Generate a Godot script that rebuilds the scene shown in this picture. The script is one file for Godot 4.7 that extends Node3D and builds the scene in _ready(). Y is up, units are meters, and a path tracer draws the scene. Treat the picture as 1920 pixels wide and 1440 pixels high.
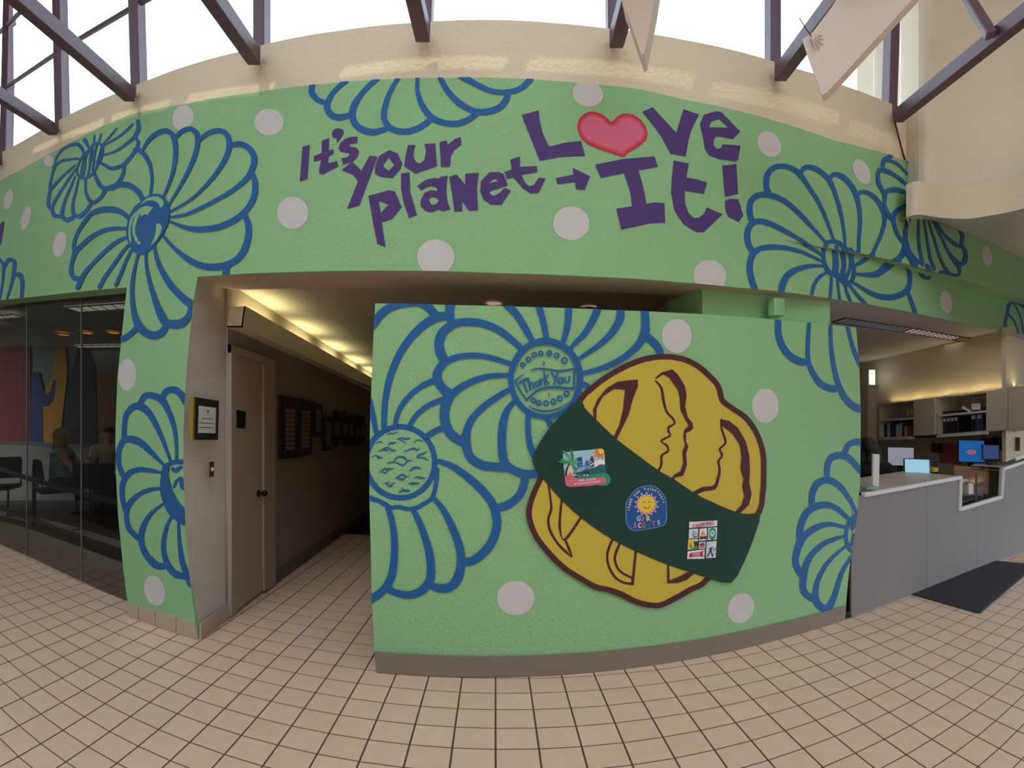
extends Node3D
# A lobby whose painted front wall bows out toward the visitor. All sizes in metres; the visitor stands at the origin, y is up, depth is -z.

var M := {}                 # materials by name
var zones := {}             # named outlines on the bowed wall: [outline in (x, height), set back or not]
var taken := {}             # how often a name has been used

func _ready() -> void:
	# ---- camera, sky, sun, exposure
	var cam := Camera3D.new(); cam.name = "camera"
	cam.position = Vector3(0, 1.516, 0)
	cam.projection = Camera3D.PROJECTION_FRUSTUM
	cam.near = 0.05; cam.far = 200.0
	cam.size = 2.0 * 0.05 * 720.0 / 850.0
	cam.frustum_offset = Vector2(0, 0.05 * 77.0 / 850.0)
	add_child(cam); cam.current = true
	var env := Environment.new()
	env.background_mode = Environment.BG_SKY
	env.sky = Sky.new()
	var ps := ProceduralSkyMaterial.new()
	ps.sky_top_color = Color(0.86, 0.94, 1.0); ps.sky_horizon_color = Color(0.95, 0.98, 1.0)
	ps.ground_bottom_color = Color(0.55, 0.55, 0.55); ps.ground_horizon_color = Color(0.9, 0.9, 0.9)
	ps.sky_energy_multiplier = 2.6; ps.ground_energy_multiplier = 1.4
	env.sky.sky_material = ps
	env.tonemap_mode = Environment.TONE_MAPPER_LINEAR
	env.tonemap_exposure = 0.475
	env.sdfgi_enabled = true; env.ssao_enabled = true; env.ssil_enabled = true
	var we := WorldEnvironment.new(); we.name = "surroundings"; we.environment = env; add_child(we)
	var sun := DirectionalLight3D.new(); sun.name = "sun"
	sun.light_color = Color(1.0, 0.96, 0.84); sun.light_energy = 1.7; sun.light_angular_distance = 0.1
	sun.shadow_enabled = true
	add_child(sun); sun.look_at_from_position(Vector3(-2.0, 10, 2.5), Vector3.ZERO)
	materials()
	shell()
	mural()
	roof_frames()
	corridor()
	glass_room()
	office()
	baffles()
	floor_tiles()

# ---------------------------------------------------------------- naming
func numbered(called: String) -> String:
	var n: int = taken.get(called, 0); taken[called] = n + 1
	return called if n == 0 else "%s_%03d" % [called, n]

func tag(o: Node, label := "", category := "", group := "", kind := "") -> Node:
	if label: o.set_meta("label", label)
	if category: o.set_meta("category", category)
	if group: o.set_meta("group", group)
	if kind: o.set_meta("kind", kind)
	return o

func base(called: String, at := Vector3.ZERO, turn := 0.0) -> Node3D:
	var o := Node3D.new(); o.name = numbered(called); o.position = at; o.rotation.y = turn
	add_child(o, true)
	return o

func obj(called: String, st: SurfaceTool, m: Material, parent: Node = null) -> MeshInstance3D:
	var o := MeshInstance3D.new()
	o.mesh = st.commit(); o.mesh.surface_set_material(0, m)
	o.name = numbered(called) if parent == null else called
	(self if parent == null else parent).add_child(o, true)
	return o

func struct(called: String, st: SurfaceTool, m: Material, label := "") -> MeshInstance3D:
	var o := obj(called, st, m)
	tag(o, label, "", "", "structure")
	return o

func copy(o: Node3D, called: String) -> Node3D:
	var c: Node3D = o.duplicate(); c.name = numbered(called); add_child(c, true)
	return c

# ---------------------------------------------------------------- materials
func col(r: float, g: float, b: float) -> Color: return Color(r / 255.0, g / 255.0, b / 255.0)

func mat(c: Color, rough := 0.8, metal := 0.0) -> StandardMaterial3D:
	var m := StandardMaterial3D.new()
	m.albedo_color = c; m.roughness = rough; m.metallic = metal
	m.cull_mode = BaseMaterial3D.CULL_DISABLED
	return m

func glow(c: Color, e: float) -> StandardMaterial3D:
	var m := mat(c, 0.6)
	m.emission_enabled = true; m.emission = c; m.emission_energy_multiplier = e
	return m

func noise_tex(freq: float, seed_: int, bump: float, ramp: Gradient = null) -> NoiseTexture2D:
	var n := FastNoiseLite.new(); n.seed = seed_; n.frequency = freq; n.fractal_octaves = 4
	var t := NoiseTexture2D.new(); t.width = 512; t.height = 512; t.seamless = true; t.noise = n
	if bump > 0.0: t.as_normal_map = true; t.bump_strength = bump
	if ramp: t.color_ramp = ramp
	return t

func ramp2(a: Color, b: Color) -> Gradient:
	var g := Gradient.new(); g.set_color(0, a); g.set_color(1, b)
	return g

func rough_wall(m: StandardMaterial3D, scale: float, tex: Texture2D, depth := 1.0) -> StandardMaterial3D:
	m.uv1_triplanar = true; m.uv1_world_triplanar = true; m.uv1_scale = Vector3.ONE * scale
	m.normal_enabled = true; m.normal_texture = tex; m.normal_scale = depth
	return m

func materials() -> void:
	var stucco := noise_tex(0.05, 3, 6.0)
	M.green = rough_wall(mat(col(146, 189, 139), 0.85), 1.6, stucco, 0.5)
	M.beige = rough_wall(mat(col(196, 184, 172), 0.9), 1.6, stucco, 0.4)
	M.cream = rough_wall(mat(col(222, 206, 180), 0.9), 1.2, stucco, 0.35)
	M.blue = mat(col(20, 92, 152), 0.7)
	M.purple = mat(col(76, 50, 112), 0.75)
	M.dot = mat(col(206, 200, 198), 0.8)
	M.yellow = mat(col(205, 178, 62), 0.75)
	M.brown = mat(col(74, 30, 34), 0.75)
	M.sash = mat(col(18, 58, 46), 0.8)
	M.green_paint = mat(col(146, 189, 139), 0.85)
	M.red1 = mat(col(196, 40, 66), 0.75); M.red2 = mat(col(206, 62, 90), 0.75); M.red3 = mat(col(214, 88, 118), 0.75); M.red4 = mat(col(218, 104, 136), 0.75)
	M.base_grey = mat(col(132, 116, 104), 0.6)
	M.steel = mat(col(92, 70, 84), 0.5)
	M.ceiling = rough_wall(mat(col(176, 160, 148), 0.95), 1.5, stucco, 0.3)
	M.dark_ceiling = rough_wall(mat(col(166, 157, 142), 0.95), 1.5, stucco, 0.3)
	M.dado = mat(col(196, 176, 158), 0.5)
	M.hall_wall = rough_wall(mat(col(184, 182, 180), 0.9), 1.5, stucco, 0.3)
	M.grout = rough_wall(mat(col(92, 66, 56), 0.95), 3.0, stucco, 0.5)
	var mottle := noise_tex(0.02, 11, 0.0, ramp2(Color(0.965, 0.96, 0.955), Color(1.0, 1.0, 1.0)))
	for k in 4:
		var c: Color = [col(227, 194, 168), col(224, 191, 165), col(229, 196, 171), col(226, 192, 168)][k]
		var t := mat(c, 0.42)
		t.albedo_texture = mottle; t.uv1_triplanar = true; t.uv1_world_triplanar = true; t.uv1_scale = Vector3.ONE * 0.9
		M["tile%d" % k] = t
	M.white = mat(col(225, 220, 214), 0.5)
	M.black = mat(col(28, 26, 30), 0.5)
	M.white_ceiling = mat(col(206, 204, 206), 0.9)
	M.tile_skirt = mat(col(186, 164, 146), 0.45)
	M.cove = mat(col(216, 204, 178), 0.85)
	M.lamp_yellow = glow(Color(1.0, 0.95, 0.62), 3.0)
	M.lens = glow(Color(0.95, 0.78, 0.74), 0.80)
	M.door = mat(col(176, 156, 136), 0.7)
	M.door_frame = mat(col(172, 152, 136), 0.6)
	M.dark_metal = mat(col(60, 54, 50), 0.35, 0.8)
	M.base_dark = mat(col(110, 98, 88), 0.7)
	M.carpet = rough_wall(mat(col(34, 30, 32), 1.0), 8.0, noise_tex(0.3, 8, 8.0), 0.8)
	M.gilt = mat(col(150, 128, 62), 0.4, 0.4)
	M.mat_black = mat(col(34, 38, 36), 0.7)
	M.paper = mat(col(222, 220, 218), 0.8)
	M.brass = mat(col(140, 104, 56), 0.35, 0.7)
	M.plaque = mat(col(48, 40, 44), 0.5)
	M.plaque_in = mat(col(70, 52, 48), 0.6)
	M.plaque_strip = mat(col(132, 120, 108), 0.5)
	M.print = mat(Color.WHITE, 0.75); M.print.vertex_color_use_as_albedo = true
	M.joint = mat(col(120, 124, 120), 0.4)
	M.kerb = mat(col(206, 204, 182), 0.7); M.kerb_dark = mat(col(52, 52, 50), 0.7)
	M.room_carpet = mat(col(60, 52, 56), 0.95)
	M.rail = mat(col(52, 42, 52), 0.4)
	M.room_wall = mat(col(104, 118, 106), 0.9); M.room_ceiling = mat(col(170, 164, 150), 0.95)
	M.fig_red = mat(col(112, 44, 44), 0.9); M.fig_yellow = mat(col(178, 128, 44), 0.9); M.fig_blue = mat(col(46, 52, 92), 0.9); M.fig_green = mat(col(40, 52, 44), 0.9); M.fig_brown = mat(col(132, 84, 48), 0.9)
	M.wainscot = mat(col(118, 114, 98), 0.9)
	M.room_lamp = glow(Color(0.95, 0.95, 0.85), 0.80); M.warm_lamp = glow(Color(1.0, 0.72, 0.3), 2.30)
	M.table_top = mat(col(120, 104, 90), 0.4); M.sheet = mat(col(226, 216, 186), 0.8); M.chair = mat(col(34, 44, 46), 0.9)
	M.skin = mat(col(198, 142, 116), 0.6); M.fair = mat(col(150, 124, 80), 0.7); M.dark_hair = mat(col(36, 26, 26), 0.6)
	M.trousers = mat(col(46, 44, 54), 0.9); M.polo = mat(col(196, 178, 156), 0.9); M.black_cloth = mat(col(30, 26, 32), 0.9)
	M.stripes = mat(Color.WHITE, 0.9)
	var band_img := Image.create(4, 64, false, Image.FORMAT_RGB8); band_img.fill(col(92, 128, 126))
	for k in 4: band_img.fill_rect(Rect2i(0, k * 16, 4, 5), col(196, 206, 190))
	M.stripes.albedo_texture = ImageTexture.create_from_image(band_img); M.stripes.uv1_triplanar = true; M.stripes.uv1_world_triplanar = true; M.stripes.uv1_scale = Vector3.ONE * 7.0
	M.office_ceiling = rough_wall(mat(col(186, 180, 186), 0.95), 1.5, stucco, 0.3); M.office_wall = mat(col(196, 184, 164), 0.9)
	M.lamp_dim = glow(Color(0.62, 0.66, 0.75), 0.28); M.lamp_lit = glow(Color(0.95, 0.85, 0.85), 0.92); M.lamp_off = mat(col(150, 140, 120), 0.6); M.lamp_panel = glow(Color(0.95, 1.0, 0.9), 1.61)
	M.counter = rough_wall(mat(col(128, 120, 119), 0.7), 3.0, stucco, 0.2); M.trim_white = mat(col(214, 208, 208), 0.5); M.countertop = mat(col(184, 166, 150), 0.4); M.notch = mat(col(62, 58, 62), 0.5); M.notch_wood = mat(col(186, 146, 118), 0.55)
	M.cabinet = mat(col(196, 184, 166), 0.7)
	M.book_dark = mat(col(36, 38, 58), 0.6); M.book_blue = mat(col(44, 56, 104), 0.6); M.book_white = mat(col(190, 190, 190), 0.6); M.book_red = mat(col(150, 64, 52), 0.6); M.book_tan = mat(col(176, 152, 116), 0.6); M.binder = mat(col(24, 26, 36), 0.5)
	M.jar_tan = mat(col(170, 150, 96), 0.4); M.jar_pale = mat(col(186, 186, 180), 0.4); M.jar_teal = mat(col(112, 152, 140), 0.3); M.yellow_box = mat(col(216, 168, 44), 0.7); M.cream_pot = mat(col(214, 204, 180), 0.5); M.pink = mat(col(226, 110, 120), 0.7)
	M.screen_white = glow(Color(0.62, 0.62, 0.68), 1.15); M.screen_pale = glow(Color(0.6, 0.78, 0.86), 1.38); M.screen_blue = glow(Color(0.06, 0.36, 0.62), 1.38); M.screen_navy = glow(Color(0.2, 0.28, 0.5), 1.03); M.screen_pink = glow(Color(0.85, 0.35, 0.5), 1.03)
	M.pin_pink = mat(col(168, 92, 98), 0.8); M.pin_brown = mat(col(92, 66, 60), 0.8); M.pin_mix = mat(col(110, 100, 84), 0.8); M.pin_green = mat(col(100, 104, 84), 0.8)
	M.mat_cloth = rough_wall(mat(col(44, 38, 46), 1.0), 10.0, noise_tex(0.3, 5, 8.0), 0.8)
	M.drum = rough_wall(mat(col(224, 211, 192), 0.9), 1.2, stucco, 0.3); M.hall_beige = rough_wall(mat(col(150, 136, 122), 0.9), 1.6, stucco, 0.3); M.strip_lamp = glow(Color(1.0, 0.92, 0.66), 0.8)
	M.glass = mat(Color(0.02, 0.025, 0.025, 0.36), 0.02)
	M.glass.metallic_specular = 0.12
	M.glass.transparency = BaseMaterial3D.TRANSPARENCY_ALPHA
	M.pane = mat(Color(0.95, 0.97, 1.0, 0.03), 0.02)
	M.pane.transparency = BaseMaterial3D.TRANSPARENCY_ALPHA

# ---------------------------------------------------------------- shapes
func tool_() -> SurfaceTool:
	var st := SurfaceTool.new(); st.begin(Mesh.PRIMITIVE_TRIANGLES)
	return st

func tri(st: SurfaceTool, a: Vector3, b: Vector3, c: Vector3, n: Vector3) -> void:
	var g := (b - a).cross(c - a)
	if g.length_squared() < 1e-16: return
	st.set_normal(n)
	st.add_vertex(a)
	if g.dot(n) > 0.0:
		st.add_vertex(c); st.add_vertex(b)
	else:
		st.add_vertex(b); st.add_vertex(c)

func quad(st: SurfaceTool, a: Vector3, b: Vector3, c: Vector3, d: Vector3, toward: Vector3) -> void:
	# a flat four-cornered face whose front looks along «toward»
	var n := (c - a).cross(d - b)
	if n.length_squared() < 1e-16: return
	n = n.normalized()
	if n.dot(toward) < 0.0: n = -n
	tri(st, a, b, c, n); tri(st, a, c, d, n)

func block(st: SurfaceTool, c: Vector3, s: Vector3, r := Basis(), bevel := 0.004) -> void:
	var h := s * 0.5
	var e: float = minf(bevel, minf(h.x, minf(h.y, h.z)) * 0.45)
	var corner := func(sx: float, sy: float, sz: float, axis: int) -> Vector3:
		var p := Vector3(sx * (h.x - e), sy * (h.y - e), sz * (h.z - e))
		p[axis] = [sx * h.x, sy * h.y, sz * h.z][axis]
		return c + r * p
	var sg := [-1.0, 1.0]
	for ax in 3:
		var u := (ax + 1) % 3
		var v := (ax + 2) % 3
		for s0 in sg:
			var q := []
			for w in [[-1, -1], [1, -1], [1, 1], [-1, 1]]:
				var k := [0.0, 0.0, 0.0]; k[ax] = s0; k[u] = w[0]; k[v] = w[1]
				q.append(corner.call(k[0], k[1], k[2], ax))
			var n := Vector3.ZERO; n[ax] = s0
			quad(st, q[0], q[1], q[2], q[3], r * n)
	for ax in 3:
		var u := (ax + 1) % 3
		var v := (ax + 2) % 3
		for s1 in sg:
			for s2 in sg:
				var k0 := [0.0, 0.0, 0.0]; k0[ax] = -1.0; k0[u] = s1; k0[v] = s2
				var k1 := [0.0, 0.0, 0.0]; k1[ax] = 1.0; k1[u] = s1; k1[v] = s2
				var n := Vector3.ZERO; n[u] = s1; n[v] = s2
				quad(st, corner.call(k0[0], k0[1], k0[2], u), corner.call(k1[0], k1[1], k1[2], u), corner.call(k1[0], k1[1], k1[2], v), corner.call(k0[0], k0[1], k0[2], v), r * n)
	for sx in sg:
		for sy in sg:
			for sz in sg:
				tri(st, corner.call(sx, sy, sz, 0), corner.call(sx, sy, sz, 1), corner.call(sx, sy, sz, 2), (r * Vector3(sx, sy, sz)).normalized())

func prism(st: SurfaceTool, pts: PackedVector3Array, d: Vector3) -> void:
	# a flat outline given depth d
	var n := Vector3.ZERO
	for i in pts.size(): n += pts[i].cross(pts[(i + 1) % pts.size()])
	n = n.normalized()
	var ux := (pts[1] - pts[0]).normalized()
	var uy := n.cross(ux)
	var flat := PackedVector2Array(); var mid := Vector3.ZERO
	for p in pts:
		flat.append(Vector2(ux.dot(p), uy.dot(p))); mid += p
	mid = mid / pts.size() + d * 0.5
	var t := Geometry2D.triangulate_polygon(flat)
	var f := -d.normalized() if absf(d.normalized().dot(n)) < 0.2 else n * (-signf(d.dot(n)))
	for i in range(0, t.size(), 3):
		tri(st, pts[t[i]], pts[t[i + 1]], pts[t[i + 2]], f)
		tri(st, pts[t[i]] + d, pts[t[i + 1]] + d, pts[t[i + 2]] + d, -f)
	for i in pts.size():
		var a := pts[i]; var b := pts[(i + 1) % pts.size()]
		quad(st, a, b, b + d, a + d, (a + b + d) * 0.5 - mid)

func beam(st: SurfaceTool, a: Vector3, b: Vector3, w: float, h: float, up := Vector3.UP) -> void:
	var z := (b - a).normalized()
	if absf(z.dot(up)) > 0.95: up = Vector3.BACK
	var x := up.cross(z).normalized()
	var y := z.cross(x)
	block(st, (a + b) * 0.5, Vector3(w, h, a.distance_to(b)), Basis(x, y, z), 0.006)

func tube(st: SurfaceTool, path: PackedVector3Array, r: float, sides := 8) -> void:
	var rings := []
	for i in path.size():
		var t := (path[mini(i + 1, path.size() - 1)] - path[maxi(i - 1, 0)]).normalized()
		var u := t.cross(Vector3.UP if absf(t.y) < 0.9 else Vector3.RIGHT).normalized()
		var v := t.cross(u)
		var ring := []
		for k in sides:
			var a := TAU * k / sides
			ring.append(u * cos(a) + v * sin(a))
		rings.append(ring)
	for i in path.size() - 1:
		for k in sides:
			var j := (k + 1) % sides
			var n: Vector3 = (rings[i][k] + rings[i][j]).normalized()
			quad(st, path[i] + rings[i][k] * r, path[i] + rings[i][j] * r, path[i + 1] + rings[i + 1][j] * r, path[i + 1] + rings[i + 1][k] * r, n)
	for e in [0, path.size() - 1]:
		var out: Vector3 = path[e] - path[1 if e == 0 else e - 1]
		for k in sides:
			tri(st, path[e], path[e] + rings[e][k] * r, path[e] + rings[e][(k + 1) % sides] * r, out.normalized())

func lathe(st: SurfaceTool, at: Vector3, prof: Array, sides := 20, r := Basis()) -> void:
	# prof: [radius, height] pairs along the axis y of r
	for i in prof.size() - 1:
		for k in sides:
			var a := TAU * k / sides; var b := TAU * (k + 1) / sides
			var p := func(q: Array, t: float) -> Vector3: return at + r * Vector3(q[0] * cos(t), q[1], q[0] * sin(t))
			var dr: float = prof[i + 1][0] - prof[i][0]; var dy: float = prof[i + 1][1] - prof[i][1]
			var out := r * Vector3(dy * cos((a + b) / 2), -dr, dy * sin((a + b) / 2))
			var p0: Vector3 = p.call(prof[i], a); var p1: Vector3 = p.call(prof[i], b)
			var p2: Vector3 = p.call(prof[i + 1], b); var p3: Vector3 = p.call(prof[i + 1], a)
			if out.length_squared() < 1e-14: continue
			out = out.normalized()
			tri(st, p0, p1, p2, out); tri(st, p0, p2, p3, out)

func loft(st: SurfaceTool, a: Array, b: Array, toward: Vector3) -> void:
	# the skin between two edges of equal length
	for i in a.size() - 1:
		quad(st, a[i], a[i + 1], b[i + 1], b[i], toward)

# ---------------------------------------------------------------- the bowed wall
func front(x: float) -> float:
	# depth of the bowed wall's face at x
	var c := clampf(x, -9.0, 8.0)
	return sqrt(7.45031+0.24776 * c+0.68876 * c * c-0.00588 * c * c * c-0.00288 * c * c * c * c)

func setback(x: float) -> float: return maxf(0.0, (x - 1.92) * 0.045)

func on(x: float, y: float, proud := 0.0, low := false) -> Vector3:
	return Vector3(x, y, -(front(x) + (setback(x) if low else 0.0) - proud))

func face_of(x: float) -> Vector3:
	var s := (front(x + 0.02) - front(x - 0.02)) / 0.04
	return Vector3(s, 0, 1).normalized()

func outline(mm: Array) -> PackedVector2Array:
	var p := PackedVector2Array()
	for i in range(0, mm.size(), 2): p.append(Vector2(mm[i], mm[i + 1]) * 0.001)
	return p

func smooth_loop(p: PackedVector2Array, per := 4) -> PackedVector2Array:
	var o := PackedVector2Array(); var n := p.size()
	for i in n:
		for k in per:
			o.append(p[i].cubic_interpolate(p[(i + 1) % n], p[(i - 1 + n) % n], p[(i + 2) % n], float(k) / per))
	return o

func strips(p: PackedVector2Array, step: float) -> Array:
	var lo := INF; var hi := -INF
	for q in p: lo = minf(lo, q.x); hi = maxf(hi, q.x)
	var out := []
	var x := floorf(lo / step) * step
	while x < hi:
		var r := PackedVector2Array([Vector2(x, -5), Vector2(x + step, -5), Vector2(x + step, 20), Vector2(x, 20)])
		for q in Geometry2D.intersect_polygons(p, r):
			if not Geometry2D.is_polygon_clockwise(q): out.append(q)
		x += step
	return out

func skin(st: SurfaceTool, q: PackedVector2Array, proud: float, low: bool) -> void:
	var t := Geometry2D.triangulate_polygon(q)
	for i in range(0, t.size(), 3):
		var v := []
		for k in 3: v.append(on(q[t[i + k]].x, q[t[i + k]].y, proud, low))
		var g: Vector3 = (v[1] - v[0]).cross(v[2] - v[0])
		if g.length_squared() < 1e-18: continue
		var order := [0, 1, 2] if g.z < 0.0 else [0, 2, 1]
		for k in order:
			st.set_normal(face_of(q[t[i + k]].x)); st.add_vertex(v[k])

func fill(st: SurfaceTool, p: PackedVector2Array, on_zones: Array, proud: float, step := 0.1) -> void:
	for z in on_zones:
		for r in Geometry2D.intersect_polygons(p, zones[z][0]):
			if Geometry2D.is_polygon_clockwise(r): continue
			for q in strips(r, step): skin(st, q, proud, zones[z][1])

func slab(st: SurfaceTool, z: String, thick: float) -> void:
	# the wall itself: its face, its back and its edges
	var p: PackedVector2Array = zones[z][0]; var low: bool = zones[z][1]
	for q in strips(p, 0.1): skin(st, q, 0.0, low); skin(st, q, -thick, low)
	var mid := Vector2.ZERO
	for i in p.size():
		var a := p[i]; var b := p[(i + 1) % p.size()]
		var n := maxi(1, int(ceilf(absf(b.x - a.x) / 0.1)))
		for k in n:
			var s := a.lerp(b, float(k) / n); var e := a.lerp(b, float(k + 1) / n)
			var out := Vector3(e.y - s.y, s.x - e.x, 0) * (1.0 if not Geometry2D.is_polygon_clockwise(p) else -1.0)
			quad(st, on(s.x, s.y, 0, low), on(e.x, e.y, 0, low), on(e.x, e.y, -thick, low), on(s.x, s.y, -thick, low), out)

func brush(st: SurfaceTool, mm: Array, on_zones: Array, proud: float) -> void:
	# one stroke of paint: its two edges, x and height in millimetres at each point the brush passes
	var e0 := PackedVector2Array(); var e1 := PackedVector2Array()
	for i in range(0, mm.size(), 4):
		e0.append(Vector2(mm[i], mm[i + 1]) * 0.001); e1.append(Vector2(mm[i + 2], mm[i + 3]) * 0.001)
	var n := e0.size()
	var closed := e0[0].distance_to(e0[n - 1]) < 0.004 and n > 5
	var left := PackedVector2Array(); var right := PackedVector2Array()
	for i in n - 1:
		var b := n - 2 if closed and i == 0 else maxi(i - 1, 0)
		var a := 1 if closed and i == n - 2 else mini(i + 2, n - 1)
		var per := clampi(int(ceilf(e0[i].distance_to(e0[i + 1]) / 0.02)), 2, 8)
		for k in per:
			var t := float(k) / per
			left.append(e0[i].cubic_interpolate(e0[i + 1], e0[b], e0[a], t)); right.append(e1[i].cubic_interpolate(e1[i + 1], e1[b], e1[a], t))
	left.append(e0[n - 1]); right.append(e1[n - 1])
	var m := left.size()
	for i in m - 1:
		dab(st, PackedVector2Array([left[i], right[i], right[i + 1], left[i + 1]]), on_zones, proud)
	if closed: return
	for e in [0, m - 1]:   # the brush leaves round ends
		var c := (left[e] + right[e]) * 0.5
		var s := (left[e] - right[e]) * 0.5
		var d := c - (left[1 if e == 0 else m - 2] + right[1 if e == 0 else m - 2]) * 0.5
		d = d.normalized() * s.length() * 0.9
		var q := PackedVector2Array()
		for k in 5:
			var a := PI * k / 4.0
			q.append(c + s * cos(a) + d * sin(a))
		dab(st, q, on_zones, proud)

func dab(st: SurfaceTool, q: PackedVector2Array, on_zones: Array, proud: float) -> void:
	for z in on_zones:
		var zone: PackedVector2Array = zones[z][0]
		var inside := 0
		for v in q: inside += 1 if Geometry2D.is_point_in_polygon(v, zone) else 0
		if inside == q.size():
			if q.size() == 4:
				var n := PackedVector2Array([q[0], q[1], q[2]]); var n2 := PackedVector2Array([q[0], q[2], q[3]])
				for t in [n, n2]: skin3(st, t, proud, zones[z][1])
			else: skin(st, q, proud, zones[z][1])
			return
		if inside == 0 and on_zones.size() == 1: continue
		for r in Geometry2D.intersect_polygons(q, zone):
			if not Geometry2D.is_polygon_clockwise(r): skin(st, r, proud, zones[z][1])

func skin3(st: SurfaceTool, q: PackedVector2Array, proud: float, low: bool) -> void:
	var v := []
	for k in 3: v.append(on(q[k].x, q[k].y, proud, low))
	var g: Vector3 = (v[1] - v[0]).cross(v[2] - v[0])
	if g.length_squared() < 1e-18: return
	for k in ([0, 1, 2] if g.z < 0.0 else [0, 2, 1]):
		st.set_normal(face_of(q[k].x)); st.add_vertex(v[k])

func pieces(outer: PackedVector2Array, hole: PackedVector2Array) -> Array:
	# an outline with a hole, cut through the hole into two simple outlines
	if hole.is_empty(): return [outer]
	var mid := Vector2.ZERO
	for q in hole: mid += q / hole.size()
	var out := []
	for s in [[-50.0, mid.x], [mid.x, 50.0]]:
		var half := PackedVector2Array([Vector2(s[0], -50), Vector2(s[1], -50), Vector2(s[1], 50), Vector2(s[0], 50)])
		for a in Geometry2D.intersect_polygons(outer, half):
			for b in Geometry2D.clip_polygons(a, hole):
				if not Geometry2D.is_polygon_clockwise(b): out.append(b)
	return out

# ---------------------------------------------------------------- the setting
func shell() -> void:
	zones.band = [outline([-9000, 5096, -6023, 4396, -4459, 4171, -3062, 3986, -2368, 3834, -1696, 3720, -1210, 3664, -782, 3629, -386, 3607, 129, 3603, 457, 3606, 803, 3624, 1100, 3617, 1694, 3651, 2462, 3696, 3200, 3811, 3437, 3835, 3684, 3865, 3839, 3747, 3761, 3445, 3982, 3449, 5157, 3513, 6123, 3525, 9000, 3640, 9000, 3176, 6123, 3056, 4273, 2972, 3463, 2936, 2716, 2887, 2322, 2853, 1908, 2831, 1908, 2464, 1838, 2461, 1512, 2445, 1100, 2436, 803, 2433, 457, 2427, -64, 2430, -516, 2448, -782, 2461, -1063, 2476, -1415, 2499, -1785, 2530, -2224, 2566, -2273, 2390, -2306, 2169, -2348, 1850, -2374, 1504, -2374, 1177, -2348, 733, -2306, 401, -2246, 119, -2213, 0, -2681, 0, -3049, 0, -3069, 98, -3124, 327, -3206, 756, -3245, 1132, -3250, 1450, -3220, 1895, -3171, 2151, -3116, 2437, -3077, 2616, -4210, 2754, -6023, 2984, -9000, 3234]), false]
	zones.band_low = [outline([1908, 2831, 2322, 2853, 2716, 2887, 3463, 2936, 4273, 2972, 6123, 3056, 9000, 3176, 9000, 2663, 6647, 2693, 4795, 2612, 3607, 2554, 2845, 2514, 2470, 2491, 1908, 2464]), true]
	zones.panel = [outline([-839, 2262, -353, 2238, 129, 2228, 627, 2227, 1100, 2238, 1838, 2259, 2736, 2292, 2778, 2015, 2799, 1619, 2792, 1067, 2750, 810, 2655, 400, 2609, 112, 2589, 0, 1661, 0, 1100, 0, 697, 0, 314, 0, -107, 0, -494, 0, -828, 0, -841, 132, -860, 393, -868, 753, -877, 1080, -875, 1342, -872, 1542, -861, 1814, -851, 2053]), false]
	zones.parapet = [outline([-9000, 5302, -5669, 4652, -4210, 4408, -3140, 4213, -2821, 4165, -1798, 4026, -1609, 4017, -1063, 3974, -572, 3954, -215, 3953, 259, 3955, 583, 3965, 1100, 4002, 1765, 4068, 1990, 4087, 2247, 4127, 2525, 4152, 3065, 4230, 3481, 4296, 3500, 4316, 3500, 3805, 3684, 3865, 3437, 3835, 3200, 3811, 2462, 3696, 1694, 3651, 1100, 3617, 803, 3624, 457, 3606, 129, 3603, -386, 3607, -782, 3629, -1210, 3664, -1696, 3720, -2368, 3834, -3062, 3986, -4459, 4171, -6023, 4396, -9000, 5096]), false]
	var st := tool_(); slab(st, "band", 0.02); slab(st, "band_low", 0.02)
	var wf := struct("wall_front", st, M.green)
	st = tool_()   # the underside where the lower part of the wall steps back
	for k in 40:
		var x0 := 1.92 + k * 0.15; var x1 := x0 + 0.15
		var y0 := fold(x0); var y1 := fold(x1)
		quad(st, on(x0, y0), on(x1, y1), on(x1, y1, 0, true), on(x0, y0, 0, true), Vector3.DOWN)
	obj("step_underside", st, M.green, wf)
	st = tool_(); slab(st, "panel", 0.11)
	struct("wall_middle", st, M.green)
	st = tool_(); slab(st, "parapet", 0.2)
	struct("wall_upper", st, M.cream)
	# the beige return of the green pier
	st = tool_()
	var fr := [on(-2.224, 2.566), on(-2.273, 2.390), on(-2.306, 2.169), on(-2.348, 1.850), on(-2.374, 1.504), on(-2.374, 1.177), on(-2.348, 0.733), on(-2.306, 0.401), on(-2.246, 0.119), on(-2.213, -0.007)]
	var bk := [Vector3(-2.266, 2.600, -3.600), Vector3(-2.268, 2.490, -3.600), Vector3(-2.270, 2.240, -3.600), Vector3(-2.272, 1.884, -3.600), Vector3(-2.274, 1.503, -3.600), Vector3(-2.272, 1.143, -3.600), Vector3(-2.266, 0.652, -3.600), Vector3(-2.255, 0.279, -3.600), Vector3(-2.245, 0.097, -3.600), Vector3(-2.232, -0.004, -3.600)]
	for e in [fr, bk]: e[9].y = 0.0
	loft(st, fr, bk, Vector3.RIGHT)
	var lap := []
	for p in bk: lap.append(p + Vector3(0.026, 0, -0.012))
	loft(st, bk, lap, Vector3.BACK)
	struct("wall_left", st, M.beige)
	# soffit between the mural and the corridor
	st = tool_()
	var lip := [on(-2.224, 2.566), on(-1.785, 2.530), on(-1.415, 2.499), on(-1.063, 2.476), on(-0.782, 2.461), on(-0.516, 2.448), on(-0.064, 2.430), on(0.457, 2.427), on(0.803, 2.433), on(1.100, 2.438), on(1.300, 2.436)]
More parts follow.
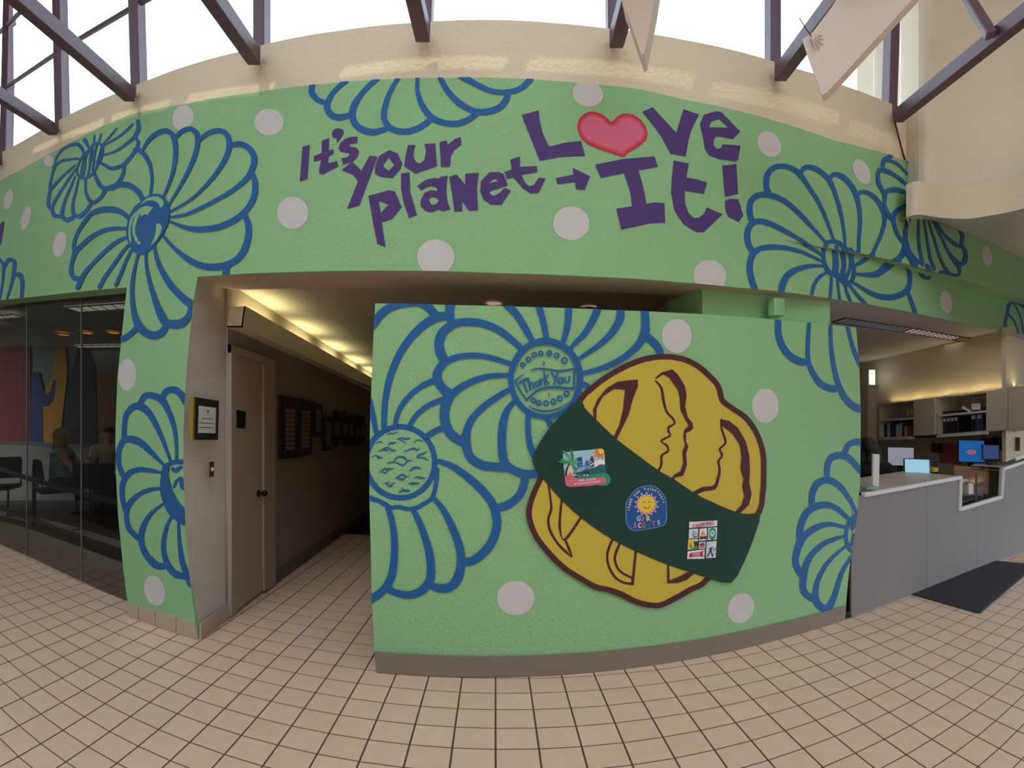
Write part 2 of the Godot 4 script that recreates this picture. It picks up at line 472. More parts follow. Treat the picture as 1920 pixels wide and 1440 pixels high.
	var rear := [on(-2.273, 2.595, -0.38), on(-2.020, 2.563, -0.38), on(-1.633, 2.528, -0.38), on(-1.220, 2.495, -0.38), on(-0.895, 2.474, -0.38), on(-0.589, 2.461, -0.38), on(-0.073, 2.448, -0.38), on(0.522, 2.447, -0.38), on(0.918, 2.461, -0.38), on(1.262, 2.471, -0.38), on(1.495, 2.477, -0.38)]
	loft(st, lip, rear, Vector3.DOWN)
	var up := []
	for p in rear: up.append(p + Vector3(0, 0.22, 0))
	loft(st, rear, up, Vector3.FORWARD)
	struct("ceiling", st, M.ceiling)
	st = tool_()   # the deck that closes the rooms behind the mural against the sky
	var d0 := []; var d1 := []
	for k in 27:
		var x := -2.9 + k * 0.2
		d0.append(on(x, 2.8, -0.03)); d1.append(Vector3(x, 2.8, -9.4))
	loft(st, d0, d1, Vector3.DOWN)
	for k in 27: d0[k].y = 3.0; d1[k].y = 3.0
	loft(st, d0, d1, Vector3.UP)
	struct("ceiling_deck", st, M.dark_ceiling)
	# skirting along the freestanding wall
	st = tool_()
	fill(st, outline([-828, 5, -494, 5, -107, 5, 314, -1, 697, 0, 1100, -1, 1661, -5, 2589, -13, 2605, 112, 1823, 120, 1100, 121, 315, 128, -64, 130, -493, 131, -842, 130]), ["panel"], 0.008)
	struct("baseboard_middle", st, M.base_grey)
	# tiled skirting round the pier: each tile its own piece
	var bb := base("baseboard_left"); tag(bb, "", "", "", "structure")
	var us := [[-3.065, 0.101], [-2.898, 0.108], [-2.686, 0.116], [-2.444, 0.117], [-2.246, 0.115]]
	for k in 4:
		st = tool_()
		var x0: float = us[k][0] + 0.0035; var x1: float = us[k + 1][0] - 0.0035
		var xe := x1 if k < 3 else fr[9].x as float
		var a := on(x0, 0.004, 0.011); var b := on(xe, 0.004, 0.011); var c := on(x1, us[k + 1][1], 0.011); var d := on(x0, us[k][1], 0.011)
		prism(st, PackedVector3Array([a, b, c, d]), Vector3(0, 0, -0.012))
		obj("tile", st, M.tile_skirt, bb)
	for k in 2:
		st = tool_()
		var a: Vector3 = fr[9].lerp(bk[9], k * 0.55 + 0.006); var b: Vector3 = fr[9].lerp(bk[9], [0.54, 0.995][k])
		var h0: float = lerpf(fr[8].y, bk[8].y, k * 0.55); var h1: float = lerpf(fr[8].y, bk[8].y, [0.55, 1.0][k])
		prism(st, PackedVector3Array([a + Vector3(0.002, 0.004, 0), b + Vector3(0.002, 0.004, 0), b + Vector3(0.002, h1, 0), a + Vector3(0.002, h0, 0)]), Vector3(0.01, 0, 0))
		obj("tile", st, M.tile_skirt, bb)
	# right: the curved upper wall, its ledge, and the lower ceiling beneath it
	var ledge_low := smooth_path([Vector3(3.33, 3.27, -3.83), Vector3(3.39, 3.27, -3.777), Vector3(3.625, 3.27, -3.833), Vector3(3.854, 3.27, -3.854), Vector3(3.987, 3.27, -3.803), Vector3(4.144, 3.27, -3.669), Vector3(4.4, 3.27, -3.2), Vector3(4.58, 3.27, -2.4), Vector3(4.68, 3.27, -1.0), Vector3(4.7, 3.27, 7.0)], 5)
	var ledge_top := []; var inner := []; var high := []
	for p in ledge_low:
		ledge_top.append(Vector3(p.x, 3.55, p.z)); inner.append(Vector3(p.x + 0.16, 3.55, p.z - 0.06)); high.append(Vector3(p.x + 0.16, 7.2, p.z - 0.06))
	
	st = tool_(); loft(st, ledge_low, ledge_top, Vector3(-1, 0, 0.4)); loft(st, ledge_top, inner, Vector3.UP)
	quad(st, ledge_low[0], ledge_top[0], ledge_top[0] + Vector3(0.2, 0, -0.2), ledge_low[0] + Vector3(0.2, 0, -0.2), Vector3(-1, 0, -1))
	struct("trim_1", st, M.cream)
	st = tool_(); loft(st, inner, high, Vector3(-1, 0, 0.4))
	quad(st, high[0], inner[0], Vector3(3.5, 3.55, -4.6), Vector3(3.5, 7.2, -4.6), Vector3.LEFT)
	struct("wall_right", st, M.drum)
	st = tool_()   # roof over the low part, behind the curved wall
	var deck := []; var deck_far := []
	for p in inner: deck.append(Vector3(p.x + 0.3, 3.9, p.z - 0.15)); deck_far.append(Vector3(10.3, 3.9, p.z))
	loft(st, deck, deck_far, Vector3.UP)
	quad(st, deck[0], deck_far[0], Vector3(10.3, 3.9, -6.7), Vector3(3.45, 3.9, -6.7), Vector3.UP)
	struct("ceiling_low_deck", st, M.cream)
	st = tool_()
	var far_edge := smooth_path([on(3.32, 3.30, -0.02), on(3.982, 3.449, -0.02), on(4.398, 3.476, -0.02), on(4.757, 3.496, -0.02), on(5.157, 3.513, -0.02), on(6.123, 3.525, -0.02), on(7.2, 3.62, -0.02), on(8.0, 3.64, -0.02), on(9.0, 3.64, -0.02), Vector3(10.2, 3.64, 7.0)], 5)
	loft(st, ledge_low, far_edge, Vector3.DOWN)
	struct("ceiling_low", st, M.white_ceiling)
	# the rest of the hall, behind and beside the visitor
	st = tool_(); block(st, Vector3(-9.1, 3.5, 0.1), Vector3(0.2, 7.4, 14.4)); struct("wall_far_left", st, M.hall_wall)
	st = tool_(); block(st, Vector3(0.5, 3.5, 7.1), Vector3(19.4, 7.4, 0.2)); struct("wall_back", st, M.hall_wall)
	st = tool_(); block(st, Vector3(10.2, 3.3, 0.1), Vector3(0.2, 1.2, 14.4)); block(st, Vector3(10.2, 1.5, 6.2), Vector3(0.2, 3.0, 2.0)); struct("wall_far_right", st, M.hall_wall)
	# the high roof: one long skylight behind, and narrow slits that let the sun onto the upper wall
	st = tool_()
	var slits := []
	for r in [[-5.020, -3.479, 4.372, 4.069], [-3.346, -2.565, 4.047, 3.887], [-2.368, -1.588, 3.857, 3.711], [-1.099, -0.064, 3.711, 3.694], [0.064, 1.159, 3.693, 3.748], [1.279, 2.493, 3.734, 3.874], [2.622, 3.437, 3.866, 3.943]]:
		var near_edge := PackedVector2Array(); var back_edge := PackedVector2Array()
		for k in 13:
			var x := lerpf(r[0], r[1], k / 12.0)
			var drop: float = 7.1 - lerpf(r[2], r[3], k / 12.0); 
			near_edge.append(Vector2(x - 0.2 * drop, -front(x) + 0.25 * drop + 0.01)); back_edge.append(Vector2(x + 0.06 - 0.2 * drop, -front(x + 0.06) + 0.25 * drop - 0.01))
		back_edge.reverse(); near_edge.append_array(back_edge); slits.append(near_edge)
	var roof := PackedVector2Array([Vector2(-9.2, -5.4), Vector2(4.9, -5.4), Vector2(4.9, 0.0), Vector2(-9.2, 0.0)])
	for k in 57:
		var x0 := -9.2 + k * 0.25
		var cut := [Geometry2D.intersect_polygons(roof, PackedVector2Array([Vector2(x0, -9), Vector2(x0 + 0.25, -9), Vector2(x0 + 0.25, 9), Vector2(x0, 9)]))]
		var left_: Array = cut[0]
		for s in slits:
			var now := []
			for q in left_: now.append_array(Geometry2D.clip_polygons(q, s))
			left_ = now
		for q in left_:
			var t := Geometry2D.triangulate_polygon(q)
			for i in range(0, t.size(), 3):
				tri(st, Vector3(q[t[i]].x, 7.1, q[t[i]].y), Vector3(q[t[i + 1]].x, 7.1, q[t[i + 1]].y), Vector3(q[t[i + 2]].x, 7.1, q[t[i + 2]].y), Vector3.DOWN)
	block(st, Vector3(-2.2, 7.2, 5.5), Vector3(13.9, 0.2, 3.2))
	struct("ceiling_high", st, M.cream)
	var g := base("window_1"); tag(g, "", "", "", "structure")
	for k in 4:
		st = tool_(); block(st, Vector3(-7.4 + k * 3.47, 7.2, 1.95), Vector3(3.4, 0.02, 3.9), Basis(), 0.002); obj("pane", st, M.pane, g)
	g = base("window_2"); tag(g, "", "", "", "structure")
	for k in 4:
		st = tool_(); block(st, Vector3(10.2, 1.35, 4.0 - k * 2.6), Vector3(0.02, 2.68, 2.55), Basis(), 0.002); obj("pane", st, M.pane, g)

func smooth_path(p: Array, per: int) -> Array:
	var o := []
	for i in p.size() - 1:
		for k in per:
			o.append((p[i] as Vector3).cubic_interpolate(p[i + 1], p[maxi(i - 1, 0)], p[mini(i + 2, p.size() - 1)], float(k) / per))
	o.append(p[p.size() - 1])
	return o

func fold(x: float) -> float:
	# height of the step in the mural wall, right of the lettering
	var pts := [[1.908, 2.831], [2.322, 2.853], [2.716, 2.887], [3.463, 2.936], [4.273, 2.972], [6.123, 3.056], [9.000, 3.176]]
	for i in pts.size() - 1:
		if x <= pts[i + 1][0]: return lerpf(pts[i][1], pts[i + 1][1], (x - pts[i][0]) / (pts[i + 1][0] - pts[i][0]))
	return pts[pts.size() - 1][1]

func floor_tiles() -> void:
	var st := tool_(); block(st, Vector3(0.5, -0.102, -1.5), Vector3(19.6, 0.2, 17.4)); 
	var fl := struct("floor", st, M.grout)
	# courses of square tiles that bend with the wall; the 300 nearest are pieces of their own
	var near_ := []; var cells := []
	for j in range(-20, 13):
		for i in range(-40, 46):
			var c := laid(i + 0.5, j - 0.5)
			if c.z > -1.2 or absf(c.x) > 9.5: continue
			var d := -c.z
			var in_hall := d < front(c.x) + 0.06
			var in_hallway := c.x > -2.5 and c.x < 1.2 and d < 6.35
			var by_glass := c.x < -2.9 and d < front(c.x) + 0.62
			if not (in_hall or in_hallway or by_glass): continue
			var slant := c.x / d
			var in_view := absf(slant) < 1.16 and d > 1.95 and (in_hall or slant < -0.26)
			cells.append([1e3 if not in_view else Vector2(c.x, d).length(), i, j])
	cells.sort_custom(func(a, b): return a[0] < b[0] or (a[0] == b[0] and (a[1] < b[1] or (a[1] == b[1] and a[2] < b[2]))))
	var rest := tool_()
	for k in cells.size():
		var t := tool_() if k < 300 else rest
		tile(t, cells[k][1], cells[k][2])
		if k < 300: obj("tile", t, M["tile%d" % ((cells[k][1] * 7 + cells[k][2] * 13 + cells[k][1] * cells[k][2] * 3 + 4000) % 4)], fl)
	tag(obj("tiles_beyond", rest, M.tile0, fl), "", "", "", "stuff")
	st = tool_(); block(st, Vector3(0.5, -0.004, 3.0), Vector3(19.4, 0.008, 8.0)); obj("floor_behind", st, M.tile0, fl)

func tile(st: SurfaceTool, i: int, j: int) -> void:
	# one tile of the floor: proud of its joints, its upper edges eased
	var g := 0.024; var e := 0.01
	var q := []; var p := []; var b := []
	for c in [[0, 0], [1, 0], [1, 1], [0, 1]]:
		var s := [1.0 - 2.0 * c[0], 1.0 - 2.0 * c[1]]
		q.append(laid(i + c[0] + s[0] * (g + e), j - 1 + c[1] + s[1] * (g + e)))
		p.append(laid(i + c[0] + s[0] * g, j - 1 + c[1] + s[1] * g) + Vector3(0, -0.0006, 0))
		b.append(p[p.size() - 1] + Vector3(0, -0.0016, 0))
	quad(st, q[0], q[1], q[2], q[3], Vector3.UP)
	for k in 4:
		var n := (k + 1) % 4
		quad(st, q[k], q[n], p[n], p[k], Vector3.UP)
		quad(st, p[k], p[n], b[n], b[k], p[k] - q[k])

func laid(i: float, j: float) -> Vector3:
	# where corner (i, j) of the tile grid lies: the courses fan out round the bow of the wall
	var x := i * 0.2032 + 0.0051; var d := 2.8681 - j * 0.2032
	var a := atan2(x, d); var r := sqrt(x * x + d * d); var e := 1.5 / r
	var cx := [-0.0228, -0.0306, 0.01, 0.8524, 0.3952, -0.2622, -0.1277, 0.3489, -0.256, 0.1625, -0.813, 0.5748, 0.0065, -0.0309, 0.0434, -0.0417, 0.1407, -0.1078, 0.0142, -0.0439, 0.0297]
	var cd := [0.7577, 0.3228, 0.0727, -0.0961, 0.2147, -0.1485, 0.1008, -0.3048, 0.1238, -0.0294, 0.1183, -0.0883, 0.0994, -0.4933, 0.4797, 0.0275, -0.1052, 0.0858, -0.0543, 0.2437, -0.2291]
	var sx := 0.0; var sd := 0.0; var f := 1.0
	for m in 7:
		for n in 3:
			sx += cx[m * 3 + n] * f * pow(e, n); sd += cd[m * 3 + n] * f * pow(e, n)
		f *= a
	return Vector3(r * sx, 0, -r * sd)

# ---------------------------------------------------------------- the painting on the wall
func patch(called: String, p: PackedVector2Array, on_zones: Array, wall: Node, m: Material, proud: float) -> MeshInstance3D:
	var st := tool_(); fill(st, p, on_zones, proud)
	return obj(called, st, m, wall)

func mural() -> void:
	var band := get_node("wall_front"); var mid := get_node("wall_middle")
	var up := ["band", "band_low"]; var pn := ["panel"]; var st := tool_()
	patch("painted_dot", smooth_loop(outline([-2279, 3682, -2309, 3656, -2353, 3646, -2403, 3654, -2450, 3679, -2483, 3717, -2496, 3758, -2485, 3796, -2453, 3821, -2407, 3830, -2357, 3821, -2312, 3795, -2281, 3759, -2269, 3719]), 3), up, band, M.dot, 0.0015)
	patch("painted_dot", smooth_loop(outline([-1476, 3475, -1487, 3439, -1517, 3415, -1563, 3408, -1613, 3418, -1660, 3445, -1693, 3483, -1704, 3524, -1693, 3560, -1660, 3583, -1613, 3589, -1563, 3577, -1517, 3551, -1487, 3514]), 3), up, band, M.dot, 0.0015)
	patch("painted_dot", smooth_loop(outline([-1294, 2864, -1305, 2821, -1336, 2790, -1382, 2775, -1433, 2782, -1480, 2808, -1513, 2849, -1525, 2895, -1513, 2939, -1480, 2970, -1433, 2983, -1382, 2975, -1336, 2949, -1305, 2909]), 3), up, band, M.dot, 0.0015)
	patch("painted_dot", smooth_loop(outline([559, 3532, 540, 3499, 506, 3475, 465, 3466, 423, 3472, 389, 3493, 371, 3524, 371, 3559, 389, 3591, 422, 3615, 463, 3624, 505, 3618, 539, 3598, 558, 3568]), 3), up, band, M.dot, 0.0015)
	patch("painted_dot", smooth_loop(outline([474, 2752, 463, 2706, 431, 2667, 386, 2644, 336, 2642, 291, 2659, 260, 2694, 249, 2738, 260, 2784, 291, 2821, 336, 2844, 386, 2847, 431, 2830, 463, 2796]), 3), up, band, M.dot, 0.0015)
	patch("painted_dot", smooth_loop(outline([-347, 2527, -358, 2482, -389, 2445, -435, 2426, -486, 2427, -532, 2449, -563, 2487, -575, 2533, -563, 2579, -532, 2615, -486, 2634, -435, 2633, -389, 2611, -358, 2573]), 3), up, band, M.dot, 0.0015)
	patch("painted_dot", smooth_loop(outline([1879, 3544, 1904, 3511, 1907, 3472, 1888, 3434, 1852, 3406, 1806, 3393, 1759, 3397, 1720, 3418, 1697, 3450, 1694, 3489, 1711, 3525, 1746, 3553, 1792, 3567, 1839, 3564]), 3), up, band, M.dot, 0.0015)
	patch("painted_dot", smooth_loop(outline([2905, 3605, 2929, 3567, 2930, 3525, 2908, 3490, 2867, 3467, 2816, 3462, 2765, 3475, 2725, 3503, 2702, 3540, 2701, 3580, 2722, 3615, 2761, 3638, 2811, 3644, 2862, 3632]), 3), up, band, M.dot, 0.0015)
	patch("painted_dot", smooth_loop(outline([5276, 3378, 5280, 3331, 5259, 3286, 5218, 3254, 5165, 3241, 5110, 3249, 5066, 3276, 5039, 3316, 5036, 3363, 5056, 3407, 5096, 3439, 5149, 3453, 5203, 3447, 5249, 3420]), 3), up, band, M.dot, 0.0015)
	patch("painted_dot", smooth_loop(outline([4591, 2806, 4593, 2756, 4567, 2709, 4517, 2676, 4455, 2663, 4392, 2672, 4341, 2701, 4312, 2744, 4310, 2793, 4335, 2839, 4382, 2872, 4444, 2887, 4507, 2879, 4560, 2850]), 3), up, band, M.dot, 0.0015)
	patch("painted_dot", smooth_loop(outline([1421, 2467, 1387, 2427, 1337, 2402, 1280, 2397, 1230, 2413, 1194, 2445, 1180, 2488, 1190, 2533, 1223, 2572, 1271, 2597, 1327, 2603, 1380, 2589, 1417, 2557, 1432, 2513]), 3), up, band, M.dot, 0.0015)
	patch("painted_dot", smooth_loop(outline([-5605, 4036, -5655, 4004, -5721, 3987, -5792, 3991, -5853, 4013, -5891, 4051, -5899, 4096, -5874, 4140, -5823, 4172, -5755, 4187, -5685, 4183, -5626, 4159, -5589, 4122, -5582, 4078]), 3), up, band, M.dot, 0.0015)
	patch("painted_dot", smooth_loop(outline([-5075, 3686, -5124, 3648, -5189, 3626, -5255, 3625, -5311, 3644, -5343, 3681, -5346, 3728, -5318, 3775, -5266, 3813, -5200, 3834, -5135, 3833, -5082, 3813, -5051, 3777, -5048, 3731]), 3), up, band, M.dot, 0.0015)
	patch("painted_dot", smooth_loop(outline([-4166, 3192, -4205, 3152, -4265, 3127, -4335, 3125, -4401, 3145, -4449, 3184, -4469, 3235, -4456, 3286, -4413, 3327, -4350, 3350, -4280, 3350, -4216, 3329, -4172, 3290, -4154, 3241]), 3), up, band, M.dot, 0.0015)
	patch("painted_dot", smooth_loop(outline([-4446, 4078, -4458, 4057, -4490, 4048, -4538, 4053, -4591, 4072, -4640, 4099, -4674, 4132, -4687, 4161, -4674, 4183, -4640, 4191, -4591, 4185, -4538, 4166, -4490, 4138, -4458, 4107]), 3), up, band, M.dot, 0.0015)
	patch("painted_dot", smooth_loop(outline([-2942, 1910, -2954, 1856, -2989, 1814, -3040, 1792, -3099, 1794, -3152, 1821, -3190, 1868, -3204, 1925, -3190, 1981, -3152, 2023, -3099, 2044, -3040, 2040, -2989, 2011, -2954, 1965]), 3), up, band, M.dot, 0.0015)
	patch("painted_dot", smooth_loop(outline([-2588, 304, -2579, 256, -2594, 209, -2632, 172, -2685, 153, -2743, 156, -2795, 180, -2830, 221, -2840, 271, -2823, 320, -2782, 357, -2727, 375, -2669, 371, -2620, 345]), 3), up, band, M.dot, 0.0015)
	patch("painted_dot", smooth_loop(outline([1167, 2094, 1156, 2046, 1126, 2006, 1082, 1982, 1034, 1980, 992, 1999, 963, 2036, 953, 2082, 963, 2130, 992, 2169, 1034, 2193, 1082, 2196, 1126, 2178, 1156, 2142]), 3), pn, mid, M.dot, 0.0015)
	patch("painted_dot", smooth_loop(outline([1887, 1652, 1875, 1599, 1841, 1557, 1792, 1534, 1738, 1534, 1691, 1556, 1659, 1597, 1647, 1648, 1659, 1699, 1691, 1741, 1738, 1765, 1792, 1767, 1841, 1745, 1875, 1704]), 3), pn, mid, M.dot, 0.0015)
	patch("painted_dot", smooth_loop(outline([135, 472, 124, 428, 93, 393, 48, 374, -3, 375, -48, 396, -79, 432, -90, 477, -79, 521, -48, 557, -3, 576, 48, 575, 93, 554, 124, 517]), 3), pn, mid, M.dot, 0.0015)
	patch("painted_dot", smooth_loop(outline([1651, 223, 1616, 190, 1570, 175, 1520, 179, 1478, 202, 1450, 239, 1443, 283, 1456, 326, 1489, 358, 1534, 375, 1584, 372, 1628, 349, 1657, 311, 1665, 266]), 3), pn, mid, M.dot, 0.0015)
	st = tool_()
	brush(st, [-2741, 3262, -2773, 3272, -2717, 3372, -2753, 3382, -2734, 3487, -2780, 3492, -2801, 3593, -2848, 3587, -2886, 3666, -2917, 3642, -2971, 3694, -2976, 3668], up, 0.00600)
	brush(st, [-2838, 3634, -2866, 3653, -2746, 3680, -2783, 3713, -2637, 3692, -2661, 3731, -2560, 3674, -2544, 3707, -2509, 3631, -2457, 3634, -2484, 3550, -2430, 3538, -2485, 3468, -2434, 3450, -2509, 3373, -2468, 3356, -2555, 3291, -2523, 3274, -2606, 3225, -2581, 3211], up, 0.00612)
	brush(st, [-2432, 3606, -2461, 3637, -2359, 3624, -2381, 3659, -2301, 3616, -2291, 3646, -2260, 3583, -2213, 3587, -2245, 3520, -2196, 3504, -2273, 3440, -2228, 3418, -2330, 3355, -2291, 3333, -2411, 3265, -2380, 3246, -2485, 3197, -2460, 3182, -2538, 3148, -2518, 3136], up, 0.00624)
	brush(st, [-2185, 3517, -2205, 3543, -2100, 3535, -2118, 3568, -2012, 3524, -2007, 3556, -1965, 3491, -1926, 3503, -1946, 3434, -1898, 3422, -1968, 3358, -1927, 3335, -2047, 3274, -2015, 3249, -2155, 3200, -2131, 3178, -2305, 3134, -2287, 3114, -2521, 3094, -2509, 3078], up, 0.00636)
	brush(st, [-1901, 3398, -1906, 3430, -1827, 3387, -1817, 3419, -1761, 3342, -1725, 3361, -1731, 3281, -1681, 3275, -1747, 3224, -1704, 3201, -1797, 3168, -1767, 3139, -1935, 3109, -1914, 3081, -2151, 3064, -2135, 3037, -2350, 3041, -2340, 3018, -2521, 3056, -2516, 3038], up, 0.00648)
	brush(st, [-1742, 3189, -1704, 3189, -1723, 3110, -1675, 3103, -1735, 3034, -1689, 3014, -1785, 2971, -1749, 2941, -1886, 2922, -1859, 2884, -2038, 2900, -2025, 2858, -2224, 2919, -2225, 2881, -2377, 2963, -2389, 2938, -2534, 3032, -2544, 3019], up, 0.00660)
	brush(st, [-1813, 2926, -1771, 2932, -1783, 2853, -1732, 2852, -1784, 2775, -1731, 2759, -1826, 2687, -1778, 2658, -1898, 2641, -1868, 2600, -2004, 2629, -1994, 2580, -2137, 2646, -2149, 2604, -2281, 2706, -2311, 2674, -2445, 2810, -2474, 2794, -2595, 2938, -2619, 2929], up, 0.00672)
	brush(st, [-1982, 2610, -1920, 2602, -1982, 2534, -1920, 2526], up, 0.00684)
	brush(st, [-3064, 3094, -3064, 3070, -3241, 3138, -3235, 3106, -3457, 3171, -3434, 3132, -3673, 3166, -3627, 3124, -3857, 3135, -3797, 3093, -3997, 3099, -3913, 3060, -4066, 3011, -3989, 2988, -4089, 2922, -4001, 2912, -3996, 2834, -3938, 2864, -3832, 2795, -3820, 2834], up, 0.00696)
	brush(st, [-3012, 3155, -3050, 3141, -3113, 3236, -3151, 3212, -3248, 3300, -3265, 3259, -3410, 3348, -3403, 3298, -3562, 3370, -3529, 3320, -3698, 3363, -3645, 3323, -3857, 3307, -3796, 3273, -3962, 3246, -3901, 3219, -4022, 3171, -3950, 3151, -4014, 3091, -3930, 3076], up, 0.00708)
	brush(st, [-3076, 3026, -3058, 3000, -3236, 3025, -3205, 2992, -3428, 2988, -3384, 2954, -3634, 2930, -3582, 2897, -3817, 2868, -3746, 2833, -3940, 2780, -3852, 2745], up, 0.00720)
	brush(st, [-3071, 2955, -3040, 2935, -3169, 2911, -3130, 2887, -3297, 2841, -3252, 2816, -3433, 2769, -3380, 2743, -3525, 2706, -3465, 2679], up, 0.00732)
	brush(st, [-3030, 2898, -2998, 2883, -3101, 2838, -3061, 2820, -3172, 2757, -3127, 2739, -3254, 2672, -3204, 2653], up, 0.00744)
	brush(st, [-2827, 3246, -2868, 3244, -2874, 3327, -2930, 3318, -2961, 3397, -3001, 3372, -3073, 3454, -3088, 3416, -3212, 3494, -3192, 3446, -3312, 3489, -3274, 3445], up, 0.00756)
	brush(st, [-2720, 2878, -2688, 2876, -2699, 2777, -2653, 2777, -2642, 2665, -2587, 2674, -2546, 2542, -2488, 2561, -2441, 2448, -2387, 2477, -2358, 2387, -2310, 2424, -2284, 2343, -2239, 2384], up, 0.00768)
	brush(st, [-2314, 2361, -2267, 2347, -2335, 2315, -2284, 2291, -2397, 2283, -2351, 2230, -2466, 2285, -2463, 2220, -2535, 2294, -2585, 2251, -2571, 2340, -2658, 2320, -2622, 2402, -2696, 2394, -2686, 2505, -2746, 2502, -2744, 2624, -2792, 2625, -2785, 2742, -2823, 2746, -2795, 2835, -2829, 2841], up, 0.00780)
	brush(st, [-2587, 2266, -2533, 2238, -2641, 2231, -2588, 2181, -2714, 2224, -2717, 2165, -2793, 2252, -2851, 2208, -2862, 2304, -2953, 2283, -2927, 2387, -3002, 2387, -2963, 2512, -3022, 2518, -2964, 2640, -3016, 2652, -2932, 2757, -2971, 2769, -2898, 2845, -2929, 2855], up, 0.00792)
	brush(st, [-2937, 2302, -2891, 2272, -3020, 2262, -2973, 2227, -3120, 2236, -3085, 2188, -3178, 2246, -3178, 2193], up, 0.00804)
	var f_b := obj("painted_flower", st, M.blue, band)
	st = tool_()
	brush(st, [-2945, 3890, -2890, 3874, -2941, 3843, -2879, 3816, -2972, 3808, -2921, 3775, -2999, 3792, -2964, 3759, -3128, 3773, -3102, 3745, -3264, 3770, -3248, 3746, -3446, 3799, -3437, 3780], up, 0.00300)
	brush(st, [-3011, 3900, -2984, 3874, -3161, 3872, -3138, 3848, -3321, 3874, -3302, 3851, -3448, 3876, -3434, 3860], up, 0.00312)
	brush(st, [-3241, 3945, -3217, 3925, -3343, 3918, -3318, 3898, -3452, 3893, -3431, 3877], up, 0.00324)
	brush(st, [-3501, 3979, -3470, 3965, -3531, 3931, -3500, 3916], up, 0.00336)
	brush(st, [-3614, 4009, -3577, 3994, -3627, 3953, -3589, 3938], up, 0.00348)
	brush(st, [-3809, 4032, -3732, 4025, -3744, 3972, -3695, 3966, -3719, 3946, -3689, 3941], up, 0.00360)
	brush(st, [-2965, 3763, -2933, 3766, -2938, 3733, -2891, 3720, -2958, 3692, -2915, 3666, -3051, 3650, -3010, 3619, -3146, 3627, -3118, 3592, -3294, 3647, -3292, 3614, -3394, 3699, -3419, 3681, -3500, 3757, -3518, 3747], up, 0.00372)
	brush(st, [-3141, 3614, -3089, 3595, -3158, 3547, -3106, 3522, -3242, 3503, -3198, 3465, -3373, 3509, -3363, 3467, -3458, 3548, -3513, 3535, -3548, 3646, -3605, 3652, -3588, 3710, -3628, 3718], up, 0.00384)
	brush(st, [-3446, 3500, -3386, 3465, -3508, 3460, -3462, 3425, -3611, 3455, -3604, 3419, -3677, 3495, -3732, 3494, -3733, 3586, -3785, 3599, -3735, 3682, -3774, 3695], up, 0.00396)
	brush(st, [-3688, 3452, -3634, 3421, -3765, 3420, -3709, 3382, -3884, 3408, -3861, 3363, -3953, 3437, -4030, 3440, -3981, 3530, -4040, 3549, -3917, 3637, -3968, 3658, -3873, 3729, -3909, 3744], up, 0.00408)
	brush(st, [-4020, 3434, -3986, 3385, -4130, 3443, -4150, 3406, -4203, 3488, -4296, 3507, -4172, 3582, -4237, 3608, -4076, 3662, -4128, 3686, -3954, 3758, -3989, 3776], up, 0.00420)
	brush(st, [-4287, 3518, -4307, 3482, -4396, 3550, -4474, 3546, -4438, 3625, -4517, 3654, -4323, 3689, -4380, 3720, -4142, 3755, -4189, 3783, -3946, 3825, -3978, 3845], up, 0.00432)
	brush(st, [-4465, 3623, -4547, 3626, -4535, 3680, -4623, 3703, -4507, 3781, -4580, 3811, -4436, 3812, -4490, 3845, -4250, 3842, -4291, 3872, -3951, 3864, -3973, 3883], up, 0.00444)
	brush(st, [-4512, 3774, -4575, 3795, -4492, 3870, -4560, 3895, -4433, 3963, -4493, 3989, -4396, 4001, -4446, 4036, -4209, 3990, -4226, 4019, -3889, 3899, -3893, 3920], up, 0.00456)
	brush(st, [-4399, 3987, -4443, 4005, -4351, 4075, -4397, 4098, -4226, 4099, -4262, 4128, -4079, 4080, -4100, 4112, -3939, 4040, -3923, 4065, -3854, 3976, -3799, 3976, -3807, 3919, -3769, 3913], up, 0.00468)
	brush(st, [-3665, 3899, -3700, 3923, -3594, 3922, -3622, 3949, -3521, 3904, -3509, 3923, -3478, 3868, -3432, 3858, -3484, 3801, -3446, 3784, -3542, 3752, -3509, 3733, -3624, 3710, -3591, 3687, -3726, 3700, -3704, 3673, -3819, 3726, -3834, 3707, -3898, 3774, -3941, 3780, -3899, 3831, -3940, 3849, -3811, 3893, -3841, 3913, -3669, 3904, -3695, 3927], up, 0.00480)
	brush(st, [-3799, 3905, -3772, 3894, -3874, 3753, -3847, 3742], up, 0.00492)
	brush(st, [-3711, 3918, -3683, 3903, -3767, 3874, -3742, 3863, -3788, 3809, -3752, 3795, -3831, 3732, -3800, 3719], up, 0.00504)
	brush(st, [-3644, 3944, -3614, 3932, -3691, 3839, -3644, 3820, -3697, 3779, -3667, 3767, -3730, 3708, -3700, 3696], up, 0.00516)
	brush(st, [-3564, 3919, -3536, 3906, -3631, 3839, -3585, 3820, -3624, 3776, -3591, 3763, -3652, 3735, -3627, 3723], up, 0.00528)
	brush(st, [-3487, 3868, -3464, 3857, -3539, 3789, -3512, 3776, -3571, 3760, -3553, 3749], up, 0.00540)
	var f_a := obj("painted_flower", st, M.blue, band)
	st = tool_()
	brush(st, [-1284, 3686, -1239, 3673, -1289, 3621, -1245, 3624, -1240, 3557, -1216, 3581, -1174, 3523, -1162, 3550], up, 0.00300)
	brush(st, [-1038, 3671, -1014, 3642, -1121, 3614, -1097, 3589, -1165, 3564, -1129, 3545, -1182, 3503, -1137, 3503, -1139, 3437, -1112, 3466, -1076, 3413, -1076, 3451, -1006, 3417, -1013, 3452], up, 0.00312)
	brush(st, [-833, 3655, -809, 3628, -925, 3584, -900, 3560, -997, 3501, -957, 3480, -1007, 3414, -963, 3417, -958, 3336, -931, 3365, -867, 3294, -862, 3334, -789, 3301, -798, 3335, -749, 3315, -761, 3344], up, 0.00324)
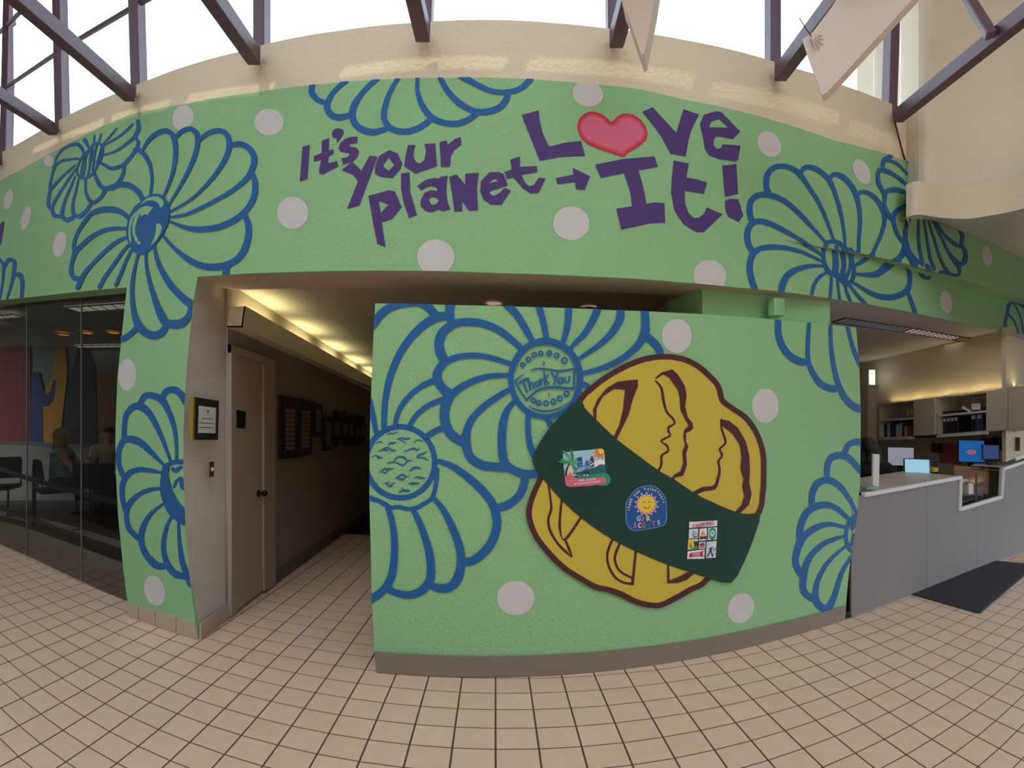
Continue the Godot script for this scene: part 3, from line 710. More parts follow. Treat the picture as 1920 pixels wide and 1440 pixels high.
	brush(st, [-698, 3644, -675, 3630, -761, 3545, -733, 3530, -797, 3449, -760, 3439, -796, 3372, -760, 3381, -741, 3304, -722, 3335, -646, 3278, -648, 3315, -555, 3297, -572, 3331, -471, 3350, -491, 3379], up, 0.00336)
	brush(st, [-583, 3634, -559, 3632, -585, 3536, -558, 3538, -557, 3438, -525, 3453, -493, 3354, -469, 3383, -410, 3319, -403, 3353, -322, 3311, -328, 3348, -242, 3342, -260, 3373, -189, 3388, -211, 3414], up, 0.00348)
	brush(st, [-454, 3618, -427, 3631, -406, 3525, -378, 3543, -337, 3444, -313, 3473, -243, 3389, -230, 3422, -161, 3379, -165, 3416, -72, 3403, -92, 3437, -17, 3463, -52, 3483, -7, 3514, -47, 3520], up, 0.00360)
	brush(st, [-321, 3601, -299, 3638, -230, 3552, -214, 3582, -138, 3511, -129, 3541, -45, 3501, -46, 3532, 49, 3523, 36, 3553, 107, 3568, 82, 3594, 134, 3603, 103, 3624], up, 0.00372)
	var f_c := obj("painted_flower", st, M.blue, band)
	st = tool_()
	brush(st, [1821, 3141, 1767, 3118, 1800, 3190, 1746, 3175, 1806, 3257, 1755, 3260, 1847, 3307, 1818, 3334, 1910, 3335, 1910, 3372, 1991, 3341, 2012, 3382, 2065, 3324, 2104, 3362, 2149, 3267, 2190, 3296, 2263, 3173, 2304, 3198, 2356, 3063, 2395, 3082, 2444, 2925, 2475, 2939], up, 0.00300)
	brush(st, [2120, 3349, 2084, 3363, 2155, 3387, 2135, 3416, 2212, 3399, 2227, 3442, 2293, 3393, 2326, 3434, 2378, 3362, 2427, 3397, 2446, 3290, 2495, 3314, 2509, 3171, 2559, 3190, 2557, 3046, 2597, 3059, 2581, 2909, 2616, 2918], up, 0.00312)
	brush(st, [2428, 3378, 2390, 3394, 2464, 3415, 2450, 3446, 2526, 3421, 2556, 3467, 2617, 3399, 2668, 3441, 2693, 3341, 2757, 3374, 2741, 3255, 2802, 3276, 2759, 3130, 2815, 3143, 2745, 2997, 2797, 3003, 2751, 2902, 2793, 2904], up, 0.00324)
	brush(st, [2759, 3340, 2737, 3368, 2825, 3376, 2827, 3411, 2921, 3378, 2957, 3420, 3009, 3346, 3070, 3387, 3077, 3286, 3158, 3319, 3095, 3210, 3158, 3220, 3038, 3082, 3093, 3082, 2957, 2960, 3003, 2953, 2943, 2928, 2994, 2914], up, 0.00336)
	brush(st, [2935, 2928, 2985, 2905, 2845, 2865, 2883, 2840, 2745, 2806, 2766, 2788], up, 0.00348)
	brush(st, [1668, 2928, 1616, 2910, 1653, 2980, 1600, 2967, 1655, 3036, 1608, 3043, 1695, 3078, 1672, 3110, 1766, 3099, 1769, 3140, 1855, 3102, 1875, 3144, 1964, 3083, 1993, 3118, 2103, 3020, 2138, 3052, 2231, 2954, 2259, 2977, 2358, 2888, 2379, 2905], up, 0.00360)
	brush(st, [1675, 2714, 1629, 2689, 1636, 2769, 1587, 2751, 1632, 2833, 1581, 2832, 1660, 2882, 1624, 2908, 1714, 2906, 1714, 2945, 1801, 2905, 1819, 2944, 1921, 2884, 1944, 2919, 2038, 2861, 2058, 2890, 2147, 2834, 2167, 2862], up, 0.00372)
	brush(st, [2145, 2829, 2169, 2858, 2249, 2812, 2270, 2837, 2348, 2792, 2362, 2808], up, 0.00384)
	brush(st, [1704, 2446, 1653, 2426, 1663, 2537, 1611, 2521, 1653, 2610, 1600, 2607, 1675, 2678, 1630, 2693, 1723, 2718, 1705, 2752, 1833, 2748, 1832, 2785, 1964, 2765, 1973, 2798, 2122, 2768, 2136, 2795, 2342, 2746, 2354, 2764], up, 0.00396)
	brush(st, [1936, 2449, 1879, 2452, 1963, 2529, 1903, 2540, 2014, 2588, 1971, 2618, 2112, 2643, 2094, 2676, 2235, 2686, 2231, 2714, 2369, 2716, 2369, 2734], up, 0.00408)
	brush(st, [2242, 2465, 2205, 2465, 2273, 2555, 2233, 2559, 2329, 2622, 2299, 2637, 2427, 2681, 2411, 2695], up, 0.00420)
	brush(st, [2458, 2480, 2423, 2477, 2474, 2583, 2436, 2578, 2477, 2671, 2448, 2666], up, 0.00432)
	brush(st, [2586, 2492, 2553, 2484, 2560, 2590, 2527, 2582, 2542, 2679, 2515, 2672], up, 0.00444)
	brush(st, [2734, 2503, 2696, 2488, 2677, 2574, 2641, 2560, 2643, 2637, 2613, 2627], up, 0.00456)
	brush(st, [2955, 2523, 2912, 2494, 2815, 2581, 2779, 2558, 2705, 2642, 2677, 2625], up, 0.00468)
	brush(st, [2706, 2659, 2724, 2678, 2852, 2625, 2876, 2653, 3028, 2593, 3054, 2635, 3248, 2598, 3252, 2648, 3472, 2651, 3437, 2695, 3653, 2738, 3561, 2756, 3704, 2850, 3623, 2838, 3679, 2949, 3603, 2927, 3645, 2982, 3582, 2959], up, 0.00480)
	brush(st, [2762, 2726, 2766, 2748, 2933, 2741, 2933, 2776, 3116, 2778, 3077, 2821, 3290, 2869, 3210, 2912, 3384, 2925, 3317, 2964], up, 0.00492)
	brush(st, [3377, 2931, 3323, 2964, 3356, 2931, 3297, 2959, 3447, 2998, 3359, 3005, 3508, 3109, 3415, 3106], up, 0.00504)
	brush(st, [3600, 2713, 3659, 2734, 3663, 2642, 3732, 2665, 3732, 2548, 3812, 2572], up, 0.00516)
	brush(st, [2368, 2862, 2343, 2872, 2398, 2887, 2380, 2910, 2461, 2905, 2466, 2937, 2526, 2900, 2556, 2933, 2559, 2880, 2594, 2902], up, 0.00528)
	brush(st, [2348, 2857, 2397, 2864, 2340, 2795, 2385, 2805, 2361, 2722, 2406, 2741, 2422, 2670, 2459, 2705, 2510, 2664, 2547, 2706, 2581, 2632, 2628, 2672, 2674, 2617, 2660, 2651, 2767, 2693, 2712, 2695, 2777, 2788, 2725, 2776, 2746, 2858, 2701, 2847, 2760, 2895, 2719, 2893], up, 0.00540)
	brush(st, [2467, 2871, 2516, 2886, 2473, 2819, 2540, 2837, 2477, 2767, 2551, 2781, 2470, 2689, 2544, 2700], up, 0.00552)
	brush(st, [2562, 2880, 2616, 2899, 2582, 2822, 2643, 2840, 2592, 2771, 2648, 2781, 2574, 2700, 2635, 2716, 2625, 2639, 2677, 2662], up, 0.00564)
	brush(st, [2648, 2889, 2686, 2907, 2688, 2844, 2726, 2855, 2679, 2771, 2719, 2773, 2629, 2689, 2673, 2687], up, 0.00576)
	brush(st, [2563, 2868, 2585, 2908, 2692, 2874, 2706, 2898], up, 0.00588)
	var f_d := obj("painted_flower", st, M.blue, band)
	st = tool_()
	brush(st, [3188, 3820, 3263, 3836, 3189, 3803, 3241, 3788, 3108, 3756, 3157, 3744, 3072, 3691, 3131, 3702, 3075, 3649, 3128, 3665], up, 0.00600)
	brush(st, [3125, 3726, 3139, 3760, 3288, 3754, 3312, 3784, 3440, 3728, 3470, 3751, 3588, 3683, 3610, 3699], up, 0.00612)
	brush(st, [3442, 3839, 3467, 3857, 3576, 3789, 3613, 3812, 3676, 3703, 3716, 3724], up, 0.00624)
	brush(st, [3052, 3611, 3051, 3647, 3122, 3634, 3142, 3675, 3285, 3640, 3315, 3675, 3441, 3624, 3469, 3651, 3584, 3609, 3605, 3628], up, 0.00636)
	brush(st, [3024, 3634, 3080, 3639, 2999, 3582, 3058, 3597, 3014, 3507, 3070, 3533, 3094, 3448, 3137, 3472], up, 0.00648)
	brush(st, [3162, 3428, 3102, 3420, 3175, 3471, 3130, 3492, 3297, 3519, 3302, 3560, 3467, 3542, 3489, 3577, 3621, 3550, 3640, 3575], up, 0.00660)
	brush(st, [3096, 3453, 3148, 3470, 3102, 3409, 3154, 3425, 3107, 3339, 3158, 3360, 3172, 3264, 3237, 3297], up, 0.00672)
	brush(st, [3289, 3282, 3217, 3279, 3318, 3337, 3260, 3347, 3404, 3398, 3371, 3420, 3531, 3464, 3517, 3486, 3657, 3510, 3651, 3528], up, 0.00684)
	brush(st, [3224, 3276, 3282, 3297, 3263, 3190, 3316, 3212, 3342, 3122, 3389, 3150, 3432, 3088, 3478, 3122], up, 0.00696)
	brush(st, [3494, 3104, 3416, 3087, 3487, 3221, 3423, 3210, 3527, 3324, 3475, 3322, 3589, 3398, 3553, 3405, 3691, 3472, 3666, 3481], up, 0.00708)
	brush(st, [3413, 3095, 3497, 3132, 3489, 3018, 3559, 3056, 3619, 2981, 3665, 3019, 3713, 2976, 3742, 3008], up, 0.00720)
	brush(st, [3782, 2999, 3723, 2982, 3715, 3153, 3667, 3140, 3698, 3322, 3659, 3313, 3705, 3429, 3676, 3423], up, 0.00732)
	brush(st, [3750, 3421, 3780, 3431, 3808, 3246, 3848, 3259, 3867, 3067, 3918, 3084, 3939, 2977, 3994, 2997], up, 0.00744)
	brush(st, [3829, 3428, 3853, 3438, 3954, 3252, 3989, 3266, 4084, 3084, 4129, 3102, 4256, 2984, 4295, 3015, 4501, 3014, 4462, 3034, 4521, 3107, 4443, 3092], up, 0.00756)
	brush(st, [3905, 3439, 3933, 3453, 4087, 3307, 4126, 3325, 4249, 3180, 4302, 3208, 4456, 3100, 4508, 3154, 4651, 3177, 4558, 3181, 4666, 3292, 4586, 3270, 4590, 3338, 4526, 3307], up, 0.00768)
	brush(st, [3963, 3436, 3990, 3451, 4143, 3343, 4182, 3367, 4339, 3293, 4387, 3335, 4535, 3305, 4489, 3334, 4598, 3414, 4518, 3397, 4554, 3498, 4483, 3475], up, 0.00780)
	brush(st, [3804, 2976, 3857, 3001, 3904, 2915, 3954, 2950, 4051, 2926, 4039, 2958, 4107, 2966, 4102, 2995, 4262, 2974, 4254, 3007, 4229, 2976, 4208, 2994], up, 0.00792)
	brush(st, [3422, 3030, 3488, 3065, 3497, 2988, 3551, 3014, 3552, 2940, 3599, 2960], up, 0.00804)
	var f_e := obj("painted_flower", st, M.blue, band)
	st = tool_()
	brush(st, [6111, 2662, 6036, 2654, 6119, 2788, 6028, 2781, 6184, 2896, 6087, 2892, 6221, 2999, 6132, 3004, 6329, 3051, 6316, 3097, 6502, 3043, 6559, 3094, 6672, 3020, 6722, 3055], up, 0.00300)
	brush(st, [6128, 2883, 6185, 2910, 6338, 2811, 6390, 2828, 6486, 2647, 6533, 2658], up, 0.00312)
	brush(st, [6296, 3048, 6348, 3066, 6503, 2903, 6558, 2917, 6623, 2653, 6672, 2662], up, 0.00324)
	var f_l := obj("painted_flower", st, M.blue, band)
	st = tool_()
	brush(st, [-2581, 1701, -2640, 1722, -2543, 1745, -2587, 1786, -2477, 1749, -2457, 1799, -2420, 1716, -2361, 1747, -2378, 1667, -2319, 1686], up, 0.00300)
	brush(st, [-2865, 1670, -2926, 1697, -2802, 1717, -2845, 1762, -2733, 1713, -2715, 1763, -2650, 1688, -2590, 1724, -2569, 1609, -2507, 1626, -2502, 1499, -2451, 1507, -2469, 1377, -2431, 1379, -2462, 1252, -2431, 1254], up, 0.00312)
	brush(st, [-3075, 1414, -3152, 1414, -3073, 1512, -3145, 1516, -3043, 1591, -3116, 1611, -2959, 1634, -3002, 1683, -2896, 1629, -2853, 1683, -2797, 1583, -2730, 1612, -2685, 1471, -2630, 1487, -2594, 1347, -2554, 1358, -2526, 1241, -2496, 1249], up, 0.00324)
	brush(st, [-3073, 1097, -3145, 1077, -3151, 1192, -3225, 1180, -3155, 1297, -3235, 1301, -3093, 1369, -3156, 1404, -3009, 1374, -2994, 1433, -2890, 1347, -2838, 1392, -2757, 1286, -2711, 1316, -2598, 1208, -2575, 1223], up, 0.00336)
	brush(st, [-3069, 845, -3136, 831, -3104, 942, -3178, 932, -3096, 1035, -3177, 1041, -3028, 1108, -3086, 1139, -2910, 1148, -2922, 1188, -2757, 1154, -2750, 1187, -2608, 1149, -2602, 1169], up, 0.00348)
	brush(st, [-2869, 647, -2921, 609, -3003, 701, -3067, 672, -3044, 785, -3116, 776, -3009, 876, -3083, 891, -2896, 954, -2936, 982, -2765, 1005, -2781, 1036, -2614, 1033, -2618, 1054], up, 0.00360)
	brush(st, [-2575, 491, -2591, 439, -2669, 489, -2722, 435, -2788, 549, -2858, 515, -2836, 628, -2914, 614, -2817, 717, -2891, 724, -2733, 830, -2774, 847, -2578, 929, -2596, 942], up, 0.00372)
	brush(st, [-2334, 455, -2346, 404, -2424, 451, -2459, 399, -2496, 482, -2562, 445, -2558, 561, -2616, 546, -2565, 659, -2620, 655, -2534, 763, -2578, 767, -2484, 848, -2513, 854], up, 0.00384)
	brush(st, [-2440, 805, -2409, 809, -2436, 663, -2395, 670, -2411, 515, -2353, 533, -2330, 368, -2269, 392], up, 0.00396)
	brush(st, [-2565, 1200, -2583, 1227, -2471, 1229, -2481, 1260, -2356, 1232, -2358, 1270], up, 0.00408)
	brush(st, [-2504, 1182, -2483, 1207, -2452, 1166, -2465, 1199, -2385, 1207, -2402, 1223], up, 0.00420)
	brush(st, [-2466, 1057, -2486, 1060, -2436, 1100, -2464, 1111, -2422, 1116, -2393, 1145, -2408, 1066, -2345, 1085], up, 0.00432)
	var f_j := obj("painted_flower", st, M.blue, band)
	st = tool_()
	brush(st, [-5795, 3331, -5902, 3378, -5688, 3365, -5753, 3424, -5613, 3346, -5495, 3342, -5619, 3259, -5489, 3227, -5685, 3112, -5588, 3086, -5843, 2946, -5769, 2926], up, 0.00300)
	brush(st, [-5554, 3168, -5554, 3217, -5428, 3147, -5316, 3165, -5360, 3061, -5227, 3039, -5368, 2895, -5273, 2877], up, 0.00312)
	brush(st, [-6109, 3453, -6042, 3486, -6038, 3432, -5937, 3440, -5944, 3365, -5840, 3346, -5987, 3149, -5901, 3130, -6080, 2982, -6010, 2966], up, 0.00324)
	var f_k := obj("painted_flower", st, M.blue, band)
	st = tool_()
	brush(st, [-399, 2261, -339, 2254, -402, 2190, -349, 2191, -387, 2129, -341, 2138], pn, 0.00600)
	brush(st, [-380, 1915, -431, 1890, -405, 1965, -460, 1948, -411, 2007, -468, 2014, -395, 2054, -443, 2086, -359, 2088, -385, 2132, -307, 2110, -316, 2155, -239, 2111, -236, 2158, -171, 2101, -158, 2143, -95, 2070, -74, 2108, -23, 2020, 2, 2052, 48, 1961, 71, 1986], pn, 0.00612)
	brush(st, [-364, 1730, -407, 1687, -410, 1770, -455, 1741, -425, 1809, -481, 1810, -412, 1848, -453, 1878, -376, 1885, -395, 1920, -314, 1908, -322, 1944, -244, 1917, -245, 1951, -167, 1913, -162, 1944, -89, 1894, -80, 1923, -5, 1868, 4, 1894], pn, 0.00624)
	brush(st, [-312, 1452, -351, 1410, -349, 1484, -395, 1451, -371, 1529, -427, 1513, -378, 1587, -436, 1590, -365, 1642, -420, 1668, -336, 1691, -368, 1726, -274, 1737, -295, 1773, -198, 1774, -210, 1809, -116, 1796, -119, 1827, -17, 1802, -18, 1829], pn, 0.00636)
	brush(st, [-355, 1414, -329, 1461, -310, 1392, -286, 1436], pn, 0.00648)
	brush(st, [-32, 1738, -16, 1712, -135, 1677, -113, 1646, -212, 1615, -184, 1587, -270, 1545, -232, 1524, -299, 1465, -250, 1457, -303, 1387, -246, 1387], pn, 0.00660)
	brush(st, [-1, 1663, 20, 1647, -49, 1610, -13, 1593, -78, 1525, -30, 1517, -86, 1421, -36, 1421, -81, 1319, -31, 1322], pn, 0.00672)
	brush(st, [81, 1588, 112, 1588, 80, 1507, 113, 1508, 85, 1417, 121, 1424, 105, 1346, 142, 1361, 139, 1283, 175, 1302], pn, 0.00684)
	brush(st, [196, 1554, 227, 1569, 230, 1484, 260, 1498], pn, 0.00696)
	brush(st, [-57, 2232, -18, 2268, 12, 2164, 47, 2191, 59, 2093, 94, 2115, 108, 2016, 136, 2032], pn, 0.00708)
	brush(st, [134, 2246, 174, 2260, 166, 2155, 203, 2165, 193, 2037, 225, 2044], pn, 0.00720)
	brush(st, [322, 2252, 368, 2252, 320, 2152, 362, 2149, 309, 2079, 345, 2072, 293, 2018, 323, 2010], pn, 0.00732)
	brush(st, [-309, 1447, -253, 1454, -299, 1379, -246, 1393, -269, 1305, -228, 1339, -194, 1253, -175, 1303, -107, 1240, -102, 1291, -30, 1234, -27, 1290], pn, 0.00744)
	brush(st, [-79, 1353, -30, 1355, -76, 1307, -28, 1320, -51, 1256, -13, 1291, 6, 1219, 27, 1264, 77, 1196, 84, 1246, 148, 1200, 142, 1248, 183, 1209, 171, 1256], pn, 0.00756)
	brush(st, [511, 2258, 558, 2241, 476, 2170, 517, 2152, 431, 2088, 461, 2067, 379, 2031, 402, 2012, 345, 1988, 364, 1972], pn, 0.00768)
	brush(st, [646, 2247, 695, 2250, 646, 2185, 696, 2174, 609, 2112, 646, 2088, 552, 2045, 577, 2019, 482, 1987, 500, 1963, 398, 1927, 411, 1908], pn, 0.00780)
	brush(st, [806, 2246, 857, 2253, 812, 2164, 866, 2168, 804, 2100, 862, 2086, 771, 2032, 811, 2005, 701, 1965, 727, 1933, 608, 1907, 624, 1875, 520, 1871, 529, 1841, 424, 1843, 430, 1819], pn, 0.00792)
	brush(st, [828, 2049, 862, 2093, 875, 2022, 912, 2058, 908, 1985, 953, 2008, 924, 1940, 968, 1953], pn, 0.00804)
	brush(st, [420, 1760, 433, 1785, 455, 1739, 471, 1768], pn, 0.00816)
	brush(st, [401, 1799, 435, 1799, 398, 1761, 432, 1756, 389, 1724, 421, 1714, 374, 1689, 404, 1674, 354, 1658, 381, 1638, 329, 1632, 352, 1607, 301, 1610, 319, 1582, 270, 1594, 282, 1564, 237, 1585, 243, 1552, 203, 1581, 203, 1548, 170, 1584, 163, 1552, 137, 1594, 125, 1563, 106, 1609, 89, 1582, 79, 1631, 56, 1606, 55, 1657, 29, 1637, 35, 1687, 6, 1672, 21, 1721, -10, 1711, 12, 1757, -21, 1752, 9, 1795, -24, 1795, 12, 1832, -21, 1837, 21, 1868, -10, 1878, 35, 1902, 6, 1917, 55, 1933, 29, 1953, 79, 1960, 56, 1984, 106, 1981, 89, 2009, 137, 1997, 125, 2028, 170, 2007, 163, 2039, 203, 2011, 203, 2044, 237, 2008, 243, 2041, 270, 1999, 282, 2030, 301, 1984, 319, 2013, 329, 1963, 352, 1988, 354, 1937, 381, 1958, 374, 1907, 404, 1923, 389, 1873, 421, 1884, 398, 1836, 432, 1842, 401, 1799, 435, 1799], pn, 0.00828)
	brush(st, [23, 1827, 20, 1828, 42, 1898, 37, 1900, 88, 1961, 83, 1967, 148, 1991, 145, 1999, 211, 1998, 212, 2008, 275, 1983, 279, 1990, 330, 1944, 334, 1948, 369, 1888, 375, 1891, 391, 1827, 397, 1829, 392, 1771, 397, 1770, 377, 1706, 382, 1704, 365, 1675, 368, 1674], pn, 0.00840)
	brush(st, [99, 1632, 101, 1635, 138, 1606, 141, 1615, 201, 1595, 201, 1605, 267, 1606, 265, 1615, 319, 1632, 316, 1637, 349, 1657, 347, 1659], pn, 0.00852)
	brush(st, [190, 1901, 194, 1901, 188, 1882, 198, 1883], pn, 0.00864)
	brush(st, [217, 1703, 226, 1704, 221, 1691, 225, 1691], pn, 0.00876)
	brush(st, [108, 1838, 107, 1840, 137, 1848, 135, 1856, 168, 1851, 168, 1861, 218, 1847, 220, 1858, 273, 1839, 274, 1850, 318, 1839, 317, 1851, 352, 1847, 349, 1858, 375, 1855, 372, 1865], pn, 0.00888)
	brush(st, [372, 1858, 383, 1858, 373, 1799, 384, 1799, 369, 1738, 381, 1737], pn, 0.00900)
	brush(st, [372, 1745, 372, 1732, 321, 1747, 320, 1734, 255, 1751, 255, 1736, 200, 1746, 202, 1733, 155, 1730, 160, 1719, 118, 1704, 125, 1695, 80, 1667, 88, 1660], pn, 0.00912)
	brush(st, [92, 1669, 83, 1662, 69, 1702, 60, 1696, 44, 1741, 34, 1736, 27, 1782, 16, 1777], pn, 0.00924)
	brush(st, [23, 1775, 15, 1782, 42, 1796, 37, 1803, 76, 1821, 74, 1824], pn, 0.00936)
	brush(st, [71, 1877, 81, 1877, 70, 1874, 79, 1869, 67, 1871, 73, 1862, 64, 1870, 64, 1860, 61, 1871, 56, 1862, 59, 1873, 50, 1869, 58, 1877, 48, 1877, 59, 1881, 50, 1886, 61, 1883, 56, 1892, 64, 1884, 64, 1894, 67, 1883, 73, 1892, 70, 1881, 79, 1886, 71, 1877, 81, 1877], pn, 0.00948)
	brush(st, [107, 1910, 117, 1910, 106, 1905, 115, 1901, 103, 1902, 108, 1894, 99, 1901, 99, 1891, 95, 1902, 90, 1894, 92, 1905, 83, 1900, 91, 1910, 81, 1909, 92, 1914, 83, 1919, 95, 1917, 90, 1926, 99, 1918, 99, 1928, 103, 1917, 108, 1926, 106, 1914, 115, 1919, 107, 1910, 117, 1910], pn, 0.00960)
	brush(st, [141, 1939, 151, 1939, 140, 1935, 149, 1930, 137, 1932, 142, 1923, 133, 1930, 133, 1920, 130, 1931, 125, 1923, 127, 1934, 118, 1929, 126, 1939, 116, 1938, 127, 1943, 118, 1948, 130, 1946, 125, 1954, 133, 1947, 133, 1957, 137, 1946, 142, 1955, 140, 1943, 149, 1948, 141, 1939, 151, 1939], pn, 0.00972)
	brush(st, [180, 1948, 190, 1948, 179, 1944, 188, 1940, 176, 1942, 182, 1933, 173, 1941, 173, 1931, 170, 1942, 164, 1933, 167, 1944, 158, 1939, 166, 1948, 156, 1948, 167, 1952, 158, 1957, 170, 1955, 164, 1963, 173, 1956, 173, 1966, 176, 1955, 182, 1963, 179, 1952, 188, 1957, 180, 1948, 190, 1948], pn, 0.00984)
	brush(st, [233, 1949, 244, 1949, 232, 1945, 241, 1940, 229, 1941, 235, 1933, 225, 1940, 225, 1930, 222, 1941, 216, 1933, 219, 1944, 210, 1939, 217, 1949, 207, 1949, 219, 1953, 210, 1958, 222, 1956, 216, 1965, 225, 1958, 225, 1968, 229, 1956, 235, 1965, 232, 1953, 241, 1958, 233, 1949, 244, 1949], pn, 0.00996)
	brush(st, [278, 1937, 289, 1937, 277, 1932, 286, 1928, 274, 1929, 279, 1920, 270, 1928, 270, 1918, 265, 1929, 260, 1920, 262, 1932, 253, 1927, 261, 1937, 251, 1937, 262, 1942, 253, 1946, 265, 1945, 260, 1954, 270, 1946, 270, 1956, 274, 1945, 279, 1954, 277, 1942, 286, 1947, 278, 1937, 289, 1937], pn, 0.01008)
	brush(st, [329, 1907, 339, 1907, 327, 1901, 336, 1897, 323, 1897, 329, 1888, 318, 1895, 318, 1885, 312, 1897, 307, 1888, 308, 1901, 299, 1896, 307, 1907, 297, 1907, 308, 1913, 299, 1917, 312, 1917, 307, 1925, 318, 1918, 318, 1929, 323, 1917, 329, 1926, 327, 1913, 336, 1918, 329, 1907, 339, 1907], pn, 0.01020)
	brush(st, [135, 1664, 145, 1664, 134, 1660, 143, 1655, 131, 1657, 136, 1648, 128, 1656, 128, 1646, 124, 1657, 119, 1648, 122, 1660, 113, 1655, 121, 1664, 111, 1664, 122, 1668, 113, 1673, 124, 1671, 119, 1679, 128, 1672, 128, 1682, 131, 1671, 136, 1679, 134, 1668, 143, 1673, 135, 1664, 145, 1664], pn, 0.01032)
	brush(st, [168, 1649, 178, 1649, 167, 1644, 176, 1639, 164, 1641, 169, 1632, 160, 1640, 160, 1630, 156, 1641, 151, 1632, 153, 1644, 144, 1639, 152, 1648, 142, 1648, 153, 1653, 144, 1658, 156, 1656, 151, 1665, 160, 1657, 160, 1667, 164, 1656, 169, 1665, 167, 1653, 176, 1658, 168, 1649, 178, 1649], pn, 0.01044)
	brush(st, [213, 1646, 223, 1646, 212, 1641, 221, 1637, 209, 1638, 214, 1630, 204, 1637, 204, 1627, 200, 1638, 195, 1629, 197, 1641, 188, 1637, 196, 1646, 186, 1646, 197, 1651, 188, 1656, 200, 1654, 195, 1663, 204, 1656, 204, 1666, 209, 1654, 214, 1663, 212, 1651, 221, 1656, 213, 1646, 223, 1646], pn, 0.01056)
	brush(st, [258, 1657, 269, 1657, 257, 1652, 266, 1647, 254, 1648, 259, 1640, 250, 1647, 250, 1637, 245, 1648, 240, 1640, 242, 1652, 233, 1647, 241, 1656, 231, 1656, 242, 1661, 233, 1666, 245, 1665, 240, 1673, 250, 1666, 250, 1676, 254, 1665, 259, 1673, 257, 1661, 266, 1666, 258, 1657, 269, 1657], pn, 0.01068)
	brush(st, [298, 1675, 308, 1676, 297, 1671, 306, 1666, 294, 1668, 299, 1659, 290, 1667, 290, 1657, 286, 1668, 281, 1659, 283, 1671, 274, 1666, 282, 1675, 272, 1675, 283, 1680, 274, 1685, 286, 1683, 281, 1692, 290, 1684, 290, 1694, 294, 1683, 299, 1692, 297, 1680, 306, 1685, 298, 1675, 308, 1676], pn, 0.01080)
	brush(st, [340, 1705, 350, 1705, 339, 1699, 348, 1695, 335, 1696, 341, 1687, 331, 1694, 331, 1684, 326, 1696, 321, 1687, 322, 1699, 313, 1694, 321, 1704, 311, 1704, 322, 1710, 313, 1714, 326, 1713, 321, 1722, 331, 1715, 331, 1725, 335, 1713, 341, 1722, 339, 1710, 348, 1715, 340, 1705, 350, 1705], pn, 0.01092)
	brush(st, [48, 1762, 41, 1772, 89, 1790, 82, 1800], pn, 0.01104)
	brush(st, [59, 1775, 70, 1780, 86, 1711, 97, 1716], pn, 0.01116)
	brush(st, [89, 1794, 101, 1797, 106, 1727, 118, 1730], pn, 0.01128)
	brush(st, [111, 1753, 102, 1757, 119, 1769, 113, 1777, 121, 1767, 130, 1771, 126, 1736, 136, 1738], pn, 0.01140)
	brush(st, [164, 1784, 165, 1774, 143, 1780, 150, 1773, 135, 1757, 145, 1757, 148, 1741, 149, 1751, 166, 1751, 160, 1760], pn, 0.01152)
	brush(st, [158, 1781, 168, 1782, 164, 1752, 173, 1754], pn, 0.01164)
	brush(st, [165, 1792, 175, 1794, 174, 1756, 183, 1758], pn, 0.01176)
	brush(st, [179, 1777, 173, 1784, 189, 1789, 189, 1799, 193, 1779, 202, 1782, 195, 1759, 205, 1760], pn, 0.01188)
	brush(st, [188, 1834, 199, 1835, 196, 1757, 207, 1758], pn, 0.01200)
	brush(st, [210, 1821, 221, 1816, 198, 1791, 208, 1787], pn, 0.01212)
	brush(st, [199, 1784, 207, 1792, 219, 1762, 227, 1769], pn, 0.01224)
	brush(st, [233, 1827, 243, 1834, 258, 1793, 268, 1800], pn, 0.01236)
	brush(st, [269, 1832, 281, 1829, 249, 1764, 261, 1761], pn, 0.01248)
	brush(st, [301, 1784, 312, 1784, 300, 1778, 311, 1774, 297, 1773, 306, 1766, 295, 1771, 298, 1760, 292, 1771, 289, 1760, 290, 1773, 281, 1765, 287, 1777, 276, 1774, 286, 1783, 274, 1783, 287, 1789, 276, 1793, 290, 1794, 281, 1801, 292, 1795, 289, 1806, 295, 1795, 298, 1807, 297, 1794, 306, 1802, 300, 1789, 311, 1793, 301, 1784, 312, 1784], pn, 0.01260)
	brush(st, [313, 1804, 325, 1806, 318, 1780, 327, 1784, 335, 1768, 334, 1779, 352, 1782, 341, 1786, 353, 1809, 341, 1809], pn, 0.01272)
	var f_f := obj("painted_flower", st, M.blue, mid)
	st = tool_()
	brush(st, [-483, 1291, -449, 1292, -486, 1257, -453, 1252, -495, 1223, -463, 1213, -509, 1192, -480, 1176, -529, 1163, -502, 1143, -553, 1139, -530, 1114, -581, 1119, -563, 1090, -611, 1103, -599, 1072, -644, 1094, -638, 1061, -679, 1090, -679, 1057, -713, 1093, -719, 1059, -746, 1101, -759, 1069, -778, 1115, -796, 1085, -807, 1134, -830, 1108, -832, 1159, -860, 1137, -852, 1187, -884, 1170, -867, 1218, -901, 1207, -877, 1252, -912, 1246, -880, 1287, -916, 1287, -877, 1323, -912, 1328, -867, 1357, -901, 1368, -852, 1389, -884, 1405, -832, 1418, -860, 1439, -807, 1442, -830, 1468, -778, 1462, -796, 1491, -746, 1477, -759, 1509, -713, 1486, -719, 1519, -679, 1489, -679, 1523, -644, 1486, -638, 1519, -611, 1477, -599, 1509, -581, 1463, -563, 1492, -553, 1443, -530, 1469, -529, 1419, -502, 1440, -509, 1391, -480, 1407, -495, 1359, -463, 1371, -486, 1326, -453, 1332, -483, 1291, -449, 1292], pn, 0.00200)
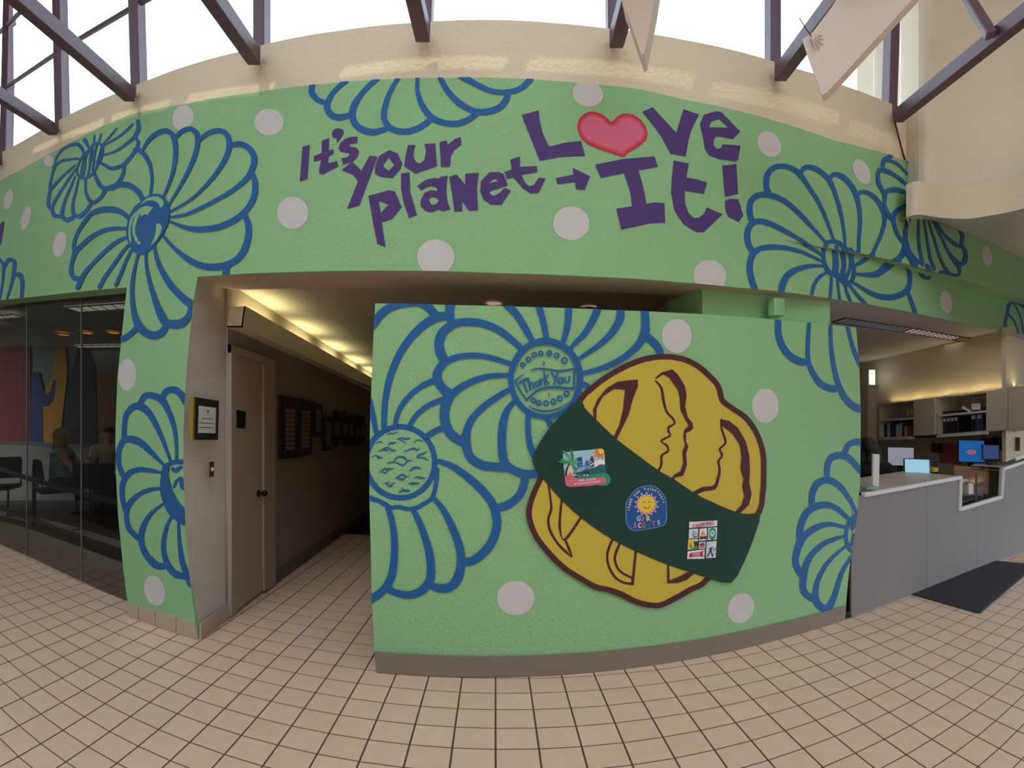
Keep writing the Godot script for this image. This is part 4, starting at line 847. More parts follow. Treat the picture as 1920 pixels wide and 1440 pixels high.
	brush(st, [-897, 1072, -883, 1092, -868, 1049, -854, 1078, -826, 1039, -815, 1066, -780, 1017, -764, 1045, -743, 999, -737, 1026, -693, 1004, -691, 1031, -630, 995, -629, 1020, -570, 1003, -579, 1030, -521, 1032, -535, 1055, -479, 1058, -500, 1076, -457, 1105, -483, 1113, -442, 1172, -471, 1175, -439, 1250, -470, 1250], pn, 0.00212)
	brush(st, [-763, 1453, -765, 1455, -745, 1462, -747, 1469, -726, 1460, -727, 1468, -692, 1471, -693, 1474], pn, 0.00224)
	brush(st, [-700, 1427, -701, 1432, -672, 1433, -673, 1441, -645, 1424, -645, 1439, -619, 1433, -620, 1439], pn, 0.00236)
	brush(st, [-686, 1425, -683, 1430, -663, 1413, -659, 1419, -644, 1403, -642, 1405], pn, 0.00248)
	brush(st, [-838, 1395, -840, 1397, -823, 1407, -826, 1412, -809, 1409, -808, 1419, -791, 1406, -790, 1409], pn, 0.00260)
	brush(st, [-757, 1392, -759, 1395, -736, 1401, -740, 1412, -719, 1399, -721, 1410, -704, 1411, -705, 1414], pn, 0.00272)
	brush(st, [-595, 1404, -597, 1406, -579, 1420, -582, 1425, -562, 1421, -560, 1429, -537, 1413, -535, 1417], pn, 0.00284)
	brush(st, [-817, 1350, -820, 1354, -786, 1366, -790, 1373, -760, 1375, -760, 1383, -743, 1365, -737, 1374, -729, 1354, -727, 1363, -709, 1359, -711, 1366], pn, 0.00296)
	brush(st, [-790, 1360, -790, 1367, -773, 1359, -772, 1369, -750, 1358, -750, 1362], pn, 0.00308)
	brush(st, [-654, 1353, -656, 1357, -620, 1363, -623, 1370, -594, 1368, -594, 1381, -579, 1361, -578, 1373, -557, 1370, -558, 1374], pn, 0.00320)
	brush(st, [-860, 1320, -861, 1323, -833, 1329, -832, 1335, -822, 1311, -815, 1327, -790, 1314, -790, 1318], pn, 0.00332)
	brush(st, [-579, 1316, -582, 1319, -558, 1332, -564, 1341, -538, 1338, -541, 1347, -512, 1354, -514, 1358], pn, 0.00344)
	brush(st, [-580, 1317, -580, 1322, -548, 1315, -547, 1324, -526, 1310, -522, 1318, -505, 1299, -503, 1303], pn, 0.00356)
	brush(st, [-719, 1288, -725, 1291, -706, 1310, -711, 1315, -680, 1319, -681, 1329, -656, 1314, -650, 1323, -635, 1295, -632, 1304, -600, 1303, -600, 1305], pn, 0.00368)
	brush(st, [-760, 1281, -760, 1287, -724, 1286, -724, 1293, -698, 1281, -695, 1290, -662, 1266, -664, 1276, -632, 1293, -638, 1299], pn, 0.00380)
	brush(st, [-813, 1225, -815, 1229, -796, 1232, -800, 1237, -781, 1243, -783, 1253, -752, 1241, -752, 1252, -722, 1249, -722, 1253], pn, 0.00392)
	brush(st, [-798, 1232, -795, 1237, -774, 1218, -775, 1227, -754, 1237, -759, 1242], pn, 0.00404)
	brush(st, [-614, 1233, -621, 1241, -596, 1251, -600, 1261, -571, 1252, -570, 1265, -548, 1250, -547, 1254], pn, 0.00416)
	brush(st, [-709, 1186, -711, 1189, -686, 1202, -691, 1209, -665, 1212, -664, 1222, -642, 1198, -641, 1206, -619, 1212, -620, 1214], pn, 0.00428)
	brush(st, [-705, 1195, -703, 1200, -668, 1178, -669, 1192, -643, 1198, -647, 1203], pn, 0.00440)
	brush(st, [-595, 1189, -597, 1192, -574, 1199, -575, 1207, -556, 1192, -554, 1203, -524, 1192, -524, 1199], pn, 0.00452)
	brush(st, [-786, 1161, -786, 1164, -746, 1165, -746, 1171], pn, 0.00464)
	brush(st, [-771, 1161, -765, 1166, -759, 1145, -753, 1152, -736, 1138, -740, 1149, -726, 1158, -730, 1163, -710, 1162, -711, 1166], pn, 0.00476)
	brush(st, [-623, 1157, -624, 1165, -598, 1155, -598, 1170, -555, 1163, -555, 1166], pn, 0.00488)
	brush(st, [-689, 1104, -691, 1109, -668, 1111, -669, 1120, -621, 1113, -622, 1124], pn, 0.00500)
	brush(st, [-676, 1133, -674, 1136, -656, 1120, -654, 1127, -638, 1119, -637, 1125], pn, 0.00512)
	brush(st, [-836, 2107, -877, 2136, -787, 2170, -826, 2206, -732, 2210, -753, 2255, -649, 2230, -655, 2270, -571, 2233, -567, 2269, -523, 2207, -493, 2251, -475, 2158, -445, 2198, -432, 2148, -420, 2187], pn, 0.00524)
	brush(st, [-392, 2197, -386, 2144, -463, 2190, -444, 2139, -551, 2139, -519, 2099, -636, 2055, -599, 2025, -707, 1951, -666, 1929, -760, 1826, -719, 1812, -787, 1708, -748, 1701, -797, 1611, -760, 1608, -800, 1505, -764, 1504], pn, 0.00536)
	brush(st, [-478, 1801, -462, 1767, -551, 1767, -533, 1739, -629, 1708, -606, 1685, -686, 1638, -659, 1621, -715, 1573, -686, 1564, -726, 1513, -697, 1509], pn, 0.00548)
	brush(st, [-415, 1689, -403, 1658, -488, 1660, -473, 1631, -551, 1621, -532, 1596, -602, 1571, -578, 1552, -638, 1512, -613, 1497], pn, 0.00560)
	brush(st, [-409, 1521, -396, 1484, -461, 1501, -445, 1468, -527, 1460, -509, 1432], pn, 0.00572)
	brush(st, [-891, 1675, -859, 1681, -867, 1559, -833, 1565, -847, 1471, -816, 1476], pn, 0.00584)
	brush(st, [-451, 1286, -442, 1312, -378, 1258, -361, 1289, -287, 1192, -259, 1227, -202, 1113, -166, 1147, -142, 1037, -99, 1062, -122, 972, -70, 982, -118, 909, -66, 901, -144, 829, -97, 804, -195, 764, -158, 726, -249, 724, -232, 677, -311, 718, -307, 671], pn, 0.00596)
	brush(st, [-81, 994, -96, 1040, -4, 1019, -28, 1063, 59, 1073, 21, 1104, 92, 1137, 45, 1152, 105, 1213, 56, 1221], pn, 0.00608)
	brush(st, [-488, 1076, -469, 1091, -425, 990, -395, 1010, -375, 879, -332, 897, -337, 763, -288, 773, -336, 667, -282, 661, -361, 591, -313, 560, -400, 560, -387, 509, -461, 564, -472, 517, -481, 572, -502, 537], pn, 0.00620)
	brush(st, [-615, 1002, -585, 1016, -567, 894, -530, 909, -530, 775, -485, 787, -515, 675, -464, 679, -521, 589, -470, 572, -564, 535, -533, 494, -625, 510, -621, 464, -692, 516, -704, 475, -749, 536, -765, 498], pn, 0.00632)
	brush(st, [-774, 1009, -740, 1019, -746, 909, -708, 917, -736, 798, -694, 801, -742, 679, -696, 676, -764, 587, -716, 571, -809, 519, -773, 487, -884, 464, -853, 426], pn, 0.00644)
	var f_g := obj("painted_flower", st, M.blue, mid)
	st = tool_()
	brush(st, [1854, 2271, 1911, 2277, 1851, 2161, 1915, 2174, 1890, 2066, 1948, 2093, 1979, 1986, 2025, 2030, 2098, 1948, 2121, 2004, 2181, 1962, 2181, 2000], pn, 0.00300)
	brush(st, [2170, 2281, 2210, 2283, 2154, 2129, 2199, 2132, 2157, 1984, 2205, 1993, 2217, 1868, 2273, 1894, 2318, 1791, 2360, 1835, 2456, 1766, 2466, 1821, 2538, 1785, 2527, 1824], pn, 0.00312)
	brush(st, [2402, 2296, 2446, 2302, 2407, 2100, 2456, 2107, 2457, 1887, 2516, 1900, 2542, 1734, 2610, 1761, 2669, 1643, 2724, 1691, 2806, 1614, 2839, 1673], pn, 0.00324)
	brush(st, [2598, 2298, 2644, 2310, 2671, 2118, 2722, 2133, 2760, 1988, 2828, 2011], pn, 0.00336)
	var f_h := obj("painted_flower", st, M.blue, mid)
	st = tool_()
	brush(st, [2620, 1289, 2559, 1311, 2667, 1344, 2618, 1381, 2757, 1355, 2746, 1409, 2814, 1347, 2831, 1397], pn, 0.00300)
	brush(st, [2416, 1119, 2358, 1122, 2421, 1199, 2354, 1211, 2459, 1246, 2413, 1290, 2558, 1252, 2568, 1309, 2642, 1225, 2696, 1261, 2782, 1122, 2834, 1146], pn, 0.00312)
	brush(st, [2247, 899, 2188, 905, 2255, 997, 2189, 1013, 2306, 1059, 2254, 1103, 2394, 1073, 2405, 1124, 2513, 1025, 2561, 1056, 2618, 933, 2667, 948, 2735, 804, 2769, 813], pn, 0.00324)
	brush(st, [2132, 659, 2066, 664, 2125, 741, 2060, 755, 2175, 836, 2111, 870, 2262, 882, 2228, 934, 2384, 888, 2390, 936, 2495, 853, 2529, 883, 2633, 766, 2662, 783], pn, 0.00336)
	brush(st, [2164, 411, 2100, 393, 2087, 505, 2024, 502, 2096, 586, 2028, 606, 2151, 671, 2091, 710, 2261, 725, 2229, 771, 2412, 745, 2411, 781, 2607, 705, 2614, 728], pn, 0.00348)
	brush(st, [2260, 244, 2207, 210, 2163, 308, 2101, 300, 2167, 405, 2097, 424, 2215, 518, 2160, 547, 2332, 594, 2297, 629, 2470, 626, 2452, 659, 2605, 639, 2595, 663], pn, 0.00360)
	brush(st, [2412, 139, 2363, 96, 2314, 192, 2246, 175, 2287, 277, 2226, 290, 2327, 377, 2280, 399, 2428, 473, 2395, 497, 2610, 561, 2589, 579], pn, 0.00372)
	brush(st, [2439, 100, 2359, 140, 2504, 200, 2443, 226, 2587, 369, 2539, 390, 2707, 483, 2675, 500], pn, 0.00384)
	brush(st, [2732, 819, 2772, 787, 2633, 773, 2679, 751, 2589, 678, 2632, 671, 2606, 569, 2652, 573, 2685, 496, 2719, 508], pn, 0.00396)
	brush(st, [2695, 785, 2753, 769, 2665, 715, 2717, 700], pn, 0.00408)
	brush(st, [2707, 574, 2659, 588, 2726, 641, 2694, 650], pn, 0.00420)
	var f_i := obj("painted_flower", st, M.blue, mid)
	patch("flower_centre", smooth_loop(outline([-2870, 3246, -2794, 3266, -2677, 3256, -2593, 3218, -2539, 3153, -2519, 3088, -2532, 3014, -2579, 2954, -2649, 2899, -2735, 2854, -2824, 2835, -2902, 2843, -2981, 2884, -3039, 2951, -3069, 3032, -3069, 3097, -3039, 3164, -2989, 3208, -2930, 3234])), up, f_b, M.blue, 0.0095)
	patch("highlight", smooth_loop(outline([-2878, 3224, -2787, 3248, -2684, 3236, -2621, 3207, -2586, 3173, -2593, 3148, -2621, 3136, -2649, 3175, -2706, 3210, -2779, 3228, -2847, 3223])), up, f_b, M.green_paint, 0.0107)
	patch("highlight", outline([-2909, 3188, -2855, 3197, -2779, 3188, -2710, 3158, -2750, 3141, -2787, 3118, -2817, 3134, -2870, 3124, -2878, 3160, -2914, 3116, -2946, 3060, -2946, 3014, -2906, 2951, -2860, 2923, -2898, 2913, -2949, 2960, -2981, 3022, -2985, 3087, -2957, 3135]), up, f_b, M.green_paint, 0.0109)
	patch("highlight", smooth_loop(outline([-2920, 3177, -2968, 3138, -3001, 3081, -3009, 3028, -2998, 2970, -3014, 2955, -3037, 3015, -3034, 3080, -3009, 3139, -2968, 3170])), up, f_b, M.green_paint, 0.0111)
	patch("highlight", smooth_loop(outline([-2670, 3024, -2635, 3020, -2604, 2990, -2625, 2946, -2674, 2904, -2742, 2880, -2699, 2926, -2677, 2975])), up, f_b, M.green_paint, 0.0113)
	patch("flower_centre", smooth_loop(outline([-2592, 1219, -2520, 1227, -2538, 1158, -2511, 1079, -2467, 1008, -2407, 950, -2340, 899, -2340, 801, -2441, 817, -2529, 860, -2583, 924, -2624, 1002, -2629, 1083, -2616, 1154])), up, f_j, M.blue, 0.0095)
	var lt := SurfaceTool.new()
	lt = tool_()
	for q in pieces(outline([-1334, 3289, -1282, 3292, -1298, 3079, -1355, 3071]), outline([])): fill(lt, q, up, 0.003)
	obj("painted_letter", lt, M.purple, band)
	lt = tool_()
	for q in pieces(outline([-1197, 3304, -1145, 3314, -1148, 3236, -1119, 3240, -1113, 3212, -1148, 3199, -1154, 3155, -1092, 3163, -1081, 3129, -1187, 3092, -1213, 3100, -1217, 3120, -1200, 3185, -1253, 3181, -1253, 3216, -1197, 3227]), outline([])): fill(lt, q, up, 0.003)
	obj("painted_letter", lt, M.purple, band)
	lt = tool_()
	for q in pieces(smooth_loop(outline([-1126, 3335, -1113, 3360, -1083, 3366, -1053, 3353, -1047, 3331, -1062, 3306, -1092, 3277, -1093, 3303, -1113, 3309])), outline([])): fill(lt, q, up, 0.003)
	obj("painted_letter", lt, M.purple, band)
	lt = tool_()
	for q in pieces(outline([-953, 3296, -956, 3257, -1007, 3256, -1003, 3242, -957, 3227, -943, 3202, -953, 3172, -982, 3148, -1051, 3135, -1062, 3174, -1024, 3177, -1007, 3190, -1011, 3202, -1066, 3217, -1081, 3239, -1070, 3272, -1032, 3294, -990, 3300]), outline([])): fill(lt, q, up, 0.003)
	obj("painted_letter", lt, M.purple, band)
	lt = tool_()
	for q in pieces(outline([-990, 3146, -928, 3085, -874, 3171, -823, 3159, -942, 2870, -1022, 2857, -951, 3021, -982, 3063, -1059, 3102]), outline([])): fill(lt, q, up, 0.003)
	obj("painted_letter", lt, M.purple, band)
	lt = tool_()
	for q in pieces(outline([-747, 3192, -696, 3167, -667, 3104, -676, 3074, -727, 3021, -803, 3034, -841, 3058, -839, 3103, -811, 3165]), outline([-752, 3147, -717, 3100, -749, 3066, -780, 3086, -785, 3106])): fill(lt, q, up, 0.003)
	obj("painted_letter", lt, M.purple, band)
	lt = tool_()
	for q in pieces(outline([-631, 3214, -584, 3211, -596, 3175, -596, 3137, -579, 3106, -555, 3097, -529, 3118, -519, 3171, -530, 3213, -463, 3215, -452, 3077, -584, 3038, -654, 3086, -645, 3155]), outline([])): fill(lt, q, up, 0.003)
	obj("painted_letter", lt, M.purple, band)
	lt = tool_()
	for q in pieces(outline([-437, 3220, -393, 3231, -387, 3203, -338, 3239, -308, 3247, -304, 3202, -346, 3171, -368, 3134, -372, 3070, -427, 3070]), outline([])): fill(lt, q, up, 0.003)
	obj("painted_letter", lt, M.purple, band)
	lt = tool_()
	for q in pieces(outline([-882, 2924, -747, 2948, -711, 2936, -670, 2840, -731, 2770, -796, 2755, -772, 2602, -825, 2625, -851, 2751]), outline([-815, 2886, -751, 2860, -803, 2813])): fill(lt, q, up, 0.003)
	obj("painted_letter", lt, M.purple, band)
	lt = tool_()
	for q in pieces(outline([-674, 3044, -620, 3048, -617, 2934, -575, 2786, -625, 2771, -660, 2876, -674, 2952]), outline([])): fill(lt, q, up, 0.003)
	obj("painted_letter", lt, M.purple, band)
	lt = tool_()
	for q in pieces(outline([-575, 2962, -521, 2997, -467, 3006, -441, 3001, -429, 3012, -387, 3017, -397, 2924, -387, 2856, -371, 2814, -418, 2803, -441, 2816, -483, 2799, -521, 2808, -552, 2839, -552, 2877, -529, 2918, -490, 2934, -448, 2926, -456, 2949, -483, 2959, -513, 2953, -550, 2934]), outline([-502, 2875, -483, 2893, -452, 2885, -441, 2865, -460, 2847, -486, 2844])): fill(lt, q, up, 0.003)
	obj("painted_letter", lt, M.purple, band)
	lt = tool_()
	for q in pieces(outline([-378, 3010, -332, 3022, -281, 2961, -281, 3026, -199, 3032, -210, 2936, -204, 2806, -259, 2803, -300, 2862, -299, 2802, -346, 2800, -361, 2908]), outline([])): fill(lt, q, up, 0.003)
	obj("painted_letter", lt, M.purple, band)
	lt = tool_()
	for q in pieces(outline([-187, 2981, -135, 3034, -82, 3037, -52, 3028, -24, 2957, -135, 2920, -127, 2899, -105, 2893, -75, 2911, -45, 2943, -6, 2927, -63, 2841, -127, 2840, -172, 2872, -191, 2921]), outline([-139, 2968, -120, 2989, -101, 2997, -82, 2982])): fill(lt, q, up, 0.003)
	obj("painted_letter", lt, M.purple, band)
	lt = tool_()
	for q in pieces(outline([-11, 3112, 48, 3133, 48, 3071, 150, 3080, 154, 3043, 56, 3023, 80, 2975, 107, 2955, 134, 2967, 161, 3011, 204, 3007, 161, 2919, 113, 2912, 64, 2942, 11, 3005, -32, 2996, -45, 3038, -2, 3053]), outline([])): fill(lt, q, up, 0.003)
	obj("painted_letter", lt, M.purple, band)
	lt = tool_()
	for q in pieces(outline([266, 3013, 374, 3042, 368, 3084, 479, 3040, 446, 2955, 391, 2953, 383, 2997, 275, 2976]), outline([])): fill(lt, q, up, 0.003)
	obj("painted_letter", lt, M.purple, band)
	lt = tool_()
	for q in pieces(outline([58, 3384, 161, 3416, 166, 3363, 186, 3279, 224, 3200, 311, 3229, 422, 3252, 446, 3162, 295, 3144, 168, 3112, 108, 3259]), outline([])): fill(lt, q, up, 0.003)
	obj("painted_letter", lt, M.purple, band)
	lt = tool_()
	for q in pieces(outline([819, 3483, 887, 3523, 1054, 3390, 1105, 3552, 1220, 3542, 1161, 3423, 1142, 3353, 1121, 3250, 1013, 3250, 941, 3358]), outline([])): fill(lt, q, up, 0.003)
	obj("painted_letter", lt, M.purple, band)
	lt = tool_()
	for q in pieces(outline([1256, 3548, 1355, 3595, 1395, 3596, 1546, 3504, 1488, 3439, 1355, 3430, 1335, 3401, 1330, 3366, 1355, 3346, 1390, 3357, 1400, 3385, 1549, 3410, 1530, 3314, 1509, 3294, 1375, 3282, 1295, 3291, 1266, 3327, 1247, 3416, 1227, 3479]), outline([1297, 3475, 1315, 3519, 1375, 3547, 1451, 3507])): fill(lt, q, up, 0.003)
	obj("painted_letter", lt, M.purple, band)
	lt = tool_()
	for q in pieces(outline([510, 3114, 691, 3169, 901, 3214, 925, 3153, 793, 3110, 827, 3003, 846, 2908, 906, 2924, 970, 2928, 975, 2804, 871, 2789, 784, 2761, 679, 2729, 645, 2856, 750, 2881, 738, 2968, 696, 3082, 547, 3036]), outline([])): fill(lt, q, up, 0.003)
	obj("painted_letter", lt, M.purple, band)
	lt = tool_()
	for q in pieces(outline([1036, 3209, 1144, 3209, 1128, 3115, 1199, 3116, 1281, 3110, 1258, 3030, 1114, 3028, 1118, 2944, 1142, 2890, 1180, 2862, 1218, 2868, 1256, 2898, 1278, 2945, 1403, 2920, 1256, 2779, 1199, 2773, 1105, 2811, 1040, 2892, 1017, 3004, 1024, 3119]), outline([])): fill(lt, q, up, 0.003)
	obj("painted_letter", lt, M.purple, band)
	lt = tool_()
	for q in pieces(outline([1400, 3243, 1514, 3276, 1528, 3079, 1421, 3040, 1410, 3136]), outline([])): fill(lt, q, up, 0.003)
	obj("painted_letter", lt, M.purple, band)
	lt = tool_()
	for q in pieces(outline([1421, 3010, 1457, 3033, 1530, 3042, 1571, 2939, 1535, 2890, 1446, 2910, 1424, 2959]), outline([])): fill(lt, q, up, 0.003)
	obj("painted_letter", lt, M.purple, band)
	lt = tool_()
	for q in pieces(outline([-6045, 3861, -5957, 3887, -5857, 3873, -5979, 3631, -6045, 3631]), outline([])): fill(lt, q, up, 0.003)
	obj("painted_letter", lt, M.purple, band)
	var heart := smooth_loop(outline([616, 3390, 658, 3432, 708, 3454, 767, 3451, 827, 3412, 853, 3352, 836, 3301, 784, 3253, 725, 3213, 690, 3183, 616, 3196, 510, 3220, 438, 3252, 402, 3311, 406, 3374, 446, 3421, 494, 3438, 551, 3429, 592, 3406]))
	var hp := patch("painted_heart", heart, up, band, M.red1, 0.003)
	for k in 3:
		for q in Geometry2D.offset_polygon(heart, [-0.012, -0.022, -0.032][k]):
			patch("inner_tone", q, up, hp, [M.red2, M.red3, M.red4][k], 0.0034 + k * 0.0004)
	var rim := smooth_loop(outline([420, 1672, 477, 1730, 546, 1787, 628, 1839, 722, 1888, 819, 1925, 918, 1945, 1020, 1949, 1124, 1932, 1221, 1889, 1308, 1824, 1361, 1772, 1381, 1712, 1398, 1674, 1481, 1623, 1588, 1561, 1682, 1449, 1733, 1318, 1739, 1167, 1730, 1041, 1688, 906, 1474, 727, 1273, 506, 1151, 455, 1046, 414, 944, 381, 869, 386, 771, 418, 675, 471, 592, 505, 511, 527, 420, 582, 316, 652, 225, 743, 146, 848, 106, 950, 106, 1026, 135, 1114, 174, 1201, 274, 1431]))
	var cookie := patch("painted_cookie", rim, pn, mid, M.yellow, 0.0140)
	st = tool_()
	brush(st, [435, 1663, 405, 1681, 489, 1718, 465, 1743, 557, 1773, 535, 1801, 637, 1824, 619, 1854, 730, 1872, 715, 1904, 824, 1908, 814, 1942, 920, 1927, 917, 1962, 1018, 1931, 1022, 1967, 1117, 1915, 1132, 1949, 1209, 1873, 1234, 1904, 1293, 1811, 1324, 1838, 1341, 1763, 1380, 1781, 1359, 1706, 1402, 1718, 1381, 1661, 1414, 1687, 1467, 1608, 1495, 1638, 1571, 1548, 1606, 1575, 1660, 1441, 1704, 1458, 1708, 1316, 1758, 1321, 1714, 1168, 1765, 1165, 1705, 1046, 1755, 1037, 1667, 918, 1709, 894, 1456, 740, 1492, 714, 1258, 521, 1289, 492, 1141, 472, 1162, 438, 1037, 431, 1055, 397, 938, 398, 949, 363, 871, 403, 866, 369, 777, 434, 764, 402, 682, 487, 667, 456, 597, 521, 587, 489, 518, 543, 505, 511, 429, 596, 411, 568, 327, 665, 306, 639, 238, 754, 212, 732, 160, 856, 131, 840, 123, 953, 89, 946, 123, 1023, 89, 1029, 150, 1107, 119, 1120, 190, 1194, 159, 1208, 289, 1423, 259, 1439, 435, 1663, 405, 1681], pn, 0.01500)
	brush(st, [899, 1792, 907, 1798, 935, 1746, 952, 1753, 949, 1667, 969, 1671, 974, 1596, 989, 1604, 1019, 1550, 1034, 1558, 1029, 1528, 1042, 1522, 987, 1506, 1002, 1497, 985, 1471, 1003, 1474, 999, 1454, 1011, 1445, 935, 1418, 952, 1413, 974, 1382, 989, 1391, 983, 1355, 998, 1348, 938, 1327, 954, 1319, 935, 1268, 952, 1264, 910, 1222, 926, 1214], pn, 0.01512)
	brush(st, [1376, 1549, 1396, 1549, 1378, 1494, 1395, 1496, 1405, 1421, 1425, 1424, 1407, 1396, 1423, 1389, 1362, 1359, 1381, 1354, 1379, 1325, 1399, 1328, 1378, 1305, 1394, 1299, 1352, 1280, 1372, 1277, 1362, 1219, 1382, 1218, 1345, 1162, 1370, 1155, 1320, 1118, 1339, 1093, 1241, 1113, 1251, 1083, 1168, 1084, 1182, 1058], pn, 0.01524)
	brush(st, [211, 1178, 222, 1179, 228, 1046, 242, 1047, 227, 1004, 243, 1001, 211, 948, 226, 947, 222, 879, 237, 884, 268, 799, 280, 808, 324, 741, 335, 752, 366, 714, 356, 724, 354, 765, 339, 760, 327, 826, 315, 822], pn, 0.01536)
	brush(st, [296, 1084, 310, 1083, 283, 969, 298, 967, 283, 879, 298, 881, 325, 817, 317, 831, 429, 954, 416, 964], pn, 0.01548)
	brush(st, [614, 821, 629, 814, 579, 737, 595, 733, 585, 654, 600, 658, 633, 570, 645, 580, 696, 532, 701, 546, 746, 523, 747, 539], pn, 0.01560)
	brush(st, [762, 731, 779, 729, 739, 529, 758, 526], pn, 0.01572)
	brush(st, [661, 796, 677, 789, 625, 700, 642, 698, 657, 614, 669, 623, 740, 562, 748, 573], pn, 0.01584)
	obj("cookie_line", st, M.brown, cookie)
	patch("cookie_line", outline([500, 1552, 494, 1608, 523, 1675, 581, 1743, 651, 1783, 783, 1801, 785, 1758, 752, 1678, 722, 1576, 663, 1463, 645, 1427, 622, 1438, 663, 1519, 687, 1621, 699, 1734, 628, 1738, 558, 1692, 517, 1619, 514, 1536]), pn, cookie, M.brown, 0.0172)
	patch("cookie_line", outline([900, 1812, 944, 1848, 1020, 1870, 1059, 1840, 1111, 1765, 1122, 1707, 1111, 1636, 1131, 1566, 1164, 1531, 1171, 1496, 1151, 1478, 1118, 1466, 1118, 1414, 1135, 1378, 1118, 1332, 1124, 1261, 1098, 1192, 1039, 1182, 1026, 1153, 1010, 1177, 1033, 1200, 1078, 1222, 1098, 1274, 1091, 1344, 1111, 1390, 1098, 1437, 1105, 1484, 1138, 1513, 1111, 1554, 1078, 1613, 1072, 1694, 1059, 1741, 994, 1820, 956, 1836, 906, 1806]), pn, cookie, M.brown, 0.0175)
	patch("cookie_line", outline([1376, 1555, 1444, 1546, 1518, 1497, 1582, 1408, 1613, 1309, 1619, 1209, 1613, 1123, 1633, 1047, 1610, 974, 1533, 921, 1488, 931, 1548, 978, 1571, 1038, 1553, 1101, 1564, 1150, 1538, 1225, 1548, 1298, 1533, 1384, 1474, 1458, 1401, 1505]), pn, cookie, M.brown, 0.0178)
	patch("cookie_line", outline([984, 629, 997, 627, 1001, 529, 1072, 549, 1131, 571, 1185, 561, 1124, 522, 1059, 508, 984, 513]), pn, cookie, M.brown, 0.0181)
	patch("sash", smooth_loop(outline([406, 1672, 443, 1619, 523, 1541, 645, 1429, 771, 1337, 931, 1226, 1033, 1171, 1178, 1077, 1329, 1004, 1488, 939, 1594, 913, 1707, 905, 1672, 795, 1610, 664, 1548, 560, 1462, 463, 1301, 509, 1151, 567, 994, 628, 869, 684, 746, 743, 628, 806, 511, 884, 397, 971, 285, 1078, 207, 1168, 152, 1239, 121, 1300, 147, 1376, 207, 1475, 285, 1563]), 2), pn, cookie, M.sash, 0.0190)
	badges(get_node("wall_middle/painted_cookie"))

func letters(st: SurfaceTool, text: String, size: float, place: Callable, font := "Droid Sans", bold := true) -> void:
	# flat lettering set on a surface: place turns (x, y) of the text, in its own metres from the centre, into a point
	var f := SystemFont.new(); f.font_names = PackedStringArray([font]); f.font_weight = 700 if bold else 400
	var tm := TextMesh.new(); tm.text = text; tm.font = f; tm.font_size = 32; tm.depth = 0.0; tm.pixel_size = size / 24.0; tm.curve_step = 2.0
	var a := tm.get_mesh_arrays()
	var v: PackedVector3Array = a[Mesh.ARRAY_VERTEX]; var ix: PackedInt32Array = a[Mesh.ARRAY_INDEX]
	for i in range(0, ix.size(), 3):
		var p := []
		for k in 3: p.append(place.call(Vector2(v[ix[i + k]].x, v[ix[i + k]].y)))
		var n: Vector3 = (p[1] - p[0]).cross(p[2] - p[0])
		if n.length_squared() < 1e-16: continue
		n = n.normalized()
		var o: Vector3 = place.call(Vector2(0, 0)); var toward: Vector3 = (place.call(Vector2(0.01, 0)) - o).cross(place.call(Vector2(0, 0.01)) - o)
		if n.dot(toward) < 0.0: n = -n
		tri(st, p[0], p[1], p[2], n)

func on_wall(x: float, y: float, turn: float, proud: float) -> Callable:
	return func(q: Vector2) -> Vector3:
		var r := q.rotated(deg_to_rad(turn))
		return on(x + r.x, y + r.y, proud)

